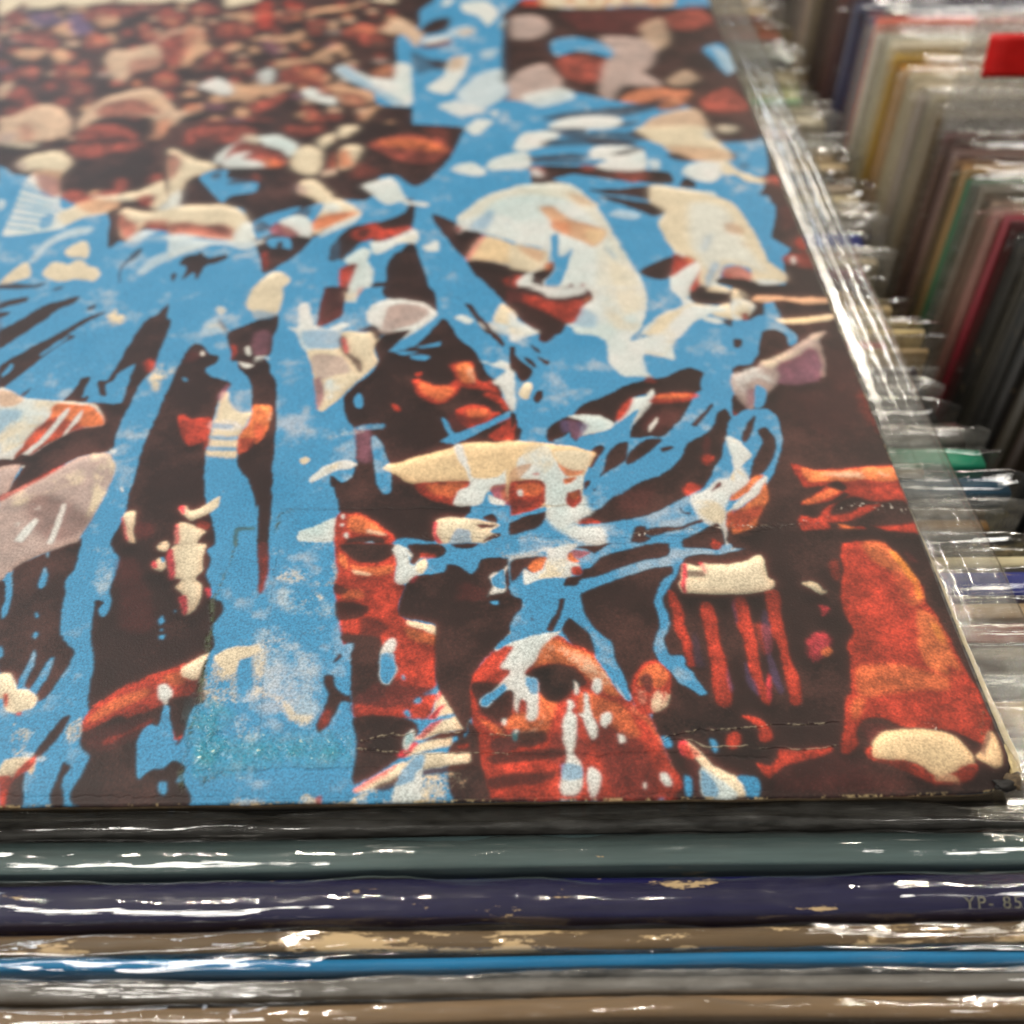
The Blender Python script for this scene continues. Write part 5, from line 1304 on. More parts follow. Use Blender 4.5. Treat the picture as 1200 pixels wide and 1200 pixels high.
R 0.83:1 -2803,4872,-2754,4972,-2631,4995,-2545,4894,-2518,4747,-2484,4627,-2597,4724,-2679,4725,-2768,4774
O 0.83:0.6 -2709,4946,-2580,4919,-2552,4771,-2672,4821
t 0.85:0.7 -2861,5049,-2662,5073,-2552,5045,-2716,4996,-2810,4922
w 0.79:1 -2647,4629,-2568,4652,-2434,4534,-2414,4443,-2462,4432,-2591,4513
R 0.80:0.8 -2577,4723,-2479,4674,-2434,4534,-2519,4581
k 0.31:0.6 -2543,4647,-2532,4664,-2516,4643,-2527,4626
k 0.31:0.6 -2497,4646,-2485,4663,-2470,4642,-2481,4625
k 0.62:0.45 -2561,4591,-2499,4581,-2441,4599,-2470,4534,-2518,4535
t 0.62:0.45 -2516,4647,-2497,4646,-2488,4594,-2513,4594
w 0.81:1 -2475,4918,-2419,4993,-2267,4816,-2098,4765,-2075,4427,-2167,4462,-2198,4600,-2308,4696,-2420,4794
b 0.63:0.5 -2475,4918,-2406,4967,-2321,4841,-2084,4552,-2076,4439,-2306,4672
O 0.84:0.8 -2242,4890,-2174,4964,-2111,4963,-2099,4789,-2193,4803
k 0.32:0.6 -2215,4894,-2201,4910,-2185,4890,-2199,4875
k 0.32:0.6 -2163,4894,-2150,4909,-2133,4890,-2147,4874
k 0.64:0.45 -2238,4843,-2170,4833,-2103,4850,-2140,4790,-2194,4791
t 0.64:0.45 -2185,4894,-2163,4894,-2157,4845,-2184,4845
t 0.79:1 -2479,4674,-2410,4697,-2250,4613,-2164,4553,-2207,4463,-2320,4397,-2386,4465,-2436,4557
R 0.91:0.7 -2431,4603,-2297,4578,-2229,4486,-2318,4375
k 0.30:0.6 -2383,4510,-2364,4531,-2341,4505,-2360,4485
k 0.30:0.6 -2311,4509,-2292,4530,-2268,4504,-2287,4484
k 0.60:0.45 -2414,4443,-2318,4430,-2226,4452,-2276,4374,-2351,4375
t 0.60:0.45 -2341,4510,-2311,4509,-2301,4446,-2339,4446
R 0.78:1 -2935,4472,-2848,4494,-2725,4607,-2745,4470,-2811,4381,-2860,4316
t 0.76:0.8 -2269,4265,-2229,4374,-2136,4439,-2196,4329,-2224,4200
O 0.77:0.8 -3284,4432,-3185,4431,-3182,4364,-3263,4332
k 0.30:0.6 -3256,4391,-3247,4400,-3234,4389,-3243,4380
k 0.30:0.6 -3218,4391,-3209,4400,-3196,4389,-3205,4380
k 0.59:0.45 -3269,4362,-3219,4356,-3172,4365,-3195,4331,-3234,4332
t 0.59:0.45 -3234,4391,-3218,4391,-3211,4363,-3230,4363
R 0.74:1 -2653,4164,-2597,4248,-2552,4356,-2473,4268,-2461,4161,-2515,4058,-2613,4080
k 0.29:0.6 -2624,4235,-2606,4262,-2581,4229,-2599,4202
k 0.29:0.6 -2551,4234,-2533,4261,-2507,4228,-2525,4201
k 0.57:0.45 -2651,4147,-2553,4131,-2461,4159,-2506,4058,-2582,4059
t 0.57:0.45 -2582,4235,-2551,4234,-2536,4151,-2575,4152
O 0.75:0.5 -2570,4269,-2534,4290,-2509,4162,-2547,4162
R 0.73:1 -3204,4047,-3152,4212,-3063,4254,-2945,4188,-2904,4063,-2949,3943,-3047,3964,-3122,3965
m 0.73:0.7 -3136,4087,-3083,4107,-3075,4065,-3119,4046
m 0.73:0.7 -3026,4106,-2980,4116,-2971,4064,-3009,4065
C 0.72:0.7 -2897,4022,-2819,4062,-2840,3961
R 0.86:0.8 -2921,4274,-2853,4273,-2823,4145,-2877,4125
k 0.29:0.6 -2895,4213,-2889,4227,-2878,4210,-2884,4197
k 0.29:0.6 -2866,4213,-2860,4226,-2848,4210,-2855,4196
k 0.57:0.45 -2903,4169,-2864,4161,-2828,4175,-2842,4124,-2873,4125
t 0.57:0.45 -2878,4213,-2866,4213,-2858,4171,-2873,4172
w 0.71:1 -2810,4062,-2749,4102,-2575,3938,-2559,3820,-2639,3860,-2778,3980
C 0.72:1 -2444,3936,-2392,4057,-2257,4138,-2261,4075,-2374,3975,-2419,3877
t 0.94:0.6 -2652,4996,-2492,4698,-2178,4600,-2474,4627
b 0.48:1 -1998,5880,-1843,6098,-1392,6092,-1465,5752,-1398,5518,-1405,4929,-1427,4781,-1334,4755,-1287,4588,-970,4631,-1031,3630,-1788,3640,-1689,4047,-1764,4324,-1984,4393,-2124,4417,-2187,4462,-2216,4695,-2106,4741,-2075,4888,-2116,5197,-2121,5442,-2034,5469,-1986,5641
w 0.82:1 -2104,5014,-2018,4987,-1999,4837,-1977,4437,-2086,4439,-2198,4600,-2224,4791,-2106,4741
b 0.91:0.5 -2206,4695,-2094,4553,-2006,4438,-2149,4485
C 0.92:1 -2216,5528,-2172,5702,-2092,5701,-2005,5554,-1956,5468,-1989,5249,-2040,5386,-2089,5470,-2178,5471
k 0.94:1 -1971,5554,-1910,5699,-1797,5757,-1802,5552,-1900,5468,-1967,5469
R 0.90:0.9 -1968,5275,-1775,5382,-1795,5300,-1924,5248
k 0.34:0.6 -1932,5329,-1910,5341,-1888,5326,-1909,5314
k 0.34:0.6 -1857,5328,-1835,5340,-1813,5325,-1834,5313
k 0.69:0.45 -1969,5289,-1870,5281,-1773,5293,-1830,5247,-1908,5248
t 0.69:0.45 -1888,5329,-1857,5328,-1851,5290,-1890,5291
w 0.91:0.9 -1941,5384,-1800,5466,-1786,5382,-1937,5302
k 0.85:0.6 -2018,5195,-1883,5063,-1776,5035,-1783,4934,-1877,4910,-1969,4861
k 0.85:0.8 -1905,5063,-1776,5035,-1783,4934,-1857,4935
w 0.83:1 -1897,4667,-1801,4835,-1777,5061,-1650,5138,-1677,4882,-1743,4618,-1792,4572,-1875,4619
C 0.86:0.9 -1771,4884,-1767,5087,-1692,5112,-1689,4958
w 0.38:1 -1722,6001,-1558,6062,-1464,5843,-1533,5606,-1603,5784,-1696,5846
w 0.77:0.8 -1867,6098,-1771,6065,-1838,5940
W 0.93:0.7 -1790,5523,-1691,5608,-1612,5549,-1666,5437,-1766,5438
C 0.93:0.8 -1734,5522,-1645,5564,-1633,5493,-1710,5451
W 0.88:0.6 -1575,5190,-1467,5242,-1510,5084,-1574,5098
W 0.80:0.8 -1712,4594,-1593,4832,-1447,4929,-1418,4590,-1489,4453,-1569,4365,-1669,4456
w 0.77:0.9 -1827,4413,-1709,4479,-1549,4365,-1588,4321,-1685,4279,-1765,4346
w 0.76:0.9 -1519,4342,-1332,4362,-1373,4232,-1490,4277
w 0.74:1 -1644,4151,-1587,4235,-1499,4212,-1566,4108,-1613,4046
W 0.95:0.7 -1465,5634,-1395,5812,-1314,5841,-1376,5518,-1421,5518
k 0.35:1 -1453,5752,-1371,5934,-1297,6090,-1036,6087,-1072,5807,-1160,5292,-1053,5236,-997,5077,-937,5181,-964,4726,-1098,4728,-1193,4951,-1298,5004,-1282,4803,-1395,4829,-1399,5461,-1314,5841,-1419,5722
r 0.77:1 -1310,6059,-1179,6089,-1172,5931,-1278,5902
R 0.94:1 -1376,5489,-1281,5780,-1212,5749,-1229,5573,-1309,5488
k 0.36:0.6 -1342,5662,-1324,5688,-1307,5656,-1325,5629
k 0.36:0.6 -1282,5661,-1264,5687,-1247,5655,-1265,5629
k 0.73:0.45 -1375,5575,-1297,5560,-1217,5587,-1267,5488,-1329,5489
t 0.73:0.45 -1307,5661,-1282,5661,-1280,5580,-1312,5580
O 0.87:1 -1359,5187,-1248,5293,-1117,5264,-1169,5053,-1215,4952,-1317,5081
R 0.89:0.7 -1226,5293,-1116,5291,-1168,5079
k 0.34:0.6 -1207,5206,-1194,5225,-1183,5202,-1195,5183
k 0.34:0.6 -1165,5206,-1153,5225,-1142,5201,-1154,5182
k 0.68:0.45 -1230,5143,-1177,5132,-1122,5152,-1157,5079,-1200,5080
t 0.68:0.45 -1183,5206,-1165,5206,-1165,5146,-1187,5147
R 0.85:0.8 -1089,4925,-1042,5026,-948,4999,-957,4848,-1042,4825
k 0.33:0.6 -1061,4945,-1045,4963,-1031,4940,-1047,4922
k 0.33:0.6 -1009,4944,-993,4962,-979,4939,-995,4922
k 0.65:0.45 -1091,4885,-1023,4874,-954,4893,-999,4824,-1053,4825
t 0.65:0.45 -1031,4944,-1009,4944,-1009,4888,-1036,4888
w 0.37:0.9 -1041,5992,-882,6085,-920,5455,-1013,5599,-1073,5777
c 0.77:0.7 -953,6086,-882,6085,-895,5866
g 0.90:0.6 -1136,5346,-1001,5400,-1096,5264
C 0.82:1 -1348,4589,-1324,4755,-1247,4927,-1165,4876,-1098,4728,-964,4726,-970,4631,-1184,4634,-1288,4542
w 0.79:1 -1227,4541,-1163,4634,-1002,4608,-976,4538,-1043,4403,-1141,4449
R 0.78:0.8 -1429,4521,-1288,4531,-1252,4405,-1170,4472,-1072,4426,-1194,4360,-1292,4362,-1410,4408
W 0.78:0.7 -1400,4475,-1329,4497,-1331,4406
w 0.74:1 -1182,4145,-1120,4250,-989,4314,-1001,4121,-1128,4061
k 0.74:0.6 -1267,4209,-1180,4208,-1202,4124
b 0.57:0.5 -1125,4144,-1024,4227,-1000,4142
k 0.69:0.6 -1307,3785,-1122,3801,-1022,3781,-1023,3752,-1289,3756
k 0.68:0.6 -1290,3727,-1024,3733,-1026,3714,-1281,3708
R 0.73:0.6 -1223,4083,-1032,4080,-1110,4040
w 0.72:1 -1379,3863,-1338,4043,-1280,4104,-1129,4040,-1228,3940,-1305,3862
w 0.68:1 -1527,3711,-1472,3787,-1324,3843,-1308,3708,-1400,3653,-1527,3655
W 0.67:0.8 -1725,3639,-1673,3713,-1563,3674,-1545,3637
t 0.00:1 -925,6382,-217,6373,-253,5982,-364,5936,-500,5985,-714,5956,-744,5864,-895,5866,-938,5928
c 0.00:1 -907,6382,-706,6379,-755,5957,-813,5880,-894,5881,-925,5959
c 0.00:1 -669,6379,-571,6377,-631,5971,-688,5987
c 0.00:1 -547,6377,-474,6376,-518,5985,-565,5986
c 0.00:1 -449,6376,-364,6375,-410,6000,-476,5991
c 0.00:1 -339,6374,-230,6373,-287,5998,-370,5990
W 0.95:0.8 -1039,5777,-955,5836,-849,5685,-835,5568,-931,5469,-1053,5485
m 1.11:0.7 -738,5803,-334,5798,-355,5620,-738,5654
R 0.93:0.7 -500,5535,-358,5591,-375,5448,-483,5478
k 0.36:0.6 -473,5534,-456,5547,-443,5531,-459,5519
k 0.36:0.6 -421,5534,-405,5547,-392,5531,-408,5518
k 0.72:0.45 -504,5492,-438,5484,-369,5497,-415,5448,-468,5449
t 0.72:0.45 -443,5534,-421,5534,-423,5494,-450,5494
R 0.98:0.7 -667,5956,-366,5921,-327,5859,-677,5833
C 0.93:0.7 -322,5798,-222,5766,-230,5446,-307,5281,-359,5392
p 0.93:0.7 -351,5649,-290,5590,-347,5309
R 1.12:0.7 -149,5795,-51,5917,-1,5854,-10,5645,-128,5617
k 0.37:0.6 -117,5795,-95,5822,-82,5789,-104,5762
k 0.37:0.6 -55,5794,-34,5821,-21,5788,-42,5761
k 0.74:0.45 -161,5706,-83,5690,1,5718,-62,5616,-126,5617
t 0.74:0.45 -81,5795,-55,5794,-64,5710,-96,5711
R 1.14:0.4 -194,5981,-6,5979,-118,5856
b 0.51:1 -1059,5345,-936,5371,-790,5260,-753,5048,-824,5101,-917,5155,-998,5051,-1014,5156,-1065,5210
R 0.85:1 -1075,5001,-957,5025,-842,4998,-830,4871,-926,4848,-984,4923,-1080,4900
C 0.85:1 -800,5425,-642,5451,-432,5337,-397,5255,-459,5096,-568,4868,-469,4648,-545,4697,-689,4699,-760,4467,-842,4445,-844,4677,-823,4822,-748,4971,-716,5232
k 1.35:0.3 -640,5231,-515,5176,-547,5071,-612,5072
p 0.94:0.5 -834,4822,-753,4920,-756,4628,-835,4536
O 0.80:1 -754,4535,-713,4651,-607,4698,-471,4625,-522,4532,-628,4488
C 0.82:1 -501,4720,-398,4891,-335,4890,-261,4741,-360,4695,-428,4648,-471,4625
t 0.78:1 -523,4352,-468,4486,-370,4623,-315,4576,-370,4462,-441,4373
k 0.76:0.7 -688,4488,-474,4601,-523,4352,-616,4222,-687,4096,-775,4182,-1004,4227,-898,4356
b 0.45:0.6 -898,4356,-650,4465,-593,4442,-805,4289
W 0.89:0.8 -245,5253,-58,5332,-118,5224,-212,5172
W 0.90:0.8 -337,5391,-245,5418,-256,5253,-317,5200
b 0.50:1 -172,5225,-66,5278,-26,5117,-12,4811,-53,4812,-131,4988
C 0.85:0.8 -98,5065,-26,5117,-1,4811,-57,4787
t 0.89:0.7 -77,5278,17,5250,-17,5170
R 0.84:1 -244,4939,-163,4989,-98,4862,-137,4813,-234,4864
k 0.32:0.6 -216,4919,-196,4934,-181,4915,-201,4899
k 0.32:0.6 -156,4918,-136,4933,-121,4914,-141,4898
k 0.65:0.45 -254,4866,-177,4857,-96,4873,-152,4813,-215,4814
t 0.65:0.45 -181,4918,-156,4918,-160,4869,-191,4869
R 0.78:1 -274,4438,-220,4528,-84,4620,-1,4457,-6,4367,-98,4413,-208,4347,-267,4348
R 0.74:0.7 -269,4133,-157,4174,2,4301,-27,4193,-192,4069,-250,4070
t 0.75:0.5 -137,4173,-8,4301,-23,4214
C 0.72:1 -686,4107,-594,4243,-467,4329,-346,4349,-324,4218,-323,4092,-362,3949,-280,3868,-225,3751,-301,3733,-472,3832,-560,3872,-581,4013
t 0.70:0.8 -536,3911,-419,3950,-280,3868,-225,3751,-338,3734,-419,3812
w 0.79:1 -1093,4609,-1024,4585,-931,4446,-994,4402,-1093,4403
b 0.45:0.8 -1006,4538,-935,4538,-895,4401,-975,4380
t 0.80:0.8 -973,4751,-845,4536,-810,4467,-907,4514
W 0.74:0.7 -1109,4272,-974,4248,-971,4142,-1117,4102
b 0.41:0.8 -323,4092,-275,4029,-171,3967,-33,3945,-24,3768,-38,3617,-228,3620,-194,3770,-277,3888,-325,4009
k 0.72:0.6 -1119,4061,-860,4078,-653,4055,-638,4013,-759,3934,-945,3957,-1111,4020
k 0.84:1 -1370,5949,-992,5913,-144,5918,26,5885,48,5304,56,4725,44,4108,-79,3955,-361,3959,-341,4272,-436,4497,-792,4444,-1287,4594,-1438,4745,-1431,5605
t 0.00:1 -1151,6385,-297,6374,-341,5983,-694,5988,-989,5960,-1166,5947
c 0.00:1 -1139,6385,-968,6382,-1006,5976,-1124,5962
c 0.00:1 -937,6382,-815,6380,-852,6005,-940,6006
c 0.00:1 -785,6380,-706,6379,-739,6012,-798,6012
c 0.00:1 -675,6379,-571,6377,-616,6002,-687,6003
c 0.00:1 -535,6377,-388,6375,-444,6016,-550,6017
m 0.95:1 -1022,5883,-412,5875,-179,5661,-458,5449,-927,5526
g 0.94:1 -1373,5751,-1200,5779,-1121,5601,-1183,5423,-1378,5391
g 0.81:1 -1305,4928,-1171,4989,-1077,4740,-1133,4622,-1239,4479,-1390,4424,-1412,4744
b 0.51:1 -1130,5353,-961,5420,-750,5280,-718,5015,-842,5147,-974,5195,-1113,5118
R 0.85:1 -1102,5052,-978,5129,-809,5049,-794,4890,-899,4708,-1074,4801
g 0.85:1 -809,5418,-493,5380,-421,5242,-496,4980,-574,4868,-491,4672,-723,4663,-802,4473,-869,4589,-814,4985,-731,5179
C 0.92:0.7 -527,5593,-369,5738,-355,5378,-447,5175,-521,5380
R 0.96:1 -303,5813,-90,5886,-36,5660,-198,5517,-330,5590
C 0.83:0.7 -461,4823,-332,4915,-240,4729,-416,4659
k 0.85:1 -444,5208,-236,5239,-191,4976,-336,4884,-472,4732,-536,4855
k 0.77:1 -291,4730,-37,4787,18,4434,-93,4006,-275,4060,-322,4327
R 0.78:1 -273,4494,-99,4638,-15,4434,-63,4324,-274,4315
b 0.50:1 -169,5225,-34,5305,20,4974,-71,4818,-129,5040
W 0.86:0.5 -99,5238,-15,5169,5,4879,-74,4880
O 0.79:1 -751,4489,-624,4627,-482,4643,-413,4583,-566,4453,-722,4387
O 0.78:1 -530,4441,-411,4600,-324,4582,-397,4411,-527,4357
k 0.30:0.6 -486,4502,-462,4524,-445,4496,-468,4475
k 0.30:0.6 -414,4501,-391,4523,-373,4495,-397,4474
k 0.60:0.45 -532,4429,-440,4416,-343,4439,-410,4356,-484,4357
t 0.60:0.45 -444,4501,-414,4501,-419,4433,-456,4433
b 0.44:1 -1439,4481,-1240,4450,-1033,4591,-790,4473,-549,4385,-627,4116,-1442,4075
W 0.79:0.8 -1338,4537,-1107,4651,-1011,4533,-1217,4394
k 0.76:0.8 -1072,4326,-772,4388,-525,4486,-537,4385,-783,4251,-1029,4217,-1222,4241
k 0.74:0.6 -1249,4177,-908,4215,-667,4196,-794,4129
w 0.75:1 -1178,4124,-1126,4229,-903,4280,-761,4224,-843,4119
C 0.73:1 -678,4091,-589,4249,-330,4355,-296,4165,-354,4010,-461,3910,-599,3937
k 0.31:1 -4218,3979,-3075,3964,-2905,3088,-2909,3025,-3074,3059,-3211,3077,-3234,2968,-3316,2969,-3342,2908,-3394,3143,-3437,3241,-3484,3226,-3561,3260,-3688,3345,-3741,3467,-3764,3574,-3844,3575,-3947,3650,-4028,3651,-4134,3726
b 0.32:1 -4128,3707,-4022,3632,-3933,3604,-3931,3487,-3916,3331,-3899,3198,-3871,3038,-3899,3023
c 0.52:1 -4040,3744,-4010,3820,-3948,3857,-3852,3876,-3764,3778,-3755,3665,-3780,3629,-3872,3667,-3932,3686,-3974,3650
g 0.52:0.7 -4049,3744,-4004,3772,-3965,3650,-4040,3716
D 0.54:0.7 -4218,3979,-3984,3976,-4022,3917,-4140,3938
w 0.48:1 -3934,3595,-3920,3649,-3794,3648,-3737,3467,-3673,3278,-3634,3277,-3575,3310,-3530,3210,-3592,3129,-3628,3082,-3735,3052,-3878,3022,-3896,3166,-3919,3365,-3937,3505
t 0.50:1 -3935,3668,-3791,3666,-3722,3432,-3755,3398,-3790,3398,-3883,3558
p 0.50:0.6 -3914,3631,-3778,3592,-3726,3415,-3782,3398
b 0.32:0.8 -3933,3549,-3761,3415,-3925,3522
b 0.32:0.8 -3928,3505,-3724,3380,-3715,3363,-3925,3466
b 0.32:0.8 -3921,3426,-3702,3320,-3696,3300,-3917,3400
b 0.31:0.8 -3914,3365,-3692,3270,-3684,3245,-3910,3340
b 0.31:0.8 -3908,3306,-3707,3237,-3701,3215,-3904,3281
b 0.31:0.8 -3899,3239,-3701,3187,-3703,3166,-3896,3218
b 0.30:0.8 -3893,3182,-3720,3139,-3722,3118,-3889,3157
b 0.30:0.8 -3885,3117,-3747,3091,-3750,3073,-3882,3096
b 0.47:0.8 -3746,3196,-3688,3228,-3671,3114,-3720,3083
W 0.48:0.8 -4014,3367,-3976,3358,-3965,3298,-3977,3257
b 0.31:1 -3703,3380,-3619,3344,-3617,3277,-3660,3278
c 0.47:0.9 -3671,3228,-3588,3327,-3477,3394,-3420,3241,-3496,3209,-3567,3161,-3612,3114
t 0.48:1 -3609,3310,-3561,3447,-3429,3411,-3381,3291,-3441,3258,-3484,3226,-3539,3243
R 0.49:1 -3706,3467,-3676,3484,-3569,3412,-3508,3446,-3425,3463,-3424,3393,-3524,3377,-3567,3344,-3623,3328,-3703,3397
D 0.49:0.8 -3564,3395,-3411,3410,-3307,3409,-3325,3341,-3450,3359
R 1.08:0.8 -3810,3954,-3553,3970,-3412,3969,-3491,3871,-3583,3872,-3637,3796,-3719,3797,-3806,3875
R 1.04:0.6 -3659,3777,-3512,3737,-3480,3680,-3552,3681
k 0.51:1 -3764,3574,-3740,3740,-3673,3796,-3558,3775,-3443,3680,-3398,3569,-3425,3463,-3548,3465,-3662,3466,-3722,3432
R 0.75:0.8 -3456,3588,-3412,3552,-3394,3445,-3460,3463
c 0.50:1 -3248,3734,-3237,3810,-3172,3847,-3037,3769,-3011,3637,-3065,3547,-3111,3389,-3165,3322,-3185,3255,-3227,3289,-3233,3391,-3294,3357,-3394,3410,-3315,3444,-3261,3514,-3188,3585,-3122,3694
q 0.53:0.7 -3261,3753,-3251,3829,-3160,3789,-3170,3751,-3235,3715
R 0.76:0.9 -3305,3550,-3286,3623,-3196,3621,-3220,3567,-3279,3514
r 0.73:0.8 -3320,3392,-3237,3408,-3227,3289,-3286,3323
W 0.72:0.8 -3165,3322,-3115,3407,-3067,3303,-3065,3253,-3185,3255
k 0.32:1 -3103,3476,-3063,3583,-2987,3510,-2953,3336,-3062,3320
b 0.33:0.9 -3049,3601,-3008,3619,-2976,3457,-3029,3547
g 0.52:1 -3150,3658,-3106,3751,-3077,3694,-3104,3566
c 0.47:1 -3381,3224,-3343,3273,-3249,3239,-3120,3271,-2950,3319,-2911,3121,-3014,3090,-3134,3107,-3205,3124,-3240,3061,-3251,2968,-3312,3015,-3356,3126
r 0.69:0.8 -3381,3224,-3322,3223,-3252,3109,-3246,2983,-3291,2999,-3356,3126
c 0.47:0.9 -3351,3240,-3262,3223,-3238,3157,-3306,3158
r 0.92:0.7 -3213,3157,-2917,3153,-2896,3041,-3074,3059,-3198,3092
k 0.30:0.8 -3424,3258,-3381,3257,-3348,3126,-3304,2984,-3333,2908,-3373,3095
W 0.68:0.8 -3267,2968,-3224,3061,-3140,3060,-3176,2998,-2899,3057,-2890,3010,-3053,2965,-3185,2967
b 0.45:0.7 -3192,2998,-3093,2997,-3047,2935,-3182,2921
W 0.65:0.6 -3153,2701,-3104,2830,-2991,2904,-2881,2963,-2869,2902,-2978,2844,-3072,2757,-3123,2672
W 0.67:0.7 -3679,2794,-3672,2928,-3638,3004,-3549,3097,-3461,3096,-3469,3048,-3543,3018,-3604,2973,-3642,2882,-3658,2779
c 0.44:1 -3537,2881,-3513,2941,-3473,2971,-3435,2925,-3415,2820,-3451,2835,-3507,2836
c 0.43:1 -3580,2678,-3582,2764,-3551,2792,-3486,2762,-3467,2806,-3435,2805,-3399,2761,-3343,2732,-3324,2674,-3338,2626,-3422,2648,-3450,2634,-3512,2635
c 0.42:1 -3764,2617,-3739,2708,-3695,2794,-3666,2765,-3637,2671,-3684,2637,-3730,2610
k 0.27:0.8 -3759,2603,-3676,2609,-3595,2601,-3555,2621,-3573,2580,-3647,2568,-3747,2569
k 0.26:0.7 -3711,2461,-3654,2493,-3589,2506,-3617,2473,-3707,2448
k 0.41:0.6 -3507,2566,-3477,2593,-3465,2579,-3488,2552
k 0.26:0.8 -3306,2423,-3275,2449,-3272,2422,-3293,2403
k 0.28:0.8 -3223,2631,-3240,2730,-3225,2832,-3199,2891,-3179,2906,-3185,2831,-3219,2773,-3228,2716,-3211,2617
k 0.28:1 -2971,2770,-2951,2828,-2906,2843,-2854,2827,-2840,2754,-2858,2725,-2865,2640,-2892,2697,-2936,2641,-2925,2741
k 0.27:0.8 -2989,2670,-2979,2698,-2965,2670,-2969,2614
m 0.39:0.5 -3752,2583,-3611,2205,-3602,2133
k 0.31:1 -3326,4172,-2153,4157,-2102,3499,-2141,3342,-2219,3343,-2304,3327,-2358,3345,-2381,3244,-2324,3049,-2396,2957,-2429,2836,-2497,2749,-2562,2679,-2602,2809,-2635,2914,-2723,3150,-2760,3266,-3075,3304,-3128,3271
R 0.83:0.8 -3206,3966,-3207,4108,-3124,4170,-2913,4167,-2822,4083,-2897,3962,-3032,3984,-3115,4025,-3155,3945
k 0.55:0.6 -3162,4026,-3066,4065,-3001,4024,-3080,3944
c 0.51:1 -3264,3888,-3190,3848,-3092,3769,-2971,3711,-2997,3656,-3067,3601,-3097,3530,-3101,3424,-3094,3270,-3125,3254
R 0.52:0.8 -3255,3848,-3178,3790,-3164,3639,-3184,3567,-3193,3567
W 0.49:0.8 -3155,3390,-3108,3459,-3088,3321,-3128,3271
w 0.53:0.9 -2997,3749,-2976,3884,-2915,3962,-2866,4002,-2868,3902,-2768,3746,-2705,3689,-2823,3691,-2947,3730
R 0.53:1 -2947,3730,-2921,3942,-2862,3982,-2740,3920,-2657,3860,-2598,3763,-2632,3688,-2702,3670,-2826,3709,-2904,3692
w 0.53:0.9 -2951,3749,-2895,3844,-2805,3862,-2848,3785,-2732,3746,-2714,3689,-2921,3682
o 0.52:0.7 -2738,3784,-2641,3745,-2632,3688,-2714,3689
w 0.54:1 -2812,4021,-2705,4061,-2575,3938,-2562,3839,-2603,3801,-2660,3880,-2740,3920
D 0.83:0.7 -2895,4063,-2816,4042,-2781,3940,-2862,3982
R 0.84:0.7 -2682,4164,-2451,4161,-2480,4078,-2588,4039,-2654,4101
c 0.53:1 -2588,3763,-2561,3898,-2499,3927,-2435,3857,-2413,3704,-2433,3612,-2476,3594,-2555,3650
c 0.55:1 -2468,3976,-2420,4057,-2347,4076,-2259,4159,-2253,4096,-2357,3995,-2407,3936,-2428,3877
o 0.53:1 -2324,3856,-2295,3934,-2229,3933,-2233,3777,-2245,3702,-2342,3684,-2371,3779
R 0.52:0.8 -2382,3798,-2330,3915,-2312,3740,-2363,3703,-2320,3647,-2402,3575,-2395,3666
c 0.54:0.9 -2272,3894,-2229,3933,-2239,3739,-2270,3778
D 0.51:0.6 -2393,3648,-2252,3683,-2334,3610,-2402,3575
R 0.51:0.7 -2264,3628,-2198,3796,-2166,3626,-2218,3518,-2194,3447,-2250,3483
R 0.82:0.6 -2186,3973,-2142,4013,-2132,3893
b 0.33:1 -3041,3583,-2997,3656,-2899,3664,-2893,3581,-2762,3543,-2712,3507,-2710,3436,-2800,3403,-2855,3369,-2872,3318,-2943,3422,-2992,3493
k 0.51:0.7 -2981,3619,-2941,3646,-2929,3581,-2962,3564
k 0.51:0.8 -2878,3545,-2768,3634,-2792,3672,-2703,3560,-2777,3525,-2872,3509
R 0.51:0.6 -2768,3634,-2706,3579,-2715,3525,-2756,3561
k 0.32:1 -3101,3424,-3097,3530,-3054,3583,-2940,3404,-2881,3318,-2993,3319,-3079,3320
k 0.32:1 -2850,3386,-2719,3436,-2720,3671,-2576,3669,-2512,3594,-2518,3504,-2484,3381,-2371,3311,-2488,3279,-2566,3230,-2681,3199,-2729,3183,-2760,3266
c 0.49:1 -2513,3469,-2496,3540,-2436,3557,-2372,3467,-2318,3379,-2354,3311,-2380,3311,-2449,3381,-2506,3416
p 0.75:0.5 -2526,3504,-2471,3486,-2451,3398,-2506,3416
c 0.47:1 -2378,3295,-2334,3362,-2261,3327,-2157,3225,-2185,3160,-2279,3096,-2354,3018,-2389,3034,-2409,3130,-2379,3228
o 0.47:0.9 -2401,3130,-2309,3210,-2174,3225,-2281,3112,-2358,3050,-2391,3050
W 0.48:0.8 -2354,3311,-2302,3310,-2261,3243,-2345,3227
w 0.46:0.9 -2337,3018,-2264,3112,-2155,3208,-2182,3127,-2289,3033,-2334,2987
c 0.46:1 -3125,3254,-3017,3269,-2886,3301,-2794,3266,-2743,3216,-2715,3150,-2660,3069,-2647,2991,-2689,2945,-2774,2962,-2895,2994,-3017,3027,-3075,3028
r 0.69:0.8 -3096,3123,-3007,3138,-2916,3105,-2836,3120,-2766,3055,-2760,2977,-2862,2994,-3001,3027,-3075,3028
m 0.69:0.5 -2916,3105,-2813,3087,-2782,3008,-2884,3025
W 0.46:0.8 -2763,2992,-2723,3150,-2671,3085,-2653,2976,-2703,2930
b 0.30:1 -2684,3118,-2630,3198,-2520,3263,-2462,3279,-2496,3213,-2389,3312,-2352,3294,-2407,3050,-2466,2989,-2569,3021,-2645,2975
k 0.46:0.7 -2668,3117,-2639,3149,-2576,3068,-2607,3053,-2655,3038
k 0.47:0.7 -2513,3213,-2417,3261,-2422,3163,-2458,3179
w 0.46:1 -2555,3148,-2460,3196,-2392,3130,-2383,2988,-2433,2988,-2470,3020,-2520,3020
r 0.46:0.8 -2584,3116,-2551,3124,-2455,3035,-2466,2989,-2517,3005,-2588,3037
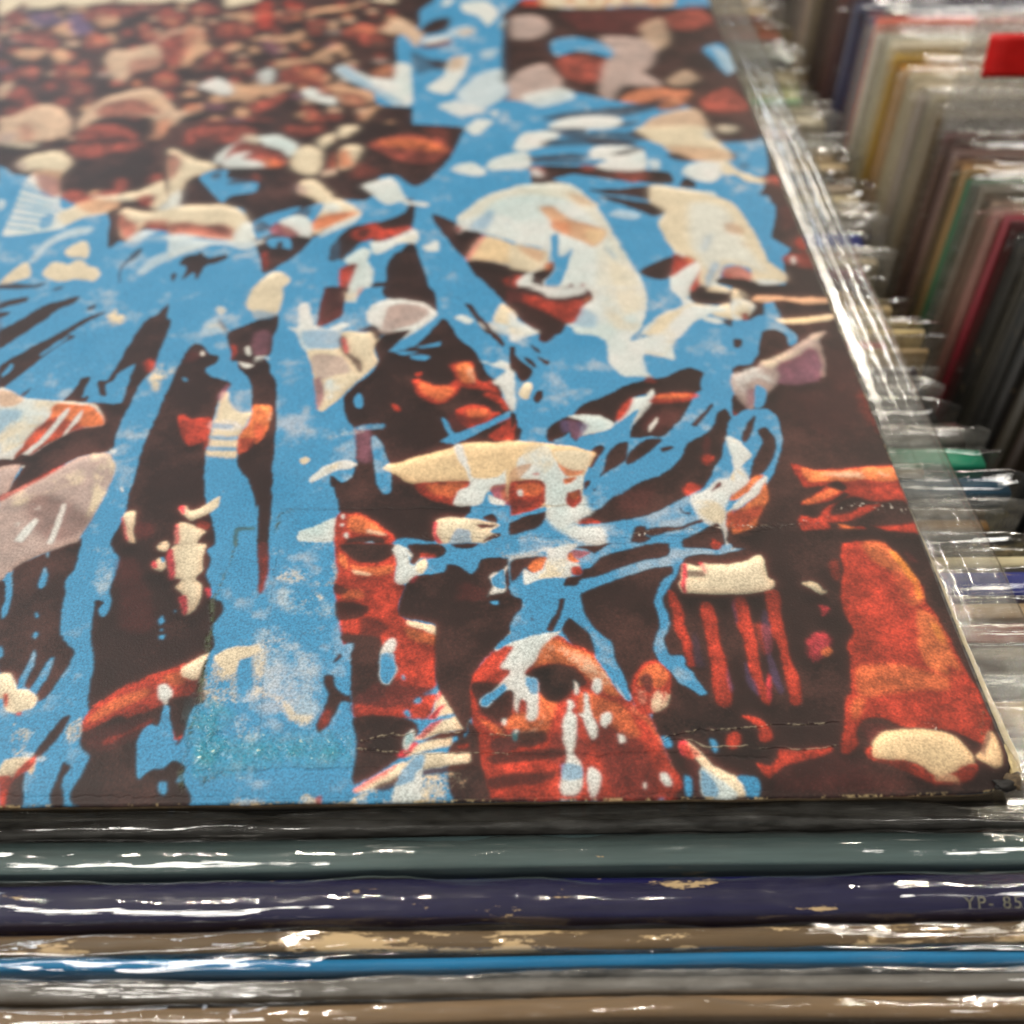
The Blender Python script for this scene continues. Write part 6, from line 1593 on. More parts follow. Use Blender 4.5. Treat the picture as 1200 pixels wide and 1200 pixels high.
k 0.29:1 -2635,2914,-2593,2959,-2482,2989,-2451,3004,-2381,2972,-2429,2836,-2497,2749,-2562,2679,-2602,2809
b 0.29:1 -2593,2959,-2565,2990,-2490,2989,-2468,2942,-2467,2882,-2518,2898,-2567,2898
k 0.45:1 -2539,2928,-2527,2959,-2510,2897,-2535,2898
r 0.43:0.5 -2599,2839,-2579,2868,-2553,2750,-2566,2707
W 0.45:0.8 -3068,2996,-2978,2995,-2856,2963,-2692,2961,-2601,2960,-2679,2885,-2785,2931,-2896,2918,-2969,2873,-3032,2829
k 0.28:1 -2971,2770,-2940,2814,-2893,2857,-2887,2872,-2860,2813,-2768,2841,-2755,2811,-2803,2768,-2848,2754,-2856,2711,-2865,2640,-2892,2697,-2928,2641,-2933,2741
k 0.27:0.7 -2985,2670,-2968,2684,-2967,2642,-2976,2628
c 0.41:1 -2601,2420,-2593,2554,-2559,2636,-2520,2692,-2471,2678,-2432,2621,-2467,2539,-2449,2471,-2468,2392,-2453,2341,-2496,2328,-2547,2367
D 0.40:0.8 -2733,2396,-2715,2422,-2685,2382,-2703,2357
k 0.25:1 -2639,2205,-2590,2266,-2524,2316,-2453,2341,-2448,2203
W 0.58:0.5 -2761,2306,-2706,2331,-2667,2242,-2712,2206,-2756,2207
k 0.29:0.8 -2279,2790,-2276,2910,-2236,3001,-2176,3063,-2121,3110,-2072,3126,-2061,2983,-2146,2923,-2172,2848,-2245,2775
r 0.46:1 -2189,3032,-2121,3110,-2071,3110,-2062,2999,-2111,2984,-2152,2985
k 0.33:1 -2365,4160,-1701,4151,-1688,4007,-1729,3790,-1780,3658,-1846,3531,-1897,3478,-1933,3497,-2001,3588,-2082,3589,-2149,3535,-2187,3464,-2143,3359,-2202,3343,-2287,3413
R 0.54:1 -2182,3933,-2095,4012,-1965,4061,-1868,4009,-1773,3988,-1751,3907,-1740,3848,-1802,3753,-1873,3716,-1947,3736,-2012,3755,-2082,3833
o 0.82:0.7 -2146,3952,-2028,4011,-1867,3989,-1750,3868,-1824,3849,-1956,3890
m 0.80:0.7 -1919,3909,-1874,3929,-1865,3735,-1929,3735
R 0.84:0.5 -1892,4112,-1778,4131,-1753,3967,-1830,4008
R 1.03:0.5 -2257,3740,-2163,3701,-2103,3626,-2204,3554,-2264,3628
c 0.53:1 -2335,3875,-2285,3934,-2216,3894,-2239,3739,-2259,3665,-2313,3665
o 0.53:0.8 -2333,3856,-2289,3875,-2254,3702,-2315,3684
c 0.56:1 -2362,4139,-2259,4159,-2287,4055,-2348,3995
w 0.49:1 -2180,3482,-2113,3535,-2027,3570,-1973,3427,-1924,3322,-1889,3322,-1828,3304,-1835,3271,-1922,3289,-1975,3323,-2034,3290,-2109,3376
k 0.32:0.9 -1942,3340,-1908,3356,-1914,3314,-1932,3323
k 0.30:1 -1922,3289,-1895,3271,-1895,3123,-1906,3012,-1962,2982,-2034,2952,-2063,2907,-2094,2984,-2161,2908,-2213,2775,-2243,2986,-2194,3079,-2096,3110,-1999,3157,-1943,3222
r 0.46:1 -2188,3016,-2159,3063,-2112,3094,-2079,3110,-2041,3046,-1910,3076,-1892,3059,-1971,2998,-2042,2952,-2078,2984,-2108,2953,-2167,2969
k 0.46:0.8 -2158,3047,-2109,3062,-2111,2984,-2144,2984
w 0.45:1 -2090,2938,-2018,2952,-1924,3028,-1884,3059,-1859,2981,-1876,2920,-1935,2936,-2011,2861,-2065,2832
D 0.45:0.7 -1961,2967,-1873,3012,-1887,2966,-1935,2936
w 0.42:1 -2198,2789,-2127,2892,-2084,2862,-2093,2773,-2054,2686,-2054,2588,-2088,2453,-2133,2440,-2180,2454,-2176,2562,-2154,2659,-2178,2745
r 0.42:1 -2213,2703,-2170,2745,-2138,2745,-2151,2631,-2170,2508,-2192,2495
k 0.27:1 -1909,2920,-1884,2920,-1855,2829,-1806,2627,-1749,2370,-1780,2383,-1851,2437,-1982,2465,-2007,2492,-2083,2480,-2046,2588,-1992,2601,-2000,2714,-1968,2831,-1938,2860
g 0.39:1 -2048,2335,-2025,2426,-1951,2458,-1851,2450,-1780,2396,-1739,2306,-1774,2243,-1860,2195,-2037,2210,-1974,2246
w 0.39:1 -2054,2323,-2033,2426,-1951,2458,-1844,2447,-1765,2383,-1747,2306,-1761,2281,-1810,2384,-1888,2424,-1978,2412,-1972,2321,-2011,2246
k 0.25:1 -1786,2194,-1724,2306,-1701,2267,-1669,2192
w 0.44:1 -1843,2904,-1803,2919,-1771,2949,-1759,2858,-1816,2858
w 0.52:1 -1717,3658,-1672,3694,-1609,3731,-1536,3618,-1598,3582,-1689,3620
w 0.52:1 -1527,3711,-1454,3786,-1315,3823,-1309,3671,-1400,3653,-1509,3646
w 0.56:1 -1663,4151,-1538,4149,-1604,4046
w 0.55:1 -1369,3883,-1338,4043,-1261,4083,-1194,4082,-1200,3920,-1295,3882,-1360,3863
k 0.29:1 -1806,3187,-1780,3187,-1711,3137,-1658,3056,-1558,3008,-1605,2826,-1620,2782,-1653,2812,-1704,2917,-1767,3058
k 0.27:1 -1620,2782,-1492,2751,-1334,2677,-1246,2690,-1265,2187,-1323,2213,-1381,2288,-1432,2392,-1492,2499,-1555,2609,-1595,2666
w 0.47:1 -1685,3137,-1645,3218,-1578,3318,-1500,3403,-1403,3437,-1217,3470,-1242,2806,-1280,2881,-1393,2929,-1541,3008,-1641,3040,-1666,3009
b 0.70:0.55 -1625,3056,-1525,3233,-1491,3200,-1541,3039
b 0.91:0.3 -1441,3101,-1357,3100,-1261,2958,-1263,2881
D 0.73:0.6 -1677,3137,-1578,3318,-1491,3403,-1315,3444,-1404,3384,-1508,3300,-1593,3168
r 0.46:1 -1676,3088,-1658,3056,-1658,3025,-1674,3025
c 0.44:1 -1628,2782,-1549,2992,-1394,2898,-1256,2851,-1242,2792,-1247,2676,-1318,2677,-1452,2736,-1572,2774
u 0.44:0.9 -1604,2796,-1533,2977,-1410,2913,-1265,2836,-1302,2691,-1444,2750
t 0.44:0.8 -1345,2882,-1257,2836,-1292,2763
q 0.44:0.7 -1632,2782,-1558,2992,-1545,2977,-1612,2782
r 0.42:0.7 -1453,2608,-1366,2649,-1352,2551,-1407,2525
r 0.40:0.8 -1392,2471,-1353,2511,-1256,2429,-1260,2325,-1326,2378
w 0.41:1 -1415,2484,-1350,2635,-1267,2763,-1256,2748,-1328,2593,-1252,2523,-1255,2442,-1339,2443,-1377,2497
k 0.25:1 -1629,2421,-1591,2394,-1545,2278,-1493,2190,-1529,2191,-1567,2278
w 0.39:1 -1672,2318,-1628,2330,-1582,2291,-1611,2266
c 0.39:1 -1500,2303,-1470,2406,-1447,2405,-1395,2327,-1448,2277,-1493,2277
W 0.38:0.7 -1567,2278,-1493,2265,-1381,2276,-1301,2200,-1493,2190
b 0.33:1 -1409,3654,-1301,3652,-1296,3488,-1412,3454
k 0.36:0.6 -1236,3960,-1017,4018,-738,3954,-725,3894,-1023,3918,-1229,3901
k 0.35:0.7 -1307,3785,-1065,3820,-956,3790,-1068,3772,-1299,3737
k 0.34:0.6 -1308,3727,-1124,3744,-888,3722,-1126,3706
k 0.33:1 -1309,3671,-1164,3688,-965,3666,-767,3645,-697,3626,-573,3606,-564,3497,-641,3480,-779,3517,-902,3537,-1007,3575,-1087,3594,-1188,3541,-1102,3468,-1288,3471,-1302,3597
R 0.51:1 -1300,3671,-1237,3670,-1241,3541,-1294,3578
W 0.51:0.8 -1301,3634,-1265,3652,-1241,3560,-1285,3560
R 0.52:1 -1045,3686,-964,3685,-967,3629,-1022,3630
R 0.51:1 -868,3628,-696,3635,-697,3534,-781,3500,-847,3554
w 0.53:1 -985,3780,-949,3897,-725,3894,-677,3815,-706,3626,-913,3638,-964,3685,-887,3741
W 0.52:0.8 -667,3738,-612,3737,-623,3643,-668,3644
k 0.36:0.8 -981,3977,-757,3954,-761,3914,-947,3927
k 0.35:0.7 -862,3817,-725,3894,-671,3874,-790,3797
w 0.53:0.9 -1407,3805,-1343,3824,-1307,3765,-1328,3653,-1409,3663
w 0.55:1 -1387,3922,-1338,4043,-1242,4083,-1118,4081,-1246,3961,-1314,3862,-1388,3883
k 0.37:0.6 -1241,4114,-991,4121,-996,4038,-1109,4060
k 0.36:0.8 -746,4076,-610,4095,-623,3973,-697,3994
c 0.55:1 -704,4117,-432,4135,-326,4071,-334,3949,-274,3849,-295,3714,-392,3734,-497,3774,-541,3872,-640,3993
t 0.54:0.7 -557,3892,-362,3949,-277,3829,-292,3733,-482,3755
k 0.35:0.6 -566,3814,-477,3793,-411,3735,-502,3736
W 0.52:0.8 -501,3605,-437,3678,-322,3715,-298,3695,-323,3530,-424,3513
k 0.33:1 -535,3479,-490,3550,-453,3495,-460,3442,-522,3443
k 0.32:1 -1016,3432,-876,3430,-714,3463,-670,3462,-688,3289,-638,3205,-703,3157,-805,3241,-903,3309,-960,3361,-881,3360
b 0.32:0.7 -915,3378,-794,3359,-695,3307,-714,3290,-849,3326
W 0.47:0.5 -931,3176,-858,3225,-761,3174,-816,3126
w 0.43:1 -1412,3437,-1296,3488,-1101,3486,-1007,3311,-950,3144,-902,2907,-843,2671,-816,2545,-823,2371,-853,2256,-905,2183,-1140,2186,-1157,2273,-1201,2455,-1268,2523,-1273,2592,-1222,2690,-1247,2881,-1418,2944
D 0.61:0.7 -956,2847,-917,2729,-859,2671,-828,2504,-837,2345,-887,2219,-949,2183,-956,2452
D 0.95:0.6 -1412,3437,-1297,3471,-1102,3468,-951,3127,-856,2699,-877,2643,-987,3096,-1127,3329,-1299,3383,-1413,3367
D 1.03:0.5 -996,2970,-901,2729,-895,2451,-975,2220,-1057,2322,-1015,2701
b 0.28:1 -1223,2972,-1185,3003,-1185,2806,-1125,2879,-1149,2732,-1196,2563,-1260,2537,-1265,2592,-1214,2690,-1225,2821
b 0.77:0.4 -1101,2349,-1018,2246,-1094,2210
b 0.66:0.4 -977,2893,-926,2817,-931,2758
W 0.67:0.5 -1176,3003,-1112,2971,-1135,2850,-1186,2791
D 0.49:0.8 -1140,3416,-1071,3397,-974,3276,-1011,3243,-1094,3295
t 0.49:0.6 -1123,3398,-1056,3363,-992,3277,-1061,3277
t 0.46:1 -1268,3247,-1199,3262,-1128,3146,-1046,3096,-957,3047,-955,2969,-1019,2878,-1065,2924,-1128,2971,-1208,3051,-1221,3131
o 0.69:0.5 -1213,3131,-1122,3097,-1136,2987,-1208,3051
u 0.45:0.7 -1041,3048,-958,3032,-963,2969,-1018,2893,-1054,2970
c 0.43:1 -1418,2914,-1264,2851,-1251,2762,-1310,2677,-1421,2692
t 0.44:0.8 -1377,2898,-1265,2836,-1284,2748,-1362,2838
k 0.28:1 -1318,2663,-1254,2690,-1219,2762,-1218,2690,-1265,2606,-1304,2606
o 0.43:0.9 -1261,2733,-1220,2747,-1255,2662
k 0.27:1 -1421,2678,-1342,2663,-1367,2593,-1423,2485
k 0.26:1 -1423,2512,-1353,2511,-1294,2443,-1217,2455,-1150,2563,-1135,2549,-1154,2481,-1087,2562,-1082,2521,-1109,2454,-1048,2460,-1129,2375,-1172,2273,-1213,2187,-1309,2188,-1373,2301,-1424,2405
r 0.41:1 -1406,2635,-1358,2635,-1392,2498,-1415,2484
r 0.60:0.9 -1385,2484,-1279,2429,-1201,2468,-1142,2563,-1162,2468,-1109,2454,-1063,2453,-1129,2375,-1172,2286,-1253,2312,-1295,2403
w 0.41:1 -1390,2593,-1342,2663,-1336,2579,-1275,2537,-1210,2442,-1294,2443,-1354,2497,-1384,2511
r 0.41:0.8 -1130,2494,-1095,2562,-1081,2548,-1109,2467
w 0.45:1 -676,3092,-638,3205,-697,3290,-687,3463,-583,3444,-456,3407,-353,3336,-481,2499,-585,2474,-658,2448,-692,2543,-688,2640,-641,2769,-644,2873
D 0.69:0.8 -678,3076,-640,3189,-355,3319,-391,3088,-492,3026,-603,2813,-628,2873
r 0.43:1 -690,2626,-643,2813,-607,2783,-538,2812,-546,2753,-620,2682,-666,2626
o 0.43:0.6 -607,2783,-540,2797,-582,2725
r 0.42:1 -562,2639,-519,2724,-473,2709,-501,2624,-558,2555,-585,2474,-609,2528
o 0.42:0.7 -550,2610,-511,2666,-523,2582
w 0.42:1 -687,2584,-622,2668,-550,2724,-541,2681,-595,2569,-647,2474,-689,2502
k 0.28:1 -829,2656,-775,2713,-655,2784,-692,2612,-764,2599
k 0.26:1 -597,2501,-543,2555,-481,2499,-495,2406,-594,2407,-619,2447
r 0.41:0.8 -610,2515,-574,2501,-604,2447
w 0.39:1 -660,2488,-621,2434,-596,2394,-499,2380,-507,2328,-607,2317,-685,2180,-861,2182,-824,2256,-739,2344,-657,2395
W 0.39:0.8 -586,2304,-513,2290,-517,2265
k 0.30:1 0,4129,-7,3985,-7,3885,-51,3599,-115,3545,-92,3473,-147,3368,-97,3350,-95,3182,-122,3084,-154,2959,-117,2897,-88,2836,-132,2777,-153,2633,-169,2550,-211,2496,-221,2442,-262,2312,-254,2236,-207,2174,57,2170,29,4129
R 0.51:1 -79,3545,-22,3562,16,3525,10,3454,-75,3473
r 0.45:0.7 -56,2911,-6,2957,14,2895,-7,2835,-52,2850
r 0.43:0.5 -129,2792,3,2805,24,2717,-17,2674,-136,2719
m 0.94:0.5 -71,3214,38,3246,21,3082,-92,3020
w 0.52:1 -496,3642,-413,3716,-301,3733,-249,3714,-282,3620,-355,3494,-457,3531
c 0.51:1 -289,3695,-249,3714,-210,3620,-147,3564,-82,3526,-101,3473,-192,3510,-255,3565,-294,3602
k 0.56:0.8 -275,4091,-10,4129,-39,3965,-190,3967,-256,4029
D 0.56:0.6 -240,4132,-125,4131,-158,4048,-234,4049
c 0.55:1 -643,4054,-529,4136,-308,4133,-268,3948,-218,3848,-216,3751,-304,3714,-415,3773,-536,3833,-583,3992
b 0.84:0.5 -311,4112,-281,3988,-319,3989
t 0.54:0.7 -536,3911,-280,3868,-225,3751,-392,3734,-520,3813
k 0.35:0.7 -557,3813,-493,3813,-438,3735,-521,3736
k 0.53:0.6 -222,3829,-178,3809,-213,3713
k 0.52:0.4 -185,3713,-134,3693,-165,3619,-198,3638
k 0.31:0.8 -228,3300,-165,3266,-157,3215,-188,3233
b 0.31:1 -243,3583,-166,3456,-92,3473,-150,3351,-145,3282,-79,3265,-101,3149,-142,3021,-204,2868,-237,3054,-271,3250,-353,3388,-436,3424
k 0.29:0.8 -196,2867,-158,2897,-150,2852,-175,2807,-196,2822
b 0.28:1 -185,2882,-133,2897,-85,2851,-126,2807,-156,2777,-160,2633,-210,2749
w 0.43:0.9 -96,2777,-76,2776,-88,2718,-104,2718
c 0.45:1 -687,3076,-640,3189,-706,3290,-687,3463,-583,3444,-441,3389,-321,3319,-280,3250,-256,3135,-228,2960,-210,2749,-153,2633,-164,2577,-250,2537,-320,2579,-303,2678,-375,2722,-425,2708,-470,2623,-531,2527,-562,2583,-534,2724,-603,2813,-640,2843,-668,2950
W 1.11:0.6 -507,3287,-340,3251,-303,2961,-258,2749,-231,2634,-327,2721,-418,2752,-479,2666,-530,2753,-555,2933
b 0.89:0.4 -476,2963,-438,2993,-486,2841,-510,2841
b 0.63:0.6 -476,2738,-439,2723,-488,2610,-531,2527,-527,2610
t 0.46:0.7 -366,3088,-315,3087,-276,3023,-300,2976,-361,3008
t 0.45:0.5 -319,2915,-253,2868,-299,2884
o 0.42:0.8 -430,2679,-361,2707,-308,2649,-320,2579,-398,2581,-438,2623
r 0.42:0.6 -442,2651,-405,2637,-414,2581,-451,2595
w 0.42:1 -304,2579,-271,2593,-179,2578,-250,2537
k 0.27:1 -448,2609,-320,2579,-294,2552,-303,2497,-372,2458,-407,2526,-478,2568
w 0.41:1 -364,2457,-321,2484,-296,2538,-234,2537,-219,2496,-262,2390,-327,2365,-358,2404
b 0.41:0.7 -296,2538,-203,2537,-237,2442,-295,2457
k 0.26:1 -612,2501,-535,2500,-445,2485,-392,2431,-444,2392,-535,2393,-609,2407
c 0.40:1 -535,2500,-506,2541,-459,2540,-398,2485,-364,2418,-358,2365,-367,2313,-401,2288,-463,2277,-519,2303,-564,2355,-635,2330,-687,2279,-787,2181,-839,2182,-773,2306,-675,2369,-609,2407,-507,2380,-390,2444,-445,2485
r 0.39:1 -410,2327,-385,2339,-384,2301,-408,2288
r 0.40:0.7 -368,2391,-348,2378,-360,2352
k 0.40:0.8 -350,2365,-292,2390,-302,2338,-354,2301
k 0.25:0.8 -493,2277,-394,2288,-456,2226,-497,2252
b 0.25:1 -371,2288,-304,2325,-266,2211,-376,2176,-443,2214
w 0.39:1 -579,2303,-495,2264,-526,2252,-582,2278
t 0.40:1 -313,2443,-224,2429,-129,2441,-71,2427,5,2426,4,2386,-122,2401,-229,2403,-287,2417
D 0.40:0.8 -224,2429,-114,2441,-5,2413,-120,2414
c 0.39:1 -269,2274,-177,2285,-105,2272,-6,2309,3,2283,-80,2246,-184,2248
k 0.20:1 -3641,2246,-3570,2339,-3506,2435,-3409,2492,-3364,2508,-3378,2450,-3432,2410,-3472,2322,-3526,2229,-3568,2161,-3601,2124
k 0.20:1 -3706,2438,-3655,2487,-3594,2503,-3593,2469,-3658,2437,-3697,2413
k 0.20:1 -3689,2389,-3640,2396,-3643,2364,-3673,2340
k 0.19:1 -3557,1992,-3518,2064,-3474,2122,-3413,2189,-3339,2281,-3268,2359,-3210,2391,-3266,2319,-3333,2226,-3298,2203,-3340,2158,-3393,2062,-3437,1976,-3467,1907,-3492,1852,-3508,1845
b 0.18:1 -3529,1949,-3513,2020,-3499,2006,-3507,1949,-3522,1928
b 0.19:1 -3411,2092,-3370,2166,-3321,2219,-3361,2136,-3404,2070
k 0.20:1 -3302,2416,-3276,2440,-3274,2416,-3293,2400
c 0.59:0.85 -3204,2366,-3160,2414,-3129,2365,-3122,2302,-3171,2274,-3187,2318
k 0.17:1 -3010,2340,-2978,2363,-2949,2444,-2934,2331,-2913,2323,-2906,2205,-2911,2085,-2911,1970,-2940,1886,-2953,1764,-2963,1635,-2956,1511,-2966,1468,-3044,1446,-3113,1405,-3169,1325,-3225,1281,-3266,1237,-3285,1249,-3266,1384,-3354,1385,-3365,1420,-3308,1491,-3252,1601,-3185,1741,-3098,1766,-3010,1752,-2987,1765,-2987,1832,-2994,1928,-2997,2014,-3045,1957,-3057,1901,-3084,1874,-3062,1806,-3090,1813,-3120,1895,-3083,1902,-3076,1943,-3061,2058,-3049,2192,-3029,2300
k 0.17:1 -3227,1768,-3203,1835,-3191,1917,-3154,1923,-3159,1861,-3157,1794,-3135,1807,-3133,1767
k 0.17:1 -3410,1810,-3376,1864,-3393,1810
w 0.00:1 -3508,1845,-3453,1838,-3378,1790,-3263,1775,-3095,1753,-3040,1674,-3027,1623,-3106,1611,-3146,1574,-3185,1513,-3220,1442,-3266,1384,-3285,1419,-3361,1432,-3369,1432
c 0.34:0.6 -3376,1783,-3218,1768,-3095,1753,-3037,1661,-3104,1662,-3233,1702,-3355,1717
t 0.34:0.8 -3508,1845,-3453,1838,-3387,1790,-3414,1744,-3474,1745
b 0.66:0.5 -3465,1718,-3372,1717,-3373,1615,-3414,1565
c 0.48:0.6 -3389,1666,-3279,1690,-3282,1564,-3357,1468,-3381,1468,-3414,1565
o 0.16:1 -3248,1755,-3110,1746,-3052,1687,-3022,1629,-3058,1617,-3115,1611,-3154,1574,-3192,1538,-3230,1502,-3281,1431,-3309,1420,-3308,1491,-3273,1613,-3250,1677
r 0.48:0.8 -3277,1626,-3225,1676,-3151,1650,-3090,1611,-3147,1581,-3205,1526,-3256,1454,-3309,1420,-3308,1491
o 0.50:0.8 -3142,1740,-3076,1713,-3029,1648,-3063,1636,-3124,1675
w 0.00:1 -3297,1455,-3250,1539,-3207,1702,-3191,1734,-3187,1689,-3221,1551,-3270,1449,-3287,1437
w 0.00:1 -3226,1384,-3191,1454,-3171,1550,-3149,1675,-3133,1721,-3129,1662,-3158,1562,-3175,1453,-3198,1395,-3214,1372
b 0.31:0.8 -3204,1442,-3198,1502,-3171,1550,-3175,1453,-3193,1406
r 0.31:1 -3227,1360,-3186,1383,-3171,1465,-3149,1489,-3149,1418,-3176,1348,-3201,1303,-3222,1270,-3227,1237,-3232,1326
k 0.16:1 -3369,1432,-3313,1431,-3292,1467,-3256,1454,-3205,1526,-3133,1587,-3023,1610,-2956,1511,-2966,1468,-3060,1446,-3143,1371,-3230,1270,-3266,1237,-3281,1260,-3266,1361,-3262,1396,-3314,1385,-3346,1362
g 0.15:1 -3354,1385,-3279,1402,-3279,1327,-3277,1249,-3290,1194
g 0.15:1 -3295,1210,-3259,1265,-3172,1337,-3073,1434,-2984,1463,-2950,1456,-2916,1380,-2917,1266,-2923,1200,-2933,1125,-2948,1043,-2958,972,-3217,976
c 0.45:0.7 -3030,1451,-2949,1450,-2916,1380,-2917,1266,-2934,1157,-2960,1084,-2958,1190,-2979,1323
m 1.14:0.5 -3197,1215,-3095,1235,-2941,1126,-2960,1033,-3041,1003,-3141,1086
c 0.75:0.5 -3250,1237,-3137,1325,-3039,1370,-3020,1301,-3120,1269,-3217,1182
r 0.30:0.7 -3304,1238,-3235,1287,-3163,1360,-3113,1405,-3116,1388,-3193,1303,-3264,1232,-3293,1205
w 0.00:1 -3168,985,-3166,1045,-3137,1123,-3119,1112,-3127,1065,-3141,1015,-3143,975
w 0.00:1 -3056,1004,-3057,1106,-3059,1191,-3045,1186,-3038,1095,-3038,993
w 0.15:0.8 -3167,1193,-3141,1198,-3127,1165,-3152,1171
w 0.14:0.8 -3197,1097,-3176,1102,-3175,1087,-3188,1082
k 0.14:1 -2958,972,-2942,1032,-2936,972
w 0.47:0.6 -2966,1486,-2936,1480,-2934,1456,-2954,1456
b 0.00:1 -2869,1277,-2860,1271,-2853,1254,-2860,1252
w 0.00:1 -2869,1279,-2860,1274,-2854,1256,-2858,1249
c 0.71:0.8 -2908,2012,-2847,2019,-2811,1997,-2830,1940,-2870,1885,-2859,1817,-2887,1844,-2915,1927
r 0.54:0.9 -2954,2020,-2941,2042,-2912,2012,-2911,1970,-2930,1956,-2947,1984
k 0.16:1 -2779,2143,-2725,2120,-2693,2075,-2653,2053,-2659,2009,-2696,1974,-2664,1924,-2574,1881,-2581,1826,-2601,1746,-2601,1655,-2590,1555,-2592,1482,-2579,1375,-2557,1261,-2535,1184,-2489,1068,-2476,1016,-2492,966,-2814,970,-2833,1031,-2819,1124,-2822,1199,-2831,1298,-2839,1461,-2840,1570,-2827,1697,-2820,1857,-2813,1982,-2798,2084
m 0.55:0.8 -2792,2011,-2783,2098,-2744,2083,-2710,2090,-2712,2053,-2759,2025
k 0.18:1 -2742,2025,-2696,2068,-2656,2045,-2683,1995
w 0.18:0.8 -2740,2083,-2729,2098,-2714,2068,-2731,2061
b 0.18:0.8 -2773,1918,-2754,1911,-2749,1890,-2767,1897
r 0.33:1 -2746,1670,-2723,1683,-2684,1657,-2616,1669,-2597,1592,-2610,1530,-2661,1501,-2692,1531,-2724,1606
r 0.48:0.6 -2614,1555,-2587,1542,-2588,1482,-2608,1482
c 0.49:1 -2596,1813,-2571,1820,-2550,1746,-2507,1693,-2447,1692,-2470,1628,-2480,1541,-2470,1432,-2534,1433,-2585,1446,-2590,1555,-2597,1681
w 0.33:0.7 -2615,1643,-2514,1642,-2481,1591,-2594,1580
b 0.33:0.8 -2595,1624,-2519,1623,-2523,1597,-2590,1598
b 0.32:0.8 -2598,1555,-2491,1553,-2487,1529,-2569,1530
b 0.32:0.8 -2594,1494,-2487,1486,-2480,1468,-2586,1470
p 0.34:0.7 -2608,1786,-2593,1868,-2576,1867,-2582,1786,-2599,1760
w 0.59:0.6 -2735,2417,-2696,2408,-2692,2360,-2720,2360
c 0.77:0.5 -2753,2265,-2685,2296,-2643,2217,-2701,2188
k 0.39:0.6 -2709,2328,-2675,2296,-2650,2233,-2677,2257
k 0.17:1 -2647,2217,-2613,2256,-2526,2294,-2480,2293,-2483,2021,-2393,1893,-2339,1527,-2285,964,-2350,1182,-2387,1270,-2456,1374,-2470,1456,-2460,1565,-2450,1705,-2489,1866,-2511,1922,-2553,1965,-2572,2022,-2594,2023,-2612,2096,-2636,2156
r 0.37:0.6 -2615,2141,-2595,2126,-2586,2052,-2597,2037
w 0.18:0.9 -2556,2110,-2540,2125,-2521,2066,-2539,2066
w 0.18:0.9 -2566,2015,-2534,2008,-2496,1993,-2528,1972
o 0.16:1 -2444,1725,-2462,1628,-2483,1553,-2472,1456,-2451,1462,-2425,1504,-2390,1540,-2416,1705
r 0.32:0.8 -2472,1456,-2482,1529,-2456,1541,-2413,1528,-2435,1468
c 0.81:0.6 -2607,2557,-2568,2557,-2542,2390,-2589,2391,-2616,2440
c 0.14:1 -2627,1169,-2606,1174,-2596,1148,-2553,1163,-2516,1206,-2497,1222,-2494,1173,-2532,1131,-2571,1100,-2598,1121,-2622,1143
q 0.14:1 -2632,1175,-2613,1175,-2608,1132,-2622,1143
c 0.14:1 -2621,1085,-2584,1090,-2542,1068,-2515,1047,-2535,997,-2544,967,-2603,968
q 0.14:0.8 -2626,1080,-2612,1079,-2592,968,-2605,968
r 0.28:0.5 -2550,1110,-2508,1089,-2510,1057,-2550,1068
c 0.14:1 -2823,1124,-2810,1150,-2784,1150,-2774,1102,-2764,1030,-2750,995,-2775,1005,-2803,1061
q 0.14:0.8 -2826,1114,-2818,1119,-2776,1010,-2789,1020
m 0.56:0.8 -2766,1092,-2703,1081,-2704,1019,-2748,1020
c 0.14:1 -2664,993,-2641,1003,-2625,968,-2659,968
G 0.14:0.8 -2402,975,-2416,1015,-2410,1067,-2347,1071,-2344,1055,-2396,1051,-2401,1015,-2391,975
c 0.40:1 -2587,2557,-2461,2556,-2449,2438,-2461,2357,-2550,2326
b 0.59:0.6 -2560,2390,-2492,2373,-2452,2357,-2454,2309,-2545,2294
k 0.19:1 -2545,2294,-2483,2317,-2451,2348,-2442,2261,-2449,2184,-2436,2064,-2505,2051
k 0.15:1 -2498,2007,-2433,1999,-2394,1731,-2378,1678,-2368,1527,-2354,1384,-2348,1270,-2317,1171,-2278,963,-2319,964,-2336,1076,-2350,1182,-2368,1204
p 0.56:0.5 -2532,2216,-2470,2231,-2447,2079,-2508,2065
w 0.18:0.7 -2505,2051,-2439,2057,-2438,2028,-2500,2014
o 0.16:1 -2454,1731,-2393,1724,-2378,1691,-2379,1602,-2396,1528,-2418,1510
r 0.49:0.6 -2437,1628,-2391,1602,-2396,1528,-2418,1510
c 0.17:0.8 -2398,1724,-2379,1711,-2376,1640,-2387,1627
m 0.20:1 -2268,2553,-2161,2552,-2168,2434,-2168,2337,-2218,2282,-2270,2251,-2273,2354
k 0.60:0.6 -2248,2553,-2190,2552,-2194,2402,-2222,2322,-2251,2322
c 0.61:0.8 -2171,2552,-2083,2551,-2095,2467,-2161,2451
q 0.61:0.5 -2112,2551,-2083,2551,-2095,2467,-2114,2467
b 0.20:1 -2083,2551,-1977,2549,-1987,2432,-2111,2434
k 0.20:1 -1996,2550,-1783,2547,-1748,2380,-1766,2380,-1892,2431,-1980,2465
w 0.38:1 -2366,2420,-2330,2436,-2282,2275,-2223,2243,-2163,2289,-2124,2273,-2157,2227,-2143,2090,-2285,2077,-2333,2168,-2348,2214,-2391,2261,-2345,2260
b 0.56:0.6 -2332,2229,-2166,2227,-2153,2105,-2289,2107
c 0.18:1 -2287,2092,-2153,2105,-2155,2211,-2120,2226,-2045,2210,-2010,2240,-1986,2163,-2007,2088,-1982,2000,-2013,1944,-2067,1861,-2111,1780,-2170,1702,-2196,1702,-2234,1877,-2258,2004
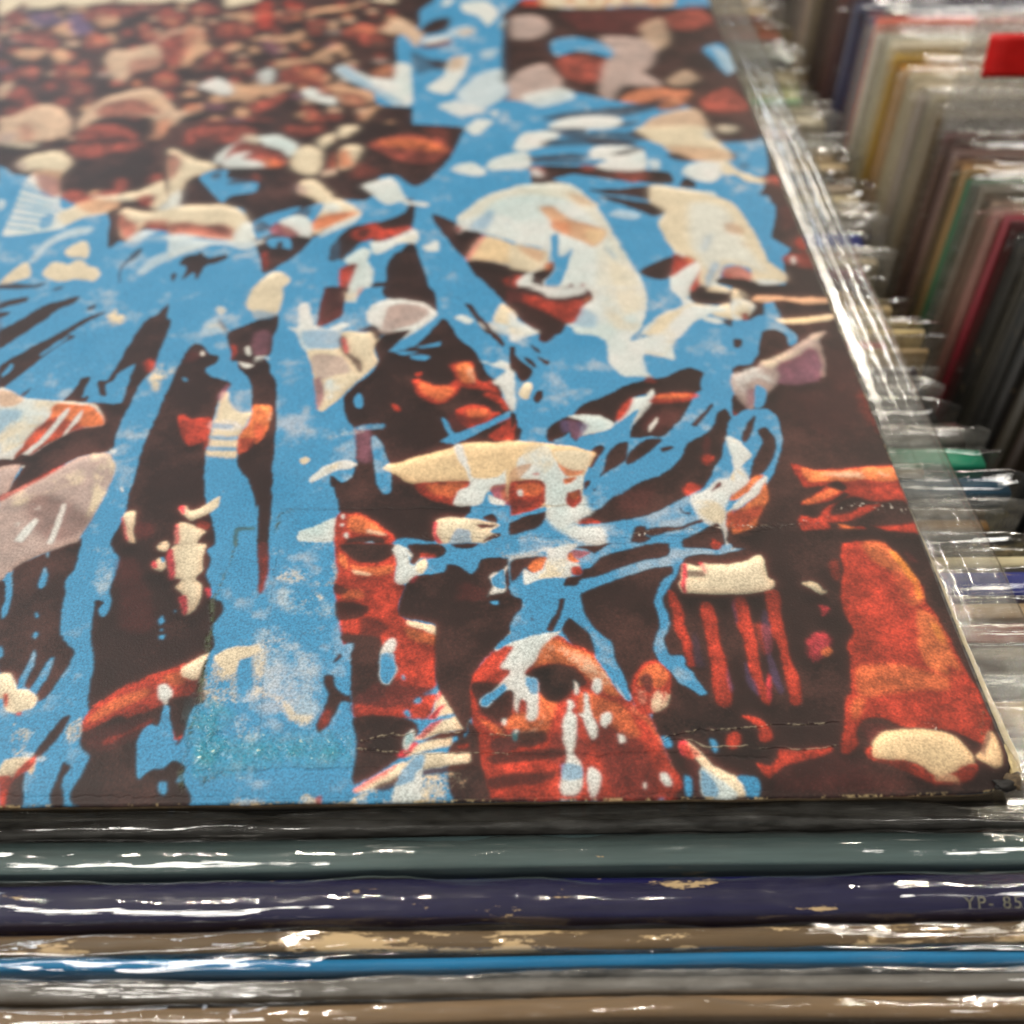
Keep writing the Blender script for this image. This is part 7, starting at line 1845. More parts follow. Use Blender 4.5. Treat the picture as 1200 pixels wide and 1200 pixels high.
g 0.36:0.8 -2256,2062,-2138,2046,-2092,1945,-2160,1917,-2209,1890,-2247,1947
k 0.37:0.8 -2164,2165,-2144,2196,-2114,2075,-2055,2016,-2042,1973,-2047,1930,-2099,2016,-2141,2075
q 0.37:0.8 -2151,2173,-2132,2165,-2110,2075,-2128,2075
p 0.34:0.8 -2236,1891,-2211,1904,-2186,1835,-2182,1768,-2192,1708,-2206,1715
w 0.35:0.8 -2183,1890,-2063,1916,-2114,1807,-2169,1767
k 0.38:0.9 -2092,2226,-2031,2264,-1984,2255,-1971,2209,-2003,2148,-2026,2209
g 0.20:1 -1978,2432,-1913,2456,-1816,2430,-1765,2348,-1809,2284,-1880,2223,-1970,2193,-2001,2240,-1977,2287,-1978,2367
w 0.39:1 -2050,2384,-1998,2449,-1913,2456,-1806,2421,-1746,2331,-1788,2237,-1841,2184,-1907,2072,-1944,2088,-1879,2207,-1972,2224,-2012,2256,-2053,2303
g 0.39:1 -1966,2399,-1892,2431,-1805,2397,-1784,2348,-1846,2269,-1954,2224,-1984,2255
b 0.38:1 -1842,2207,-1773,2300,-1737,2347,-1697,2283,-1759,2191,-1855,2101,-1924,2058,-1948,2080,-1920,2132
k 0.17:1 -2002,2133,-1970,2193,-1880,2223,-1861,2215,-1944,2080,-1881,2087,-1820,2131,-1761,2237,-1726,2307,-1697,2283,-1648,2159,-1574,2068,-1528,1923,-1476,1867,-1467,1772,-1434,1692,-1426,1679,-1592,1530,-1586,1129,-1710,986,-1879,958,-2042,1114,-2062,1189,-2100,1289,-2103,1323,-2060,1288,-2031,1311,-2015,1391,-2041,1585,-2071,1636,-2096,1740,-2100,1780,-2066,1847,-1995,1943,-1983,2015,-2003,2088
b 0.17:1 -2062,1766,-2044,1799,-2024,1765,-2023,1713,-2045,1713,-2060,1739
b 0.19:1 -1841,2108,-1792,2115,-1729,2137,-1728,2107,-1800,2098
b 0.18:1 -1847,2049,-1798,2049,-1766,2034,-1787,2012,-1837,2020
b 0.18:1 -1925,2073,-1871,2079,-1817,2071,-1879,2050
p 0.64:0.7 -2041,1585,-1983,1584,-1960,1402,-2008,1403,-2022,1474
b 0.16:0.7 -2034,1597,-1927,1615,-1933,1584,-2024,1578
b 0.00:1 -1971,1534,-1955,1540,-1927,1497,-1915,1449,-1885,1366,-1875,1253,-1883,1225,-1907,1231,-1930,1276,-1945,1367,-1960,1449
r 0.35:1 -1833,1872,-1808,1885,-1745,1843,-1684,1842,-1650,1883,-1632,1828,-1665,1774,-1706,1735,-1749,1735,-1793,1776
o 0.52:0.7 -1807,1871,-1744,1836,-1684,1835,-1665,1801,-1715,1748,-1786,1803
r 0.18:0.9 -1818,1927,-1792,1934,-1796,1913,-1813,1906
r 0.35:1 -1679,1982,-1618,2003,-1582,1981,-1563,1882,-1502,1867,-1476,1785,-1528,1813,-1597,1827,-1649,1842,-1660,1939
o 0.36:1 -1653,1982,-1600,1988,-1572,1882,-1597,1855,-1633,1883
c 0.35:0.7 -1612,1953,-1590,1952,-1572,1868,-1589,1868
k 0.18:1 -1582,2024,-1555,1995,-1519,1867,-1554,1868,-1581,1938
r 0.34:1 -1519,1799,-1476,1772,-1434,1705,-1451,1679,-1493,1745,-1545,1786
r 0.33:1 -1650,1682,-1595,1720,-1527,1713,-1510,1674,-1477,1667,-1543,1604,-1593,1579,-1635,1617
o 0.50:0.6 -1612,1694,-1536,1693,-1519,1654,-1586,1642
m 0.66:0.7 -1679,1669,-1594,1642,-1609,1567,-1676,1593
r 0.17:0.9 -1906,1737,-1884,1724,-1865,1691,-1882,1685,-1900,1711
m 0.49:0.6 -1510,1591,-1418,1653,-1420,1515,-1526,1516
r 0.33:0.8 -1485,1616,-1418,1653,-1420,1527,-1461,1540
k 0.16:1 -1608,1517,-1418,1640,-1420,1491,-1592,1493
r 0.32:0.9 -1518,1541,-1426,1640,-1418,1627,-1420,1515,-1494,1510
b 0.00:1 -1707,1644,-1686,1631,-1650,1555,-1593,1579,-1510,1629,-1438,1679,-1430,1653,-1510,1591,-1584,1529,-1633,1499,-1649,1488,-1690,1500,-1706,1506,-1671,1543,-1693,1593
u 0.15:1 -1909,1366,-1878,1383,-1784,1423,-1672,1464,-1608,1493,-1502,1498,-1420,1497,-1423,1280,-1510,1293,-1588,1282,-1706,1278,-1800,1274,-1875,1331
c 0.15:1 -1912,1361,-1890,1384,-1879,1343,-1895,1343
r 0.15:1 -1796,1274,-1706,1284,-1588,1288,-1588,1260,-1618,1216,-1640,1162,-1702,1179,-1750,1207
o 0.60:0.7 -1745,1268,-1604,1277,-1649,1205,-1712,1217
w 0.00:1 -1649,1481,-1620,1481,-1589,1351,-1573,1305,-1494,1304,-1438,1360,-1422,1360,-1423,1269,-1470,1258,-1525,1226,-1548,1172,-1617,1156,-1648,1173,-1627,1238,-1588,1260,-1601,1339,-1639,1422
r 0.30:0.8 -1510,1248,-1423,1280,-1425,1170,-1463,1160,-1494,1193
o 0.44:0.6 -1470,1247,-1423,1269,-1425,1181,-1463,1181
w 0.00:1 -1521,1215,-1494,1198,-1459,1176,-1471,1154,-1509,1171
b 0.00:1 -1578,1097,-1540,1150,-1471,1160,-1464,1096,-1426,1085,-1427,1033,-1472,1024,-1494,1075
k 0.00:1 -1540,1102,-1509,1118,-1487,1091,-1494,1070,-1528,1086
c 0.14:1 -1703,1083,-1684,1099,-1616,1103,-1540,1086,-1479,1065,-1509,1034,-1502,1024,-1472,1013,-1524,984,-1583,954,-1672,956,-1704,1016
q 0.14:1 -1710,1078,-1695,1083,-1697,1026,-1672,976,-1703,996
k 0.00:1 -1562,1066,-1487,1065,-1509,1050,-1539,1045
n 0.00:1 -1524,1004,-1472,1024,-1479,1003,-1539,984
b 0.28:0.6 -1630,1046,-1584,1035,-1583,954,-1657,955
w 0.31:1 -2073,1409,-2032,1403,-2010,1385,-2036,1362,-2083,1351,-2127,1323,-2170,1290,-2184,1301,-2168,1335,-2126,1381
c 0.31:0.7 -2072,1406,-2023,1397,-2084,1363,-2128,1335,-2171,1296,-2146,1346
c 0.16:1 -2230,1417,-2212,1429,-2193,1411,-2207,1391,-2224,1400
b 0.00:1 -2096,1329,-2066,1345,-2028,1356,-2027,1311,-2060,1288
w 0.65:0.5 -2142,1524,-2091,1586,-2009,1597,-2007,1572,-2087,1548
w 0.28:1 -2185,1043,-2143,1063,-2057,1109,-2046,1000,-2179,997
w 0.42:0.6 -2189,1012,-2058,1114,-2041,960,-2176,972
r 0.14:1 -2058,1114,-2045,1135,-2013,1129,-1976,1134,-1918,1081,-1853,1018,-1849,958,-2045,960
o 0.42:0.8 -2012,1114,-1966,1113,-1884,1029,-1944,1030,-2006,1051
c 0.28:0.6 -1946,1050,-1884,1029,-1883,1019,-1944,1030
w 0.00:1 -2043,1125,-2032,1124,-2032,1098,-2042,1109
w 0.00:1 -2039,1077,-2027,1077,-2028,1064,-2038,1067
w 0.00:1 -2025,1031,-2012,1036,-2008,1010,-2021,1015
k 0.14:1 -2009,1010,-1943,1019,-1882,1003,-1901,959,-2012,960
b 0.00:1 -1951,984,-1926,994,-1910,974,-1879,968,-1878,953,-1952,954
b 0.00:1 -1852,993,-1808,1008,-1710,986,-1694,956,-1842,958
w 0.58:0.8 -1661,2330,-1605,2314,-1511,2265,-1464,2425,-1408,2343,-1410,2201,-1511,2234,-1604,2282
c 0.20:1 -1497,2288,-1474,2360,-1459,2417,-1408,2343,-1409,2248,-1483,2272
k 0.19:1 -1621,2419,-1597,2410,-1549,2313,-1502,2218,-1456,2126,-1466,2104,-1511,2172,-1539,2250,-1596,2345
k 0.20:1 -1502,2543,-1405,2542,-1407,2367,-1454,2442
w 0.35:1 -1564,2009,-1502,1987,-1466,2008,-1431,1979,-1414,1880,-1417,1692,-1434,1692,-1476,1826,-1502,1867,-1449,1936,-1502,1973
k 0.18:1 -1434,2096,-1411,2095,-1413,1979,-1430,2008
w 0.38:1 -1221,2540,-833,2534,-828,2352,-864,2225,-907,2164,-910,2134,-775,2193,-640,2382,-564,2381,-462,2363,-554,2316,-679,2223,-685,2177,-740,2102,-744,1999,-864,2044,-867,1929,-847,1873,-880,1887,-975,1902,-1020,2002,-1019,2135,-1141,2229,-1194,2277,-1130,2421
c 1.19:0.5 -1046,2537,-833,2534,-832,2352,-884,2210,-975,2227,-1019,2387
c 0.75:0.5 -888,2164,-731,2255,-727,2132,-796,2014,-932,2089
b 0.78:0.45 -1169,2421,-1042,2322,-1067,2228,-1158,2260
b 0.72:0.5 -866,2029,-796,2014,-821,1942,-861,1901,-874,1943
m 0.20:1 -1424,2542,-1095,2538,-1052,2453,-1104,2388,-1153,2268,-1186,2253,-1274,2131,-1301,2147,-1309,2200,-1362,2263,-1408,2359,-1426,2376
k 0.58:0.9 -1426,2425,-1321,2407,-1229,2341,-1176,2276,-1274,2131,-1309,2200,-1408,2343
r 0.80:0.8 -1358,2490,-1225,2439,-1091,2437,-1148,2276,-1203,2292,-1276,2357,-1359,2424
w 0.61:0.9 -1356,2541,-1095,2538,-1088,2487,-1167,2454,-1253,2456,-1290,2506
o 0.40:0.5 -1089,2470,-1051,2461,-1092,2420
w 0.57:1 -1426,2359,-1372,2247,-1299,2200,-1364,2170,-1429,2141
c 0.38:0.7 -1427,2327,-1400,2263,-1309,2200,-1364,2185,-1428,2202
k 0.18:1 -1429,2096,-1395,2022,-1339,1942,-1353,1879,-1384,1859,-1414,1922,-1431,1936
k 0.18:1 -1343,2110,-1312,2087,-1299,2057,-1313,2057
k 0.18:1 -1372,2029,-1341,2007,-1316,1956,-1338,1963
k 0.18:1 -1318,2035,-1296,2013,-1266,1998,-1276,1970,-1293,1984
c 0.17:1 -1371,1852,-1345,1858,-1342,1824,-1361,1757,-1382,1751,-1397,1784
k 0.17:1 -1329,1797,-1303,1803,-1303,1769,-1323,1730,-1344,1743
w 0.35:0.7 -1431,1936,-1416,1908,-1421,1692,-1434,1692
k 0.16:1 -1434,1666,-1414,1653,-1423,1589,-1435,1577
k 0.16:1 -1419,1571,-1394,1577,-1399,1515,-1420,1503
k 0.00:1 -1182,1663,-1145,1714,-1056,1766,-964,1833,-865,1866,-801,1886,-735,1927,-680,1941,-632,1905,-656,1856,-660,1802,-713,1762,-708,1735,-765,1619,-852,1520,-893,1520,-972,1515,-964,1558,-922,1647,-869,1751,-866,1777,-937,1751,-1028,1584,-1055,1560,-1034,1610,-1108,1636,-1182,1650
r 0.35:0.9 -883,1859,-863,1887,-834,1865,-841,1845,-867,1845
w 0.17:1 -1028,1584,-978,1673,-937,1751,-893,1764,-853,1811,-863,1724,-923,1634,-961,1583,-968,1559,-1030,1559
b 0.16:1 -1055,1560,-982,1634,-926,1685,-961,1583,-977,1509,-994,1413,-995,1485,-1088,1344,-1103,1462,-1073,1535
r 0.34:1 -1013,1661,-983,1712,-937,1751,-960,1686,-1009,1609
r 0.34:1 -869,1751,-823,1777,-710,1782,-677,1768,-716,1735,-830,1710,-880,1724
o 0.34:0.7 -859,1764,-788,1776,-711,1775,-722,1755,-826,1743
m 0.66:0.5 -881,1711,-745,1709,-812,1582,-892,1533,-928,1583
w 0.00:1 -895,1583,-856,1633,-859,1607,-899,1545
k 0.00:1 -1289,1495,-1290,1575,-1225,1638,-1182,1650,-1108,1636,-1051,1610,-1036,1584,-1097,1548,-1165,1512,-1191,1494
w 0.33:1 -1208,1650,-1090,1649,-1026,1603,-1063,1560,-1139,1536,-1173,1524,-1151,1611
v 0.49:0.8 -1234,1625,-1159,1611,-1128,1586,-1182,1500,-1195,1561,-1229,1550
p 0.49:0.6 -1208,1637,-1176,1612,-1156,1524,-1197,1524
b 0.00:1 -1264,1507,-1230,1525,-1204,1555,-1202,1524,-1183,1490,-1264,1498
b 0.16:1 -1165,1524,-1055,1560,-1029,1572,-1071,1462,-1103,1468,-1175,1487
k 0.00:1 -1128,1451,-1094,1474,-1080,1462,-1107,1403,-1127,1356,-1143,1357
k 0.00:1 -1073,1426,-1028,1479,-986,1495,-999,1401,-1013,1378,-1065,1332,-1102,1304,-1110,1304,-1088,1344
k 0.00:1 -983,1437,-920,1502,-862,1508,-864,1483,-929,1412,-998,1360,-1004,1390
k 0.00:1 -860,1453,-818,1465,-816,1447,-854,1429
k 0.00:1 -1139,1232,-1125,1241,-1132,1221
k 0.00:1 -1206,1077,-1142,1123,-1043,1209,-959,1274,-885,1302,-793,1399,-758,1482,-686,1530,-633,1604,-617,1655,-579,1681,-566,1616,-607,1504,-635,1408,-672,1350,-688,1293,-745,1227,-847,1162,-946,1100,-1039,1080,-1131,1062,-1207,1066
r 0.28:1 -1206,1087,-1167,1097,-1130,1076,-1124,1062,-1192,1066
r 0.45:0.8 -806,1239,-780,1261,-735,1243,-771,1205,-796,1194
r 0.47:0.8 -711,1409,-689,1421,-668,1403,-694,1362,-713,1368
m 0.48:0.7 -692,1518,-665,1505,-677,1421,-701,1421
m 1.17:0.5 -1043,1209,-914,1251,-941,1142,-1037,1101
k 0.00:1 -727,1593,-686,1643,-634,1714,-627,1701,-671,1630,-712,1580
k 0.00:1 -552,1694,-533,1680,-535,1642,-556,1642
r 0.17:0.6 -550,1681,-534,1674,-543,1642,-552,1648
k 0.00:1 -521,1578,-485,1641,-477,1628,-511,1515,-537,1482,-548,1504
r 0.16:0.5 -514,1590,-483,1628,-513,1528
k 0.00:1 -475,1552,-439,1570,-423,1564,-468,1325,-512,1302,-556,1280,-506,1383,-477,1454
b 0.16:1 -672,1350,-622,1408,-583,1604,-514,1667,-452,1679,-446,1577,-484,1503,-481,1454,-532,1326,-662,1160,-770,1161,-728,1238
w 0.45:1 -607,1504,-589,1516,-546,1479,-524,1419,-546,1384,-576,1349,-554,1292,-603,1236,-663,1149,-672,1096,-676,1023,-666,943,-696,943,-700,1013,-766,1076,-790,1183,-729,1227,-674,1282,-625,1292,-600,1349
c 0.16:1 -581,1492,-555,1498,-524,1419,-556,1372,-576,1372,-556,1419
c 0.30:0.8 -625,1292,-594,1338,-564,1280,-601,1247
c 0.43:0.7 -777,1162,-706,1171,-668,1117,-693,1055,-749,1087
k 0.00:1 -834,1141,-827,1135,-822,1114,-799,1114,-800,1103,-827,1109
m 0.15:1 -711,1215,-677,1265,-660,1270,-667,1248,-699,1221
o 0.15:1 -564,1280,-512,1302,-490,1314,-536,1257,-593,1203,-637,1171,-644,1176,-603,1236
r 0.30:0.8 -624,1203,-569,1247,-593,1203,-636,1173
w 0.15:1 -670,1107,-615,1159,-548,1235,-496,1302,-485,1302,-495,1246,-585,1159,-647,1106
o 0.14:1 -497,1257,-505,1169,-546,1095,-571,1043,-625,1013,-675,1003,-672,1096,-619,1138,-575,1170
r 0.43:0.9 -668,1096,-623,1117,-563,1148,-525,1148,-559,1084,-653,1023,-669,1044
c 0.28:0.5 -662,1018,-610,1054,-569,1053,-609,1017,-657,1003
k 0.29:0.6 -660,1075,-592,1116,-561,1116,-614,1080
k 0.00:1 -662,1013,-591,1033,-548,1105,-490,1212,-541,941,-659,942
k 0.00:1 -1005,1038,-981,1050,-963,1043,-971,1007,-949,996,-990,967,-1020,962
k 0.00:1 -984,1027,-922,1042,-838,1051,-758,1076,-761,1061,-808,1046,-863,1026,-949,1001
k 0.00:1 -839,985,-799,1005,-749,1035,-708,1060,-698,1024,-703,943,-848,945
r 0.28:0.6 -740,994,-706,973,-714,943,-740,943
w 0.57:1 -1325,1158,-1175,1210,-1163,1156,-1142,1123,-1215,1061,-1245,1051,-1117,1050,-1110,948,-1183,969,-1284,1042
w 0.69:0.6 -1442,1023,-1286,981,-1060,1008,-1066,948,-1443,953
u 0.15:1 -1436,1491,-1289,1486,-1184,1463,-1117,1439,-1123,1403,-1143,1357,-1170,1300,-1201,1167,-1440,1170
w 0.15:1 -1405,1407,-1298,1477,-1269,1393,-1239,1335,-1217,1300,-1169,1311,-1183,1210,-1201,1167,-1309,1158,-1315,1234,-1328,1290,-1407,1303
c 0.31:0.5 -1380,1466,-1290,1477,-1273,1381,-1312,1313,-1383,1302
c 0.15:1 -1267,1440,-1129,1439,-1142,1368,-1177,1311,-1239,1346
o 0.31:0.8 -1261,1381,-1223,1346,-1176,1334,-1159,1345,-1185,1311,-1233,1312
t 0.15:0.8 -1438,1337,-1398,1371,-1354,1377,-1383,1325,-1415,1286,-1439,1280
r 0.15:0.6 -1351,1325,-1327,1330,-1328,1313,-1347,1313
r 0.15:1 -1439,1275,-1391,1291,-1321,1285,-1312,1201,-1317,1169,-1372,1126,-1441,1106
o 0.45:0.6 -1415,1269,-1329,1268,-1331,1212,-1401,1213
m 0.44:0.6 -1440,1181,-1340,1180,-1402,1127,-1441,1117
w 0.00:1 -1412,1235,-1396,1241,-1393,1213,-1409,1208
r 0.15:1 -1239,1189,-1225,1233,-1189,1238,-1185,1178,-1210,1146,-1236,1162
o 0.30:0.6 -1225,1222,-1194,1227,-1196,1189,-1223,1189
o 0.15:1 -1241,1295,-1194,1300,-1203,1277,-1235,1267
w 0.00:1 -1243,1255,-1194,1294,-1170,1300,-1189,1244,-1229,1222
k 0.00:1 -1168,1271,-1147,1282,-1153,1254,-1170,1232
k 0.00:1 -1441,1075,-1388,1105,-1318,1136,-1314,1083,-1359,1043,-1412,1023,-1442,1018
b 0.14:1 -1441,1106,-1372,1126,-1317,1158,-1312,1131,-1388,1105,-1441,1075
k 0.00:1 -416,2529,15,2523,-1,2309,2,2122,6,1848,5,1424,-8,934,-674,943,-613,1127,-554,1159,-487,1268,-441,1382,-394,1502,-386,1627,-419,1679,-495,1680,-550,1655,-541,1760,-391,1825,-510,1896,-501,1953,-428,1966,-380,2082,-394,2266,-447,2283
m 4.30:0.35 -307,2037,16,2033,-15,1596,-252,1475,-344,1757
b 0.19:1 -458,2275,-392,2274,-320,2313,-270,2280,-226,2217,-200,2163,-211,2110,-243,2088,-247,2156,-284,2202,-343,2188,-373,2097,-391,2023,-445,1966,-470,1981,-511,1946
b 0.39:1 -292,2410,-254,2409,-245,2264,-313,2297
k 0.00:1 -471,2136,-439,2135,-439,2098,-463,2076,-479,2086
w 0.40:1 -427,2462,-366,2427,-336,2378,-388,2298,-456,2283
c 0.40:0.8 -419,2512,-357,2477,-343,2394,-388,2298,-448,2331
r 0.20:0.9 -412,2322,-383,2330,-391,2282,-410,2282
k 0.41:0.7 -402,2495,-332,2511,-328,2427,-375,2428
t 0.20:1 -312,2460,-227,2451,-114,2441,6,2439,1,2398,-115,2391,-194,2425,-283,2410,-347,2427
c 0.40:0.6 -228,2446,-133,2441,-148,2416,-223,2426
c 0.19:1 -268,2288,-204,2279,-117,2294,-19,2312,2,2301,-38,2269,-136,2250,-239,2245
u 0.19:0.9 -223,2280,-69,2297,-4,2296,-96,2262,-210,2251
g 0.36:1 -519,1896,-415,1937,-381,1980,-313,2008,-205,2095,-125,2169,-65,2192,-108,2124,-119,1991,-142,1891,-162,1878,-194,1977,-300,1893,-371,1798,-456,1705,-486,1680,-533,1760
p 0.54:1 -321,1964,-220,2021,-163,2079,-133,2049,-141,1934,-177,1850,-261,1824,-345,1838,-326,1894
c 0.55:0.5 -381,1980,-271,2036,-94,2184,-78,2176,-126,2124,-262,1993,-362,1936
w 0.70:0.6 -510,1896,-406,1937,-360,1852,-453,1772,-528,1786
p 0.51:0.7 -474,1799,-431,1799,-465,1706,-501,1693
r 0.84:0.25 -28,1780,44,1725,7,1521,-42,1622
b 0.00:1 -497,1667,-419,1679,-392,1640,-384,1551,-405,1453,-465,1302,-538,1202,-641,1096,-627,1181,-566,1269,-518,1360,-574,1504,-554,1629,-508,1654
b 0.00:1 -435,1826,-396,1798,-413,1731,-433,1692,-467,1693
k 0.00:1 -508,1603,-476,1641,-496,1552,-537,1482,-548,1504
k 0.00:1 -475,1552,-439,1570,-424,1514,-426,1454,-447,1394,-492,1325,-542,1269,-554,1292,-509,1407,-472,1478
w 0.31:1 -578,1480,-560,1492,-525,1413,-556,1372,-596,1326,-556,1280,-571,1236,-627,1181
c 0.31:0.8 -573,1486,-525,1413,-572,1372
o 0.15:1 -604,1225,-538,1291,-495,1308,-538,1246,-612,1181,-636,1176
w 0.00:1 -633,1149,-575,1214,-526,1269,-489,1302,-491,1268,-538,1202,-592,1159,-638,1117
o 0.14:1 -495,1268,-505,1180,-548,1105,-574,1043,-616,1023,-663,1008,-649,1096,-585,1159,-538,1202
r 0.43:0.8 -645,1117,-590,1127,-533,1148,-559,1084,-621,1033,-659,1033
r 0.00:1 -388,1361,-358,1358,-301,1323,-203,1333,-105,1341,5,1347,9,1262,12,1162,8,1015,-6,944,-123,976,-195,1048,-215,1090,-283,1060,-321,1060,-352,1092,-299,1155,-394,1146,-364,1178,-280,1243,-359,1238,-372,1289
o 0.30:1 -352,1346,-287,1317,-106,1337,-1,1342,8,1273,-62,1263,-138,1275,-204,1264,-251,1265,-337,1266
c 0.61:0.5 -291,1299,-127,1320,-7,1319,-1,1284,-135,1286
o 0.29:0.7 -382,1167,-274,1232,-212,1231,-295,1177,-371,1146
k 0.29:1 -396,1135,-299,1155,-204,1231,-227,1265,-280,1243,-204,1198,-304,1134,-344,1092,-390,1093
k 0.43:1 -258,1166,-191,1187,-127,1164,-11,1162,-3,1056,-122,1037,-205,1038,-268,1059,-179,1111,-299,1091
r 0.29:1 -263,1080,-174,1132,-99,1153,-149,1111,-220,1069,-268,1059
k 0.28:1 -357,1071,-286,1049,-220,1069,-113,1016,-8,934,-112,935,-205,1007,-288,1039
r 0.28:0.9 -414,1088,-353,1087,-311,1039,-326,938,-385,939,-420,1020
r 0.42:0.9 -128,1016,-45,1041,-4,1025,-4,974,-67,965,-123,976
r 0.00:1 -283,1029,-197,1038,-168,976,-134,936,-304,938
o 0.28:0.9 -286,1049,-228,1038,-180,986,-156,936,-252,937,-238,997
k 0.00:1 -589,961,124,952,166,107,98,-67,-770,-55
m 1.25:0.5 -705,104,-513,130,-394,107,-305,71,-324,24,-719,29
r 0.00:1 -288,958,-129,956,-101,896,-88,838,-66,762,-71,698,-50,626,-40,523,-33,441,-17,345,-16,231,-40,180,-62,152,-89,167,-130,196,-176,211,-275,220,-331,250,-391,244,-417,214,-436,164,-468,135,-485,143,-456,237,-430,319,-406,350,-379,478,-375,528,-344,578,-353,639,-352,720,-311,831
o 0.53:0.8 -144,956,-124,945,-91,876,-71,771,-76,707,-111,680,-144,690,-140,754,-156,829,-206,887,-218,957
o 0.48:0.8 -109,662,-57,626,-52,507,-44,425,-73,377,-102,409,-146,442,-147,533
o 0.58:0.6 -360,445,-213,443,-88,393,-91,362,-239,348,-381,334
o 0.45:0.6 -410,319,-372,319,-400,259,-435,244
y 0.40:0.5 -122,926,-91,876,-75,781,-76,716,-96,707,-101,790,-121,877
y 0.49:0.3 -83,609,-60,592,-61,523,-83,541
r 0.45:0.9 -86,441,-36,408,-21,314,-26,239,-60,195,-100,331
r 0.55:0.6 -274,317,-42,269,-84,181,-174,219
r 0.51:0.7 -187,848,-78,771,-137,663,-126,558,-196,551,-207,664
k 0.22:1 -431,207,-399,236,-331,250,-301,220,-227,212,-142,196,-91,160,-71,145,-88,110,-109,103,-147,182,-241,205,-334,191,-397,142,-434,121,-461,136,-436,164
m 0.33:0.8 -407,229,-337,228,-332,199,-396,171
u 0.11:1 -397,142,-374,185,-330,207,-252,211,-179,203,-137,174,-121,124,-115,76,-157,69,-223,57,-254,77,-307,106,-392,114
r 0.21:1 -419,142,-394,156,-397,121,-330,113,-274,92,-223,57,-153,83,-104,82,-114,52,-168,36,-243,30,-284,57,-338,85,-405,114
u 0.31:0.6 -231,70,-186,56,-180,36,-233,43
r 0.11:0.6 -437,186,-436,164,-469,132,-482,140,-468,186
k 0.00:1 -109,103,-81,96,-57,75,-41,85,-37,61,-50,41,-85,28,-132,35,-105,69
u 0.00:1 -107,110,-73,138,-41,195,-25,195,-23,137,-36,82,-57,75,-83,89
m 0.11:0.8 -87,124,-49,181,-16,231,-29,195,-60,138,-82,110
r 0.21:0.8 -684,146,-595,152,-532,155,-549,137,-615,117,-683,90,-702,83
r 0.11:0.7 -691,211,-674,218,-675,196,-690,182
s 0.26:0.6 -473,784,-447,790,-418,776,-406,748,-393,743,-410,730,-434,748
q 0.25:0.6 -427,684,-395,671,-423,640,-426,658
q 0.36:0.6 -499,546,-437,579,-417,545,-476,463,-501,471
o 0.24:0.8 -464,504,-436,520,-427,503,-446,479,-464,487
r 0.40:0.3 -357,870,-318,879,-338,793,-357,803
k 0.00:1 -134,966,4,964,-1,789,0,652,6,456,0,299,-15,254,-17,345,-33,441,-40,523,-50,626,-67,698,-66,762,-91,876
m 0.41:0.7 -78,925,-52,885,-50,866,-81,886
g 0.00:1 -3234,1006,-2993,993,-3079,936,-3133,877,-3159,825,-3171,816
k 0.00:1 -3136,882,-3079,934,-3017,973,-2943,1002,-2927,874,-2936,818,-2924,753,-2911,672,-2895,611,-2874,581,-2830,534,-2830,485,-2843,429,-2863,374,-2890,345,-2912,375,-2947,403,-2971,407,-3014,447,-3044,459,-3123,675,-3094,692,-3099,755
k 0.00:1 -3169,811,-3147,830,-3116,746,-3109,675,-3123,675
b 0.00:1 -3030,800,-3034,847,-3033,890,-3016,866,-3007,828,-3011,795
b 0.00:1 -3046,959,-3035,953,-3031,934,-3040,939
b 0.00:1 -2971,430,-2962,470,-2958,511,-2960,540,-2949,528,-2941,478,-2949,430,-2947,403,-2950,392,-2966,403
b 0.00:1 -2927,383,-2916,430,-2903,486,-2893,509,-2883,502,-2883,453,-2895,406,-2907,371
b 0.00:1 -3002,693,-2992,695,-2984,673,-2991,669
b 0.00:1 -2982,612,-2969,614,-2961,597,-2968,586,-2977,595
b 0.00:1 -3073,556,-3060,550,-3048,521,-3053,511,-3059,512
b 0.00:1 -3152,858,-3136,863,-3102,755,-3094,692,-3101,668,-3115,701,-3119,756
c 0.00:1 -3040,447,-3011,449,-2976,411,-2969,376,-3012,364
c 0.00:1 -2994,368,-2976,391,-2937,392,-2903,367,-2891,340,-2895,321,-2923,308,-2947,303,-2980,314
r 0.11:1 -3003,384,-2984,372,-2975,330,-2983,330
r 0.11:1 -2941,305,-2923,306,-2922,295,-2935,295
c 0.22:0.8 -2916,306,-2880,313,-2858,253,-2875,217,-2887,174,-2901,161,-2927,203,-2936,269
w 0.21:0.6 -2881,174,-2799,152,-2807,138,-2869,139
k 0.00:1 -2780,295,-2771,286,-2781,238,-2804,188,-2819,156,-2835,149,-2853,135,-2849,153,-2835,188,-2819,238,-2800,282
c 0.10:1 -2924,98,-2925,140,-2887,157,-2841,146,-2828,125,-2827,94,-2857,118,-2878,91,-2896,71,-2914,71
r 0.10:1 -2920,88,-2905,98,-2886,88,-2883,105,-2863,139,-2837,153,-2834,125,-2852,104,-2872,71,-2868,4,-2892,4
k 0.00:1 -2854,111,-2848,91,-2829,4,-2874,4,-2882,64
k 0.00:1 -2751,134,-2724,123,-2730,82,-2715,2,-2749,3,-2757,42,-2749,76
w 0.41:0.45 -2908,977,-2832,971,-2821,941,-2881,932
w 0.40:0.35 -2915,922,-2802,911,-2790,807,-2797,751,-2840,807,-2889,855
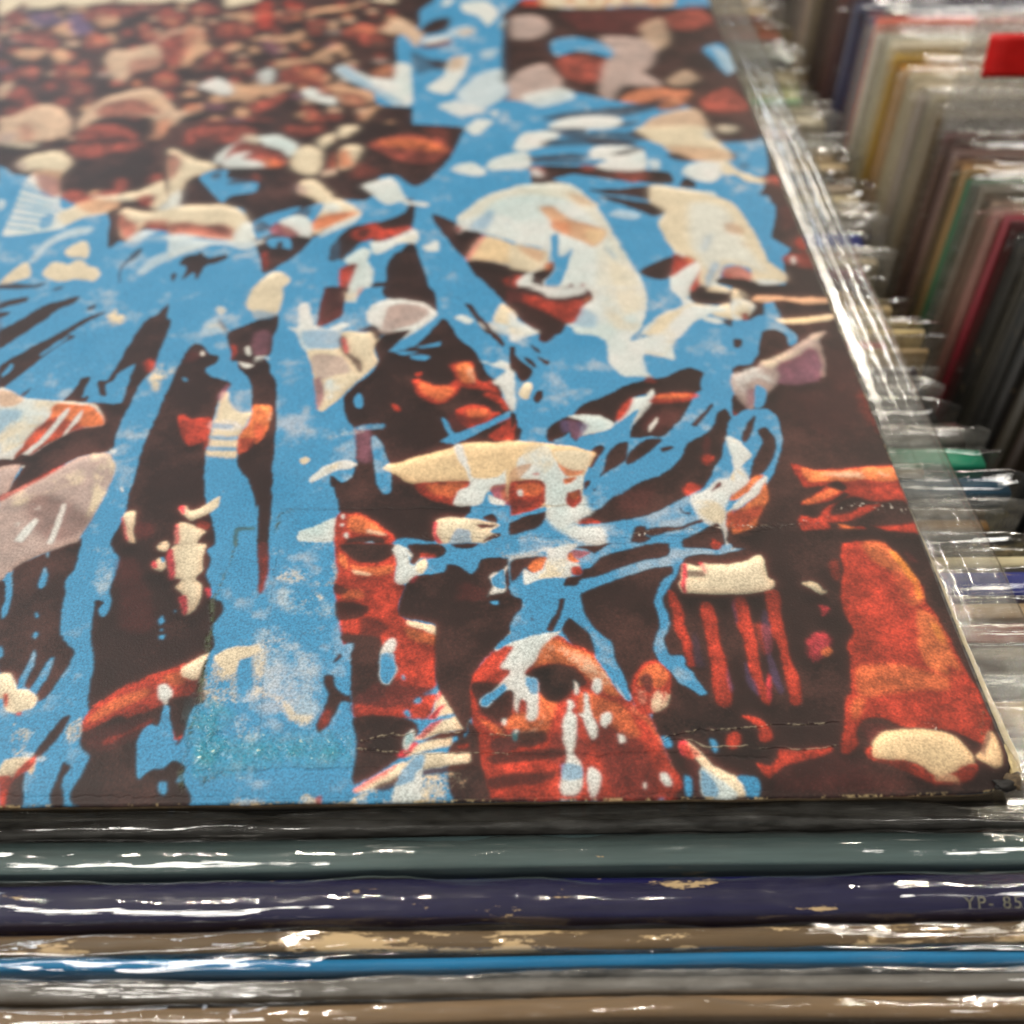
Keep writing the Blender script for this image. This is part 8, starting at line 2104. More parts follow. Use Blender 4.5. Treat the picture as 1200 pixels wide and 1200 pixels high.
k 0.00:1 -2817,990,-2785,921,-2779,863,-2783,806,-2767,733,-2765,675,-2781,672,-2803,697,-2795,731,-2822,743,-2816,698,-2797,610,-2781,550,-2753,484,-2746,412,-2725,311,-2726,252,-2714,194,-2676,154,-2685,95,-2688,2,-2364,-2,-2383,64,-2407,68,-2393,112,-2418,133,-2436,133,-2450,113,-2492,110,-2515,83,-2537,128,-2551,213,-2526,256,-2503,252,-2505,331,-2482,316,-2476,285,-2436,219,-2438,183,-2418,226,-2418,315,-2384,337,-2390,368,-2406,504,-2391,545,-2411,622,-2389,683,-2404,728,-2439,747,-2445,793,-2473,849,-2466,907,-2490,956,-2500,986
m 0.77:0.5 -2798,921,-2724,920,-2614,695,-2608,607,-2709,626,-2749,787
c 0.13:1 -2616,958,-2600,988,-2504,986,-2503,927,-2488,869,-2506,831,-2477,793,-2471,747,-2481,693,-2506,676,-2531,730,-2532,766,-2566,794,-2552,832,-2588,832,-2608,870
q 0.13:1 -2628,963,-2607,958,-2578,832,-2599,832,-2618,899
q 0.13:1 -2542,748,-2519,757,-2502,694,-2511,676
q 0.13:1 -2464,784,-2446,784,-2437,760,-2446,747
c 0.14:1 -2667,983,-2630,988,-2631,958,-2661,963
c 0.13:1 -2664,885,-2650,929,-2627,914,-2621,880,-2635,863
q 0.13:1 -2670,905,-2657,914,-2646,880,-2661,880
b 0.00:1 -2646,929,-2635,931,-2628,909,-2638,909
b 0.00:1 -2587,677,-2572,655,-2581,633,-2593,655
b 0.00:1 -2577,586,-2557,590,-2558,573,-2572,575
b 0.00:1 -2579,614,-2570,616,-2568,605,-2575,605
b 0.00:1 -2548,696,-2540,692,-2542,683
r 0.23:1 -2731,296,-2690,349,-2626,402,-2556,441,-2478,476,-2422,500,-2417,423,-2422,368,-2470,350,-2539,313,-2596,283,-2631,295,-2696,251,-2724,243
o 0.34:0.6 -2715,296,-2640,356,-2558,394,-2558,362,-2631,318,-2702,273
o 0.35:0.5 -2528,433,-2467,456,-2450,408,-2494,401
r 0.33:0.7 -2654,211,-2586,239,-2532,279,-2533,257,-2604,214,-2643,193
m 0.43:0.6 -2713,244,-2619,272,-2535,294,-2545,227,-2631,171,-2699,193
c 0.12:1 -2476,464,-2435,498,-2403,520,-2410,471,-2417,423,-2462,432
w 0.00:1 -2534,397,-2512,405,-2483,377,-2486,346,-2498,328,-2524,358
b 0.00:1 -2535,135,-2549,220,-2532,255,-2500,252,-2500,323,-2481,316,-2476,285,-2437,219,-2441,190,-2436,133,-2452,123,-2482,120,-2510,83,-2520,83
b 0.00:1 -2458,69,-2435,72,-2427,51,-2432,33,-2449,38
m 0.23:1 -2429,369,-2391,376,-2382,345,-2414,330
r 0.22:1 -2458,248,-2442,248,-2423,219,-2440,208
k 0.00:1 -2491,354,-2406,353,-2420,292,-2425,226,-2441,212,-2469,270,-2476,316
c 0.12:1 -2383,504,-2354,528,-2316,546,-2248,545,-2244,518,-2295,498,-2303,470,-2306,446,-2348,462
c 0.46:0.75 -2412,484,-2323,470,-2287,398,-2284,321,-2375,326,-2404,407
w 0.55:0.5 -2284,321,-2225,397,-2195,208,-2264,209
c 0.50:0.6 -2335,27,-2256,23,-2164,11,-2161,-5,-2335,-3
c 0.33:0.6 -2773,252,-2758,267,-2738,290,-2721,226,-2747,198
w 0.53:0.5 -2243,875,-2127,874,-2085,825,-2095,788,-2236,827
c 0.40:0.55 -2240,856,-2162,864,-2106,826,-2169,812,-2229,827
c 0.39:0.6 -2139,747,-2099,770,-2067,733,-2121,715
c 0.40:0.6 -2044,911,-2018,806,-2081,797,-2092,826,-2052,853
w 0.63:0.4 -2215,781,-2014,705,-2009,652,-2194,690
c 0.37:0.5 -2113,601,-2054,622,-2058,600,-2105,592
w 0.70:0.35 -2271,603,-2161,602,-2039,434,-2047,236,-2193,358
c 0.48:0.6 -2263,552,-2172,580,-2191,526,-2223,510,-2218,437,-2239,405
c 0.45:0.6 -2239,405,-2194,365,-2168,365,-2124,334,-2086,288,-2041,287,-2062,250,-2101,258,-2132,296,-2168,327,-2233,366
w 0.55:0.4 -2324,974,-2174,962,-2172,942,-2304,944
b 0.00:1 -2328,974,-2316,974,-2316,971,-2323,971
m 0.00:1 -2322,984,-2281,983,-2269,856,-2268,781,-2274,761,-2287,781,-2299,857
r 0.53:0.4 -2296,914,-2278,914,-2265,781,-2275,781
r 0.00:1 -2043,980,-1851,978,-1828,908,-1829,813,-1798,789,-1814,694,-1787,649,-1646,595,-1658,544,-1677,511,-1680,398,-1717,352,-1671,359,-1700,275,-1764,276,-1904,263,-1927,339,-1939,433,-1950,548,-1978,548,-1995,617,-2020,723,-2034,787,-2030,853
k 0.14:1 -2029,980,-1851,978,-1847,928,-1903,890,-1969,900,-2009,930
o 0.27:0.8 -2035,931,-2008,920,-1998,862,-2022,882
o 0.40:0.7 -1990,891,-1945,871,-1902,875,-1844,880,-1848,841,-1942,833,-1979,853
s 0.27:0.7 -1980,862,-1913,842,-1927,833,-1971,843
r 0.39:0.7 -1994,778,-1936,768,-1933,731,-1996,732
o 0.39:0.5 -2008,778,-1951,777,-1933,740,-1996,732
k 0.26:0.85 -2035,797,-1979,777,-2005,750,-2027,760
k 0.25:0.9 -2019,719,-1960,718,-1908,695,-1926,659,-1994,647,-2010,652
k 0.36:0.7 -1926,659,-1870,650,-1840,615,-1864,572,-1811,400,-1863,385,-1909,465,-1971,548,-1993,599,-1934,590
r 0.37:0.7 -2000,634,-1959,642,-1941,599,-1993,599
k 0.24:1 -1991,582,-1864,572,-1834,353,-1930,331,-1956,531
m 0.45:0.8 -1864,400,-1733,414,-1691,367,-1766,306,-1905,278,-1929,324
r 0.45:0.5 -1910,323,-1857,307,-1754,321,-1764,276,-1905,271
r 0.35:0.6 -1816,464,-1686,561,-1673,398,-1731,383,-1798,399
c 0.25:1 -1786,644,-1730,631,-1646,595,-1659,561,-1715,596,-1771,618
o 0.49:0.7 -1784,614,-1659,570,-1685,536,-1768,571
b 0.00:1 -1984,515,-1978,548,-1947,550,-1951,515,-1954,482,-1943,441,-1946,370,-1965,356,-1985,363,-1989,402,-1999,434,-1993,470,-2006,470,-1989,494
k 0.00:1 -2007,474,-1988,515,-1979,498,-1991,482
k 0.00:1 -2025,426,-2009,434,-1993,426,-1987,386,-1961,356,-1938,354,-1930,331,-1962,332,-1977,286,-2004,242,-2021,226,-2030,243,-2026,272,-2010,325,-2010,355
r 0.44:0.4 -2022,295,-1992,309,-1998,250,-2023,243
w 0.00:1 -1823,572,-1812,559,-1813,529,-1819,513,-1810,480,-1801,447,-1812,415,-1824,392,-1844,396,-1856,432,-1859,497,-1851,538,-1839,563
b 0.12:1 -1859,505,-1819,513,-1804,447,-1824,396,-1844,400,-1854,432
b 0.00:1 -1739,336,-1730,348,-1719,340,-1725,329,-1735,329
b 0.00:1 -1771,295,-1760,304,-1751,291,-1753,278,-1768,284
b 0.00:1 -1786,423,-1780,425,-1775,407,-1783,406
k 0.00:1 -1815,702,-1795,794,-1754,835,-1668,848,-1655,885,-1618,872,-1574,838,-1546,905,-1465,909,-1429,893,-1433,558,-1508,525,-1561,428,-1566,289,-1617,282,-1639,351,-1672,382,-1674,511,-1646,586,-1716,630,-1787,649,-1812,667
m 0.77:0.6 -1609,791,-1537,772,-1523,717,-1578,664,-1614,700
w 0.00:1 -1836,978,-1789,947,-1790,888,-1767,879,-1727,859,-1754,835,-1795,798,-1820,796,-1832,813,-1830,889,-1849,948
w 0.00:1 -1851,978,-1805,957,-1787,908,-1771,874,-1734,868,-1698,873,-1655,887,-1663,906,-1669,882
b 0.00:1 -1805,957,-1787,908,-1726,840,-1675,850,-1661,882,-1618,872,-1574,840,-1553,866,-1544,905,-1494,914,-1429,903,-1428,972,-1687,976,-1660,936,-1692,907,-1744,917,-1771,879,-1791,908
c 0.41:0.5 -1539,969,-1428,967,-1428,913,-1494,924
c 0.13:1 -1764,888,-1736,912,-1727,878,-1740,845,-1761,854
k 0.00:1 -1799,977,-1687,976,-1660,938,-1692,909,-1744,917,-1771,883,-1792,893,-1781,927
r 0.27:0.7 -1752,937,-1708,931,-1700,912,-1743,907
q 0.13:1 -1783,807,-1765,833,-1753,831,-1767,803
k 0.00:1 -1646,975,-1554,974,-1583,956,-1627,957
w 0.00:1 -1515,818,-1502,842,-1473,846,-1447,884,-1466,827,-1463,771,-1470,752,-1509,748,-1521,737,-1502,781
b 0.26:1 -1509,818,-1465,855,-1466,771,-1502,781
b 0.00:1 -1510,718,-1488,718,-1484,705,-1500,703
b 0.00:1 -1452,780,-1430,798,-1431,761,-1448,763
r 0.12:1 -1568,428,-1529,476,-1488,517,-1433,558,-1436,395,-1508,400,-1568,396
m 0.34:0.7 -1568,396,-1442,411,-1495,349,-1567,334
r 0.21:1 -1566,296,-1508,295,-1476,272,-1437,302,-1442,-14,-1490,-14,-1532,101,-1546,200,-1566,259
o 0.33:0.7 -1553,281,-1502,280,-1489,250,-1540,251
m 0.45:0.7 -1489,349,-1436,363,-1438,257,-1463,257
w 0.00:1 -1500,525,-1474,567,-1440,605,-1433,601,-1434,550,-1475,517,-1496,515
b 0.12:1 -1495,534,-1468,567,-1433,592,-1433,558,-1475,525
w 0.00:1 -1482,447,-1461,484,-1434,520,-1435,475,-1468,443
b 0.00:1 -1544,326,-1525,349,-1462,411,-1435,443,-1436,379,-1476,364,-1521,311,-1537,311
w 0.00:1 -1469,411,-1435,459,-1436,371,-1462,372
w 0.00:1 -1475,258,-1467,266,-1460,254,-1470,241
k 0.00:1 -1619,230,-1546,236,-1533,129,-1471,59,-1472,-14,-1610,-12,-1633,165,-1609,201
r 0.21:0.9 -1553,251,-1489,250,-1439,199,-1442,-8,-1490,53,-1539,157
r 0.11:0.8 -1605,179,-1564,182,-1564,175,-1596,168
r 0.10:0.8 -1496,66,-1471,63,-1471,52,-1490,53
k 0.00:1 -1921,278,-1764,276,-1724,231,-1757,146,-1897,51,-1904,190
n 0.21:0.7 -1848,204,-1760,203,-1764,160,-1870,161
c 0.11:1 -1672,366,-1646,370,-1618,320,-1614,289,-1656,282,-1694,275,-1682,305
q 0.11:1 -1678,336,-1667,373,-1652,366,-1671,336
q 0.11:1 -1700,275,-1670,313,-1651,320,-1675,275
c 0.11:1 -1735,202,-1680,253,-1598,282,-1578,266,-1584,237,-1647,223,-1722,195
q 0.11:0.8 -1732,202,-1687,257,-1655,267,-1704,209
c 0.11:1 -1758,160,-1721,181,-1634,216,-1625,201,-1627,179,-1670,166,-1756,139
q 0.11:1 -1782,146,-1734,188,-1721,181,-1756,139
k 0.11:1 -1654,223,-1584,230,-1622,208,-1709,191
c 0.10:1 -1896,38,-1838,78,-1785,111,-1682,152,-1514,146,-1508,128,-1607,116,-1705,96,-1782,63,-1836,44,-1883,31
q 0.10:0.7 -1896,41,-1838,81,-1785,111,-1779,104,-1837,64,-1889,31
k 0.10:0.8 -1848,44,-1765,83,-1644,109,-1563,108,-1606,95,-1728,76,-1811,37
c 0.20:0.85 -1882,24,-1788,57,-1692,82,-1551,94,-1575,61,-1604,-12,-1891,-8
w 0.21:1 -1732,145,-1698,145,-1704,89,-1705,49,-1706,9,-1784,-3,-1787,36,-1760,97
b 0.31:0.7 -1725,142,-1701,141,-1705,103,-1723,90,-1733,63,-1781,50,-1755,111
w 0.11:1 -1755,224,-1743,235,-1737,202,-1751,163,-1763,167,-1765,196
e 0.22:0.7 -1761,217,-1742,224,-1741,195,-1758,174
b 0.00:1 -1590,208,-1581,240,-1575,237,-1584,208
c 0.30:0.6 -2051,20,-2028,30,-1988,-1,-2047,-6
r 0.10:0.8 -2005,19,-1987,20,-1987,-7,-2002,-7
k 0.00:1 -1443,903,-1384,912,-1333,902,-1364,835,-1393,854,-1415,817,-1444,798
k 0.00:1 -1445,734,-1410,733,-1407,679,-1433,627,-1447,610
b 0.00:1 -1442,973,-1272,970,-1318,912,-1334,892,-1393,859,-1415,817,-1416,798,-1444,794,-1445,771
w 0.54:0.6 -1391,932,-1287,971,-1333,902,-1377,903,-1443,889,-1443,923
k 0.00:1 -1443,892,-1384,910,-1326,910,-1356,864,-1393,859,-1415,826,-1444,798
o 0.13:1 -1382,864,-1355,902,-1322,912,-1319,887,-1343,844,-1361,835
w 0.00:1 -1397,855,-1364,835,-1335,863,-1319,902,-1317,941,-1302,951,-1212,970,-1213,950,-1245,920,-1217,881,-1196,871,-1226,852,-1243,815,-1329,811,-1394,788,-1401,817
c 0.27:0.7 -1319,902,-1253,901,-1240,872,-1264,824,-1351,816,-1328,854
r 0.13:1 -1233,862,-1204,866,-1194,842,-1206,824,-1231,829
o 0.14:1 -1245,920,-1229,930,-1216,900,-1202,886,-1225,881,-1242,896
r 0.27:0.8 -1229,940,-1200,935,-1163,929,-1202,900,-1223,910
k 0.00:1 -1213,950,-1086,968,-1019,967,-886,965,-887,926,-923,897,-1029,859,-1104,832,-1200,805,-1223,777,-1270,778,-1250,815,-1206,824,-1189,861,-1142,909,-1177,939
k 0.00:1 -1218,740,-1137,785,-972,849,-898,867,-893,848,-931,764,-965,719,-966,647,-965,595,-987,552,-983,494,-1013,470,-1071,422,-1084,382,-1100,390,-1114,455,-1129,521,-1178,593,-1198,615,-1214,686
m 1.26:0.5 -1169,739,-977,802,-977,674,-1029,570,-1136,606
k 0.00:1 -834,905,-699,923,-546,911,-683,189,-848,-22,-992,-20,-991,87,-1009,207,-1028,267,-961,342,-958,420,-979,469,-955,502,-855,857
k 0.00:1 -979,469,-950,428,-957,342,-1020,274,-1006,229,-993,122,-989,-20,-723,-24,-634,448
b 0.00:1 -1204,881,-1172,905,-1141,934,-1086,968,-975,966,-1022,942,-1128,909,-1168,861,-1197,857
k 0.00:1 -1226,731,-884,857,-828,895,-739,671,-878,191,-975,122,-1031,297,-1078,343,-1124,422,-1183,521
b 0.00:1 -886,965,-845,965,-844,940,-726,938,-704,963,-674,963,-683,933,-715,914,-774,914,-841,907,-864,876,-880,829,-909,773,-936,727,-939,682,-928,612,-956,552,-943,493,-909,489,-901,476,-901,452,-878,419,-870,387,-846,348,-869,341,-875,348,-892,364,-922,388,-950,428,-979,473,-989,519,-974,578,-961,612,-968,683,-964,718,-935,792,-894,838,-897,872,-1032,831,-1129,794,-1203,758,-1215,731,-1208,677,-1184,615,-1165,589,-1127,546,-1120,504,-1108,446,-1085,336,-1096,328,-1122,367,-1140,431,-1139,479,-1173,480,-1167,513,-1177,563,-1199,593,-1238,642,-1258,646,-1271,607,-1285,603,-1282,577,-1303,578,-1323,591,-1371,596,-1406,575,-1433,558,-1447,554,-1446,618,-1425,662,-1404,688,-1406,724,-1445,748,-1444,798,-1394,788,-1329,816,-1264,810,-1270,778,-1238,768,-1104,841,-983,888,-893,906
w 0.49:0.6 -1447,584,-1323,599,-1274,616,-1289,582,-1447,550
k 0.00:1 -1281,723,-1265,722,-1277,687,-1289,651,-1306,599,-1326,604,-1332,617,-1303,651,-1288,687
k 0.00:1 -1376,657,-1366,643,-1373,639
k 0.00:1 -1281,603,-1259,642,-1231,633,-1193,589,-1174,555,-1176,480,-1192,488,-1238,522,-1269,573
o 0.00:1 -1353,507,-1327,565,-1296,578,-1276,565,-1238,522,-1179,480,-1140,471,-1136,431,-1116,359,-1089,328,-1120,313,-1163,254,-1250,300,-1315,300,-1406,257,-1451,199,-1449,435,-1402,434
r 0.55:0.7 -1307,473,-1219,489,-1126,391,-1134,298,-1034,267,-1012,122,-989,-20,-1268,-17,-1291,126,-1284,270,-1221,345
r 0.32:0.9 -1222,330,-1081,313,-1033,274,-1009,207,-993,122,-986,6,-992,-20,-1454,-14,-1452,156,-1302,154,-1296,285
c 0.47:0.5 -1271,531,-1173,480,-1144,423,-1164,423,-1240,472,-1319,523
c 0.46:0.5 -1242,440,-1174,455,-1153,391,-1194,360,-1219,384
c 0.31:0.5 -1000,122,-987,94,-989,33,-996,19,-997,67
o 0.43:0.5 -1081,313,-1034,267,-1010,193,-1000,122,-1017,136,-1051,223,-1098,268
o 0.56:0.5 -1449,395,-1423,348,-1412,272,-1381,249,-1309,270,-1301,315,-1346,316,-1384,347
c 0.44:0.5 -1437,287,-1406,249,-1438,235,-1451,235
r 0.00:1 -1077,390,-1060,430,-1027,462,-992,476,-973,465,-957,428,-953,381,-961,342,-992,296,-1019,282,-1059,275,-1080,328
o 0.23:0.7 -1051,422,-1014,453,-980,461,-964,428,-968,389,-990,373,-1021,389,-1055,382
c 0.23:0.7 -1019,343,-970,373,-959,349,-967,319,-999,289,-1025,289
c 0.23:0.5 -1060,390,-1035,382,-1034,327,-1055,312
m 0.23:0.9 -1052,410,-1030,425,-1009,413,-1009,381,-1024,358,-1047,390
r 0.22:0.7 -1078,343,-1025,350,-1026,282,-1057,290
b 0.00:1 -979,473,-950,428,-922,388,-892,364,-875,348,-869,341,-846,348,-870,387,-878,419,-901,452,-901,476,-909,489,-920,485,-925,472,-944,485,-957,510,-981,510
n 0.12:1 -1412,422,-1375,442,-1334,466,-1275,457,-1236,440,-1197,423,-1211,408,-1265,393,-1292,362,-1313,346,-1345,354,-1370,378,-1370,410
n 0.23:1 -1363,410,-1257,408,-1279,361,-1307,331,-1339,339,-1364,362
n 0.22:1 -1451,206,-1407,220,-1349,226,-1347,205,-1389,176,-1408,166,-1452,170
q 0.33:0.6 -1349,234,-1321,219,-1332,197,-1350,205
m 0.32:0.8 -1363,198,-1319,190,-1389,162,-1402,169
k 0.31:0.8 -1452,128,-1296,140,-1298,105,-1384,106,-1453,86
k 0.31:0.7 -1453,59,-1311,91,-1312,71,-1410,52,-1453,32
r 0.32:0.8 -1452,156,-1302,154,-1321,140,-1452,135
k 0.40:0.7 -1453,25,-1313,50,-1310,-16,-1454,-14
m 0.41:0.6 -1102,89,-1055,67,-1086,1,-1121,14
c 0.12:0.9 -1448,516,-1428,491,-1414,516,-1386,532,-1353,499,-1388,458,-1409,426,-1423,395,-1449,427
w 0.00:1 -1447,558,-1399,587,-1351,591,-1296,582,-1331,565,-1353,507,-1388,458,-1416,422,-1436,411,-1449,435
w 0.00:1 -1436,411,-1409,418,-1366,410,-1360,386,-1369,316,-1370,279,-1387,253,-1403,257,-1398,302,-1407,340,-1425,287,-1440,302,-1450,348,-1449,403
b 0.23:1 -1409,406,-1370,410,-1364,362,-1385,332,-1404,363
r 0.24:1 -1447,550,-1434,545,-1425,475,-1448,459
w 0.00:1 -1251,404,-1242,392,-1237,353,-1247,349,-1252,377
w 0.00:1 -1197,400,-1183,411,-1172,395,-1171,360,-1185,346,-1199,368
w 0.00:1 -1221,353,-1211,353,-1209,314,-1197,269,-1187,228,-1199,195,-1211,190,-1225,232,-1233,269,-1248,277,-1244,292,-1228,292
w 0.00:1 -1282,315,-1268,332,-1257,319,-1260,292,-1252,262,-1256,196,-1262,139,-1267,111,-1243,90,-1246,50,-1261,3,-1303,-6,-1312,44,-1303,77,-1286,119,-1296,147,-1296,211,-1291,248,-1275,285
b 0.31:0.8 -1285,105,-1250,90,-1245,63,-1300,64,-1296,91
w 0.00:1 -1231,97,-1209,100,-1192,76,-1200,49,-1210,-4,-1224,-4,-1228,43,-1231,70
b 0.31:0.6 -1225,97,-1195,76,-1208,69,-1225,83
w 0.00:1 -1179,254,-1168,280,-1151,285,-1146,268,-1155,235,-1172,228
w 0.00:1 -1137,206,-1122,210,-1110,202,-1118,181,-1134,186
w 0.00:1 -1442,213,-1429,228,-1423,213,-1429,190,-1439,188
e 0.11:0.7 -1442,209,-1426,213,-1433,190,-1440,191
w 0.00:1 -1020,77,-1005,79,-992,60,-997,43,-1015,47
w 0.00:1 -1075,54,-1065,55,-1064,44,-1072,37
b 0.20:0.6 -1037,10,-1016,10,-1020,-3,-1035,-3
n 0.22:0.9 -1005,237,-958,258,-746,226,-720,189,-739,118,-1004,193
b 0.00:1 -1004,193,-985,196,-975,171,-983,158,-1001,161
b 0.00:1 -865,185,-851,182,-844,155,-854,140,-863,162
q 0.11:1 -959,171,-942,181,-930,178,-931,149,-949,132,-959,146
c 0.10:1 -930,178,-908,156,-887,127,-866,99,-821,71,-788,50,-774,23,-789,7,-819,11,-852,31,-880,52,-893,86,-918,128
r 0.21:0.8 -957,167,-925,167,-898,135,-931,121,-948,135
m 0.41:0.6 -948,135,-909,107,-918,-1,-943,80
b 0.00:1 -957,69,-941,69,-934,45,-939,9,-955,9,-958,39
w 0.00:1 -905,89,-892,93,-838,44,-806,17,-821,1,-905,5,-911,45,-912,72
b 0.10:0.7 -905,86,-883,72,-858,31,-868,8,-904,8,-911,45
b 0.00:1 -805,61,-779,69,-744,60,-738,29,-747,10,-783,7,-787,37
r 0.00:1 -914,759,-892,740,-884,690,-880,611,-873,551,-874,501,-873,451,-888,448,-894,476,-905,526,-911,585,-917,673
r 0.00:1 -815,706,-794,703,-783,680,-778,618,-779,550,-775,483,-772,418,-771,355,-783,309,-804,298,-825,309,-824,403,-820,500,-821,584,-825,654
r 0.00:1 -702,724,-670,728,-660,679,-664,599,-665,498,-665,385,-653,345,-661,303,-683,323,-698,385,-705,498,-705,600,-713,679
v 0.12:0.4 -774,450,-767,370,-774,347,-781,386
v 0.13:0.4 -699,724,-717,679,-707,609,-703,679
v 0.12:0.4 -714,466,-692,385,-687,338,-714,370
s 0.13:1 -855,872,-804,856,-777,870,-739,856,-648,874,-591,907,-577,882,-579,759,-620,746,-742,738,-863,743,-874,763
c 0.13:1 -796,861,-649,869,-592,902,-584,769,-726,752,-810,762
c 0.13:1 -855,800,-573,806,-580,750,-742,741,-861,745
k 0.26:0.7 -850,838,-785,837,-789,809,-850,809
q 0.13:1 -858,867,-839,866,-859,745,-872,754
q 0.13:0.7 -798,876,-781,866,-776,827,-791,847
v 0.36:0.15 -856,585,-845,517,-841,451,-874,451
r 0.36:0.4 -659,608,-605,599,-624,497,-651,498
v 0.25:0.2 -620,669,-599,633,-634,448,-642,548
r 0.12:1 -599,746,-556,745,-562,642,-570,497,-557,383,-565,314,-577,300,-596,303,-599,353,-597,497,-608,582,-603,669
v 0.12:0.4 -631,497,-620,448,-614,361,-627,345,-640,416
q 0.00:1 -645,424,-644,384,-657,322,-664,338
r 0.11:1 -760,263,-726,264,-691,247,-677,218,-679,189,-704,176,-717,189,-709,218,-723,244
r 0.11:1 -814,198,-792,212,-775,204,-781,168,-802,154,-818,169
r 0.21:0.9 -734,111,-700,97,-670,125,-603,145,-525,158,-509,147,-564,123,-657,97,-712,63,-737,98
r 0.21:0.8 -721,84,-669,97,-685,76,-710,77
k 0.12:1 -1687,670,-1590,725,-1479,667,-1447,598,-1491,526,-1543,468,-1568,393,-1557,297,-1576,262,-1585,216,-1632,298,-1677,395,-1688,561
r 0.11:1 -1568,393,-1543,468,-1491,526,-1394,571,-1319,583,-1225,529,-1154,476,-1119,400,-1074,326,-1087,291,-1037,243,-1004,141,-988,12,-1539,14,-1548,148,-1570,273
o 0.35:0.9 -1330,570,-1246,529,-1165,476,-1128,413,-1113,351,-1154,351,-1250,452,-1334,466,-1376,454,-1363,518
c 0.47:0.5 -1341,544,-1226,503,-1167,451,-1130,388,-1171,388,-1250,465,-1343,491
o 0.44:0.7 -1358,354,-1308,329,-1343,213,-1403,191,-1451,237,-1481,214,-1451,284,-1380,294
c 0.44:0.35 -1430,331,-1340,294,-1382,213,-1441,237
o 0.44:0.6 -1235,352,-1135,327,-1089,279,-1065,209,-1106,198,-1181,257,-1240,281
m 0.53:0.6 -1221,257,-1085,209,-1038,98,-1028,13,-1161,14,-1189,143
m 0.43:0.6 -1323,212,-1225,188,-1230,122,-1337,112
n 0.23:1 -1413,416,-1355,453,-1292,465,-1241,439,-1213,389,-1255,365,-1298,329,-1338,330,-1363,366,-1367,403
n 0.34:0.8 -1356,416,-1273,414,-1256,353,-1308,317,-1348,342
n 0.23:0.95 -1568,393,-1491,392,-1440,367,-1451,272,-1491,249,-1547,297
m 0.22:0.8 -1552,297,-1491,261,-1462,214,-1521,204
n 0.22:0.9 -1432,214,-1352,224,-1344,190,-1403,168,-1437,180
m 0.32:0.9 -1511,192,-1442,214,-1423,169,-1492,147
n 0.32:0.8 -1511,148,-1305,162,-1297,134,-1424,119,-1501,115
r 0.31:0.8 -1492,114,-1317,118,-1328,91,-1472,82
n 0.31:0.75 -1511,72,-1328,91,-1339,64,-1463,39,-1511,40
r 0.22:0.7 -1567,285,-1521,273,-1481,214,-1501,203,-1546,215
o 0.33:0.5 -1556,273,-1491,243,-1462,203,-1491,215
k 0.21:1 -1581,262,-1546,215,-1535,126,-1511,14,-1586,15,-1564,105
w 0.12:1 -1498,526,-1480,545,-1432,565,-1410,584,-1286,596,-1320,557,-1347,531,-1365,479,-1406,426,-1369,406,-1364,366,-1368,282,-1381,257,-1401,265,-1402,324,-1420,331,-1431,289,-1441,307,-1440,355,-1450,370,-1481,358,-1516,314,-1537,314,-1542,332,-1481,392,-1449,442,-1478,445,-1475,468,-1432,532,-1469,535,-1491,517
b 0.24:1 -1498,526,-1480,552,-1431,598,-1283,651,-1286,596,-1340,583,-1432,555,-1480,526
b 0.00:1 -1542,326,-1527,350,-1470,392,-1462,370,-1519,314,-1537,313
b 0.23:0.9 -1403,414,-1367,406,-1366,354,-1384,354,-1398,379
b 0.12:1 -1175,489,-1142,502,-1110,375,-1083,338,-1094,329,-1122,363,-1144,413
w 0.00:1 -1124,400,-1109,388,-1083,341,-1094,329,-1117,363
w 0.00:1 -1253,402,-1241,389,-1237,359,-1248,350
w 0.00:1 -1191,407,-1170,403,-1169,370,-1184,349,-1201,370
w 0.00:1 -1225,352,-1213,346,-1208,304,-1192,239,-1193,205,-1210,191,-1224,234,-1235,269,-1249,283,-1227,292
w 0.00:1 -1277,329,-1262,331,-1258,311,-1269,293,-1252,269,-1259,178,-1267,144,-1245,100,-1246,47,-1265,18,-1302,18,-1311,48,-1301,90,-1285,134,-1296,201,-1293,258,-1279,293
c 0.21:0.5 -1290,184,-1260,180,-1265,144,-1287,142
b 0.31:0.6 -1300,112,-1245,100,-1247,68,-1306,64
w 0.00:1 -1226,100,-1202,94,-1193,67,-1208,15,-1225,13,-1232,57
w 0.00:1 -1174,282,-1148,286,-1149,254,-1168,231,-1180,245
w 0.00:1 -1133,208,-1115,207,-1113,187,-1131,181
w 0.00:1 -1021,78,-1001,78,-990,44,-1006,42,-1019,55
w 0.00:1 -1075,53,-1064,51,-1069,36
w 0.00:1 -1473,263,-1461,263,-1463,243,-1473,244
e 0.00:1 -1437,225,-1422,223,-1430,191,-1440,197
w 0.00:1 -1437,225,-1424,223,-1432,212
k 0.12:1 -1643,669,-1534,724,-1468,667,-1512,586,-1608,560
b 0.00:0.95 -1512,717,-1485,723,-1490,706,-1506,707
k 0.25:1 -1280,721,-1258,720,-1272,664,-1302,596,-1329,594,-1314,637,-1293,665
b 0.00:1 -1257,735,-1235,727,-1228,664,-1209,609,-1178,595,-1139,541,-1128,476,-1114,450,-1083,341,-1094,326,-1129,400,-1140,463,-1175,483,-1182,528,-1195,582,-1240,636,-1256,650,-1286,596,-1305,596,-1283,651
'''
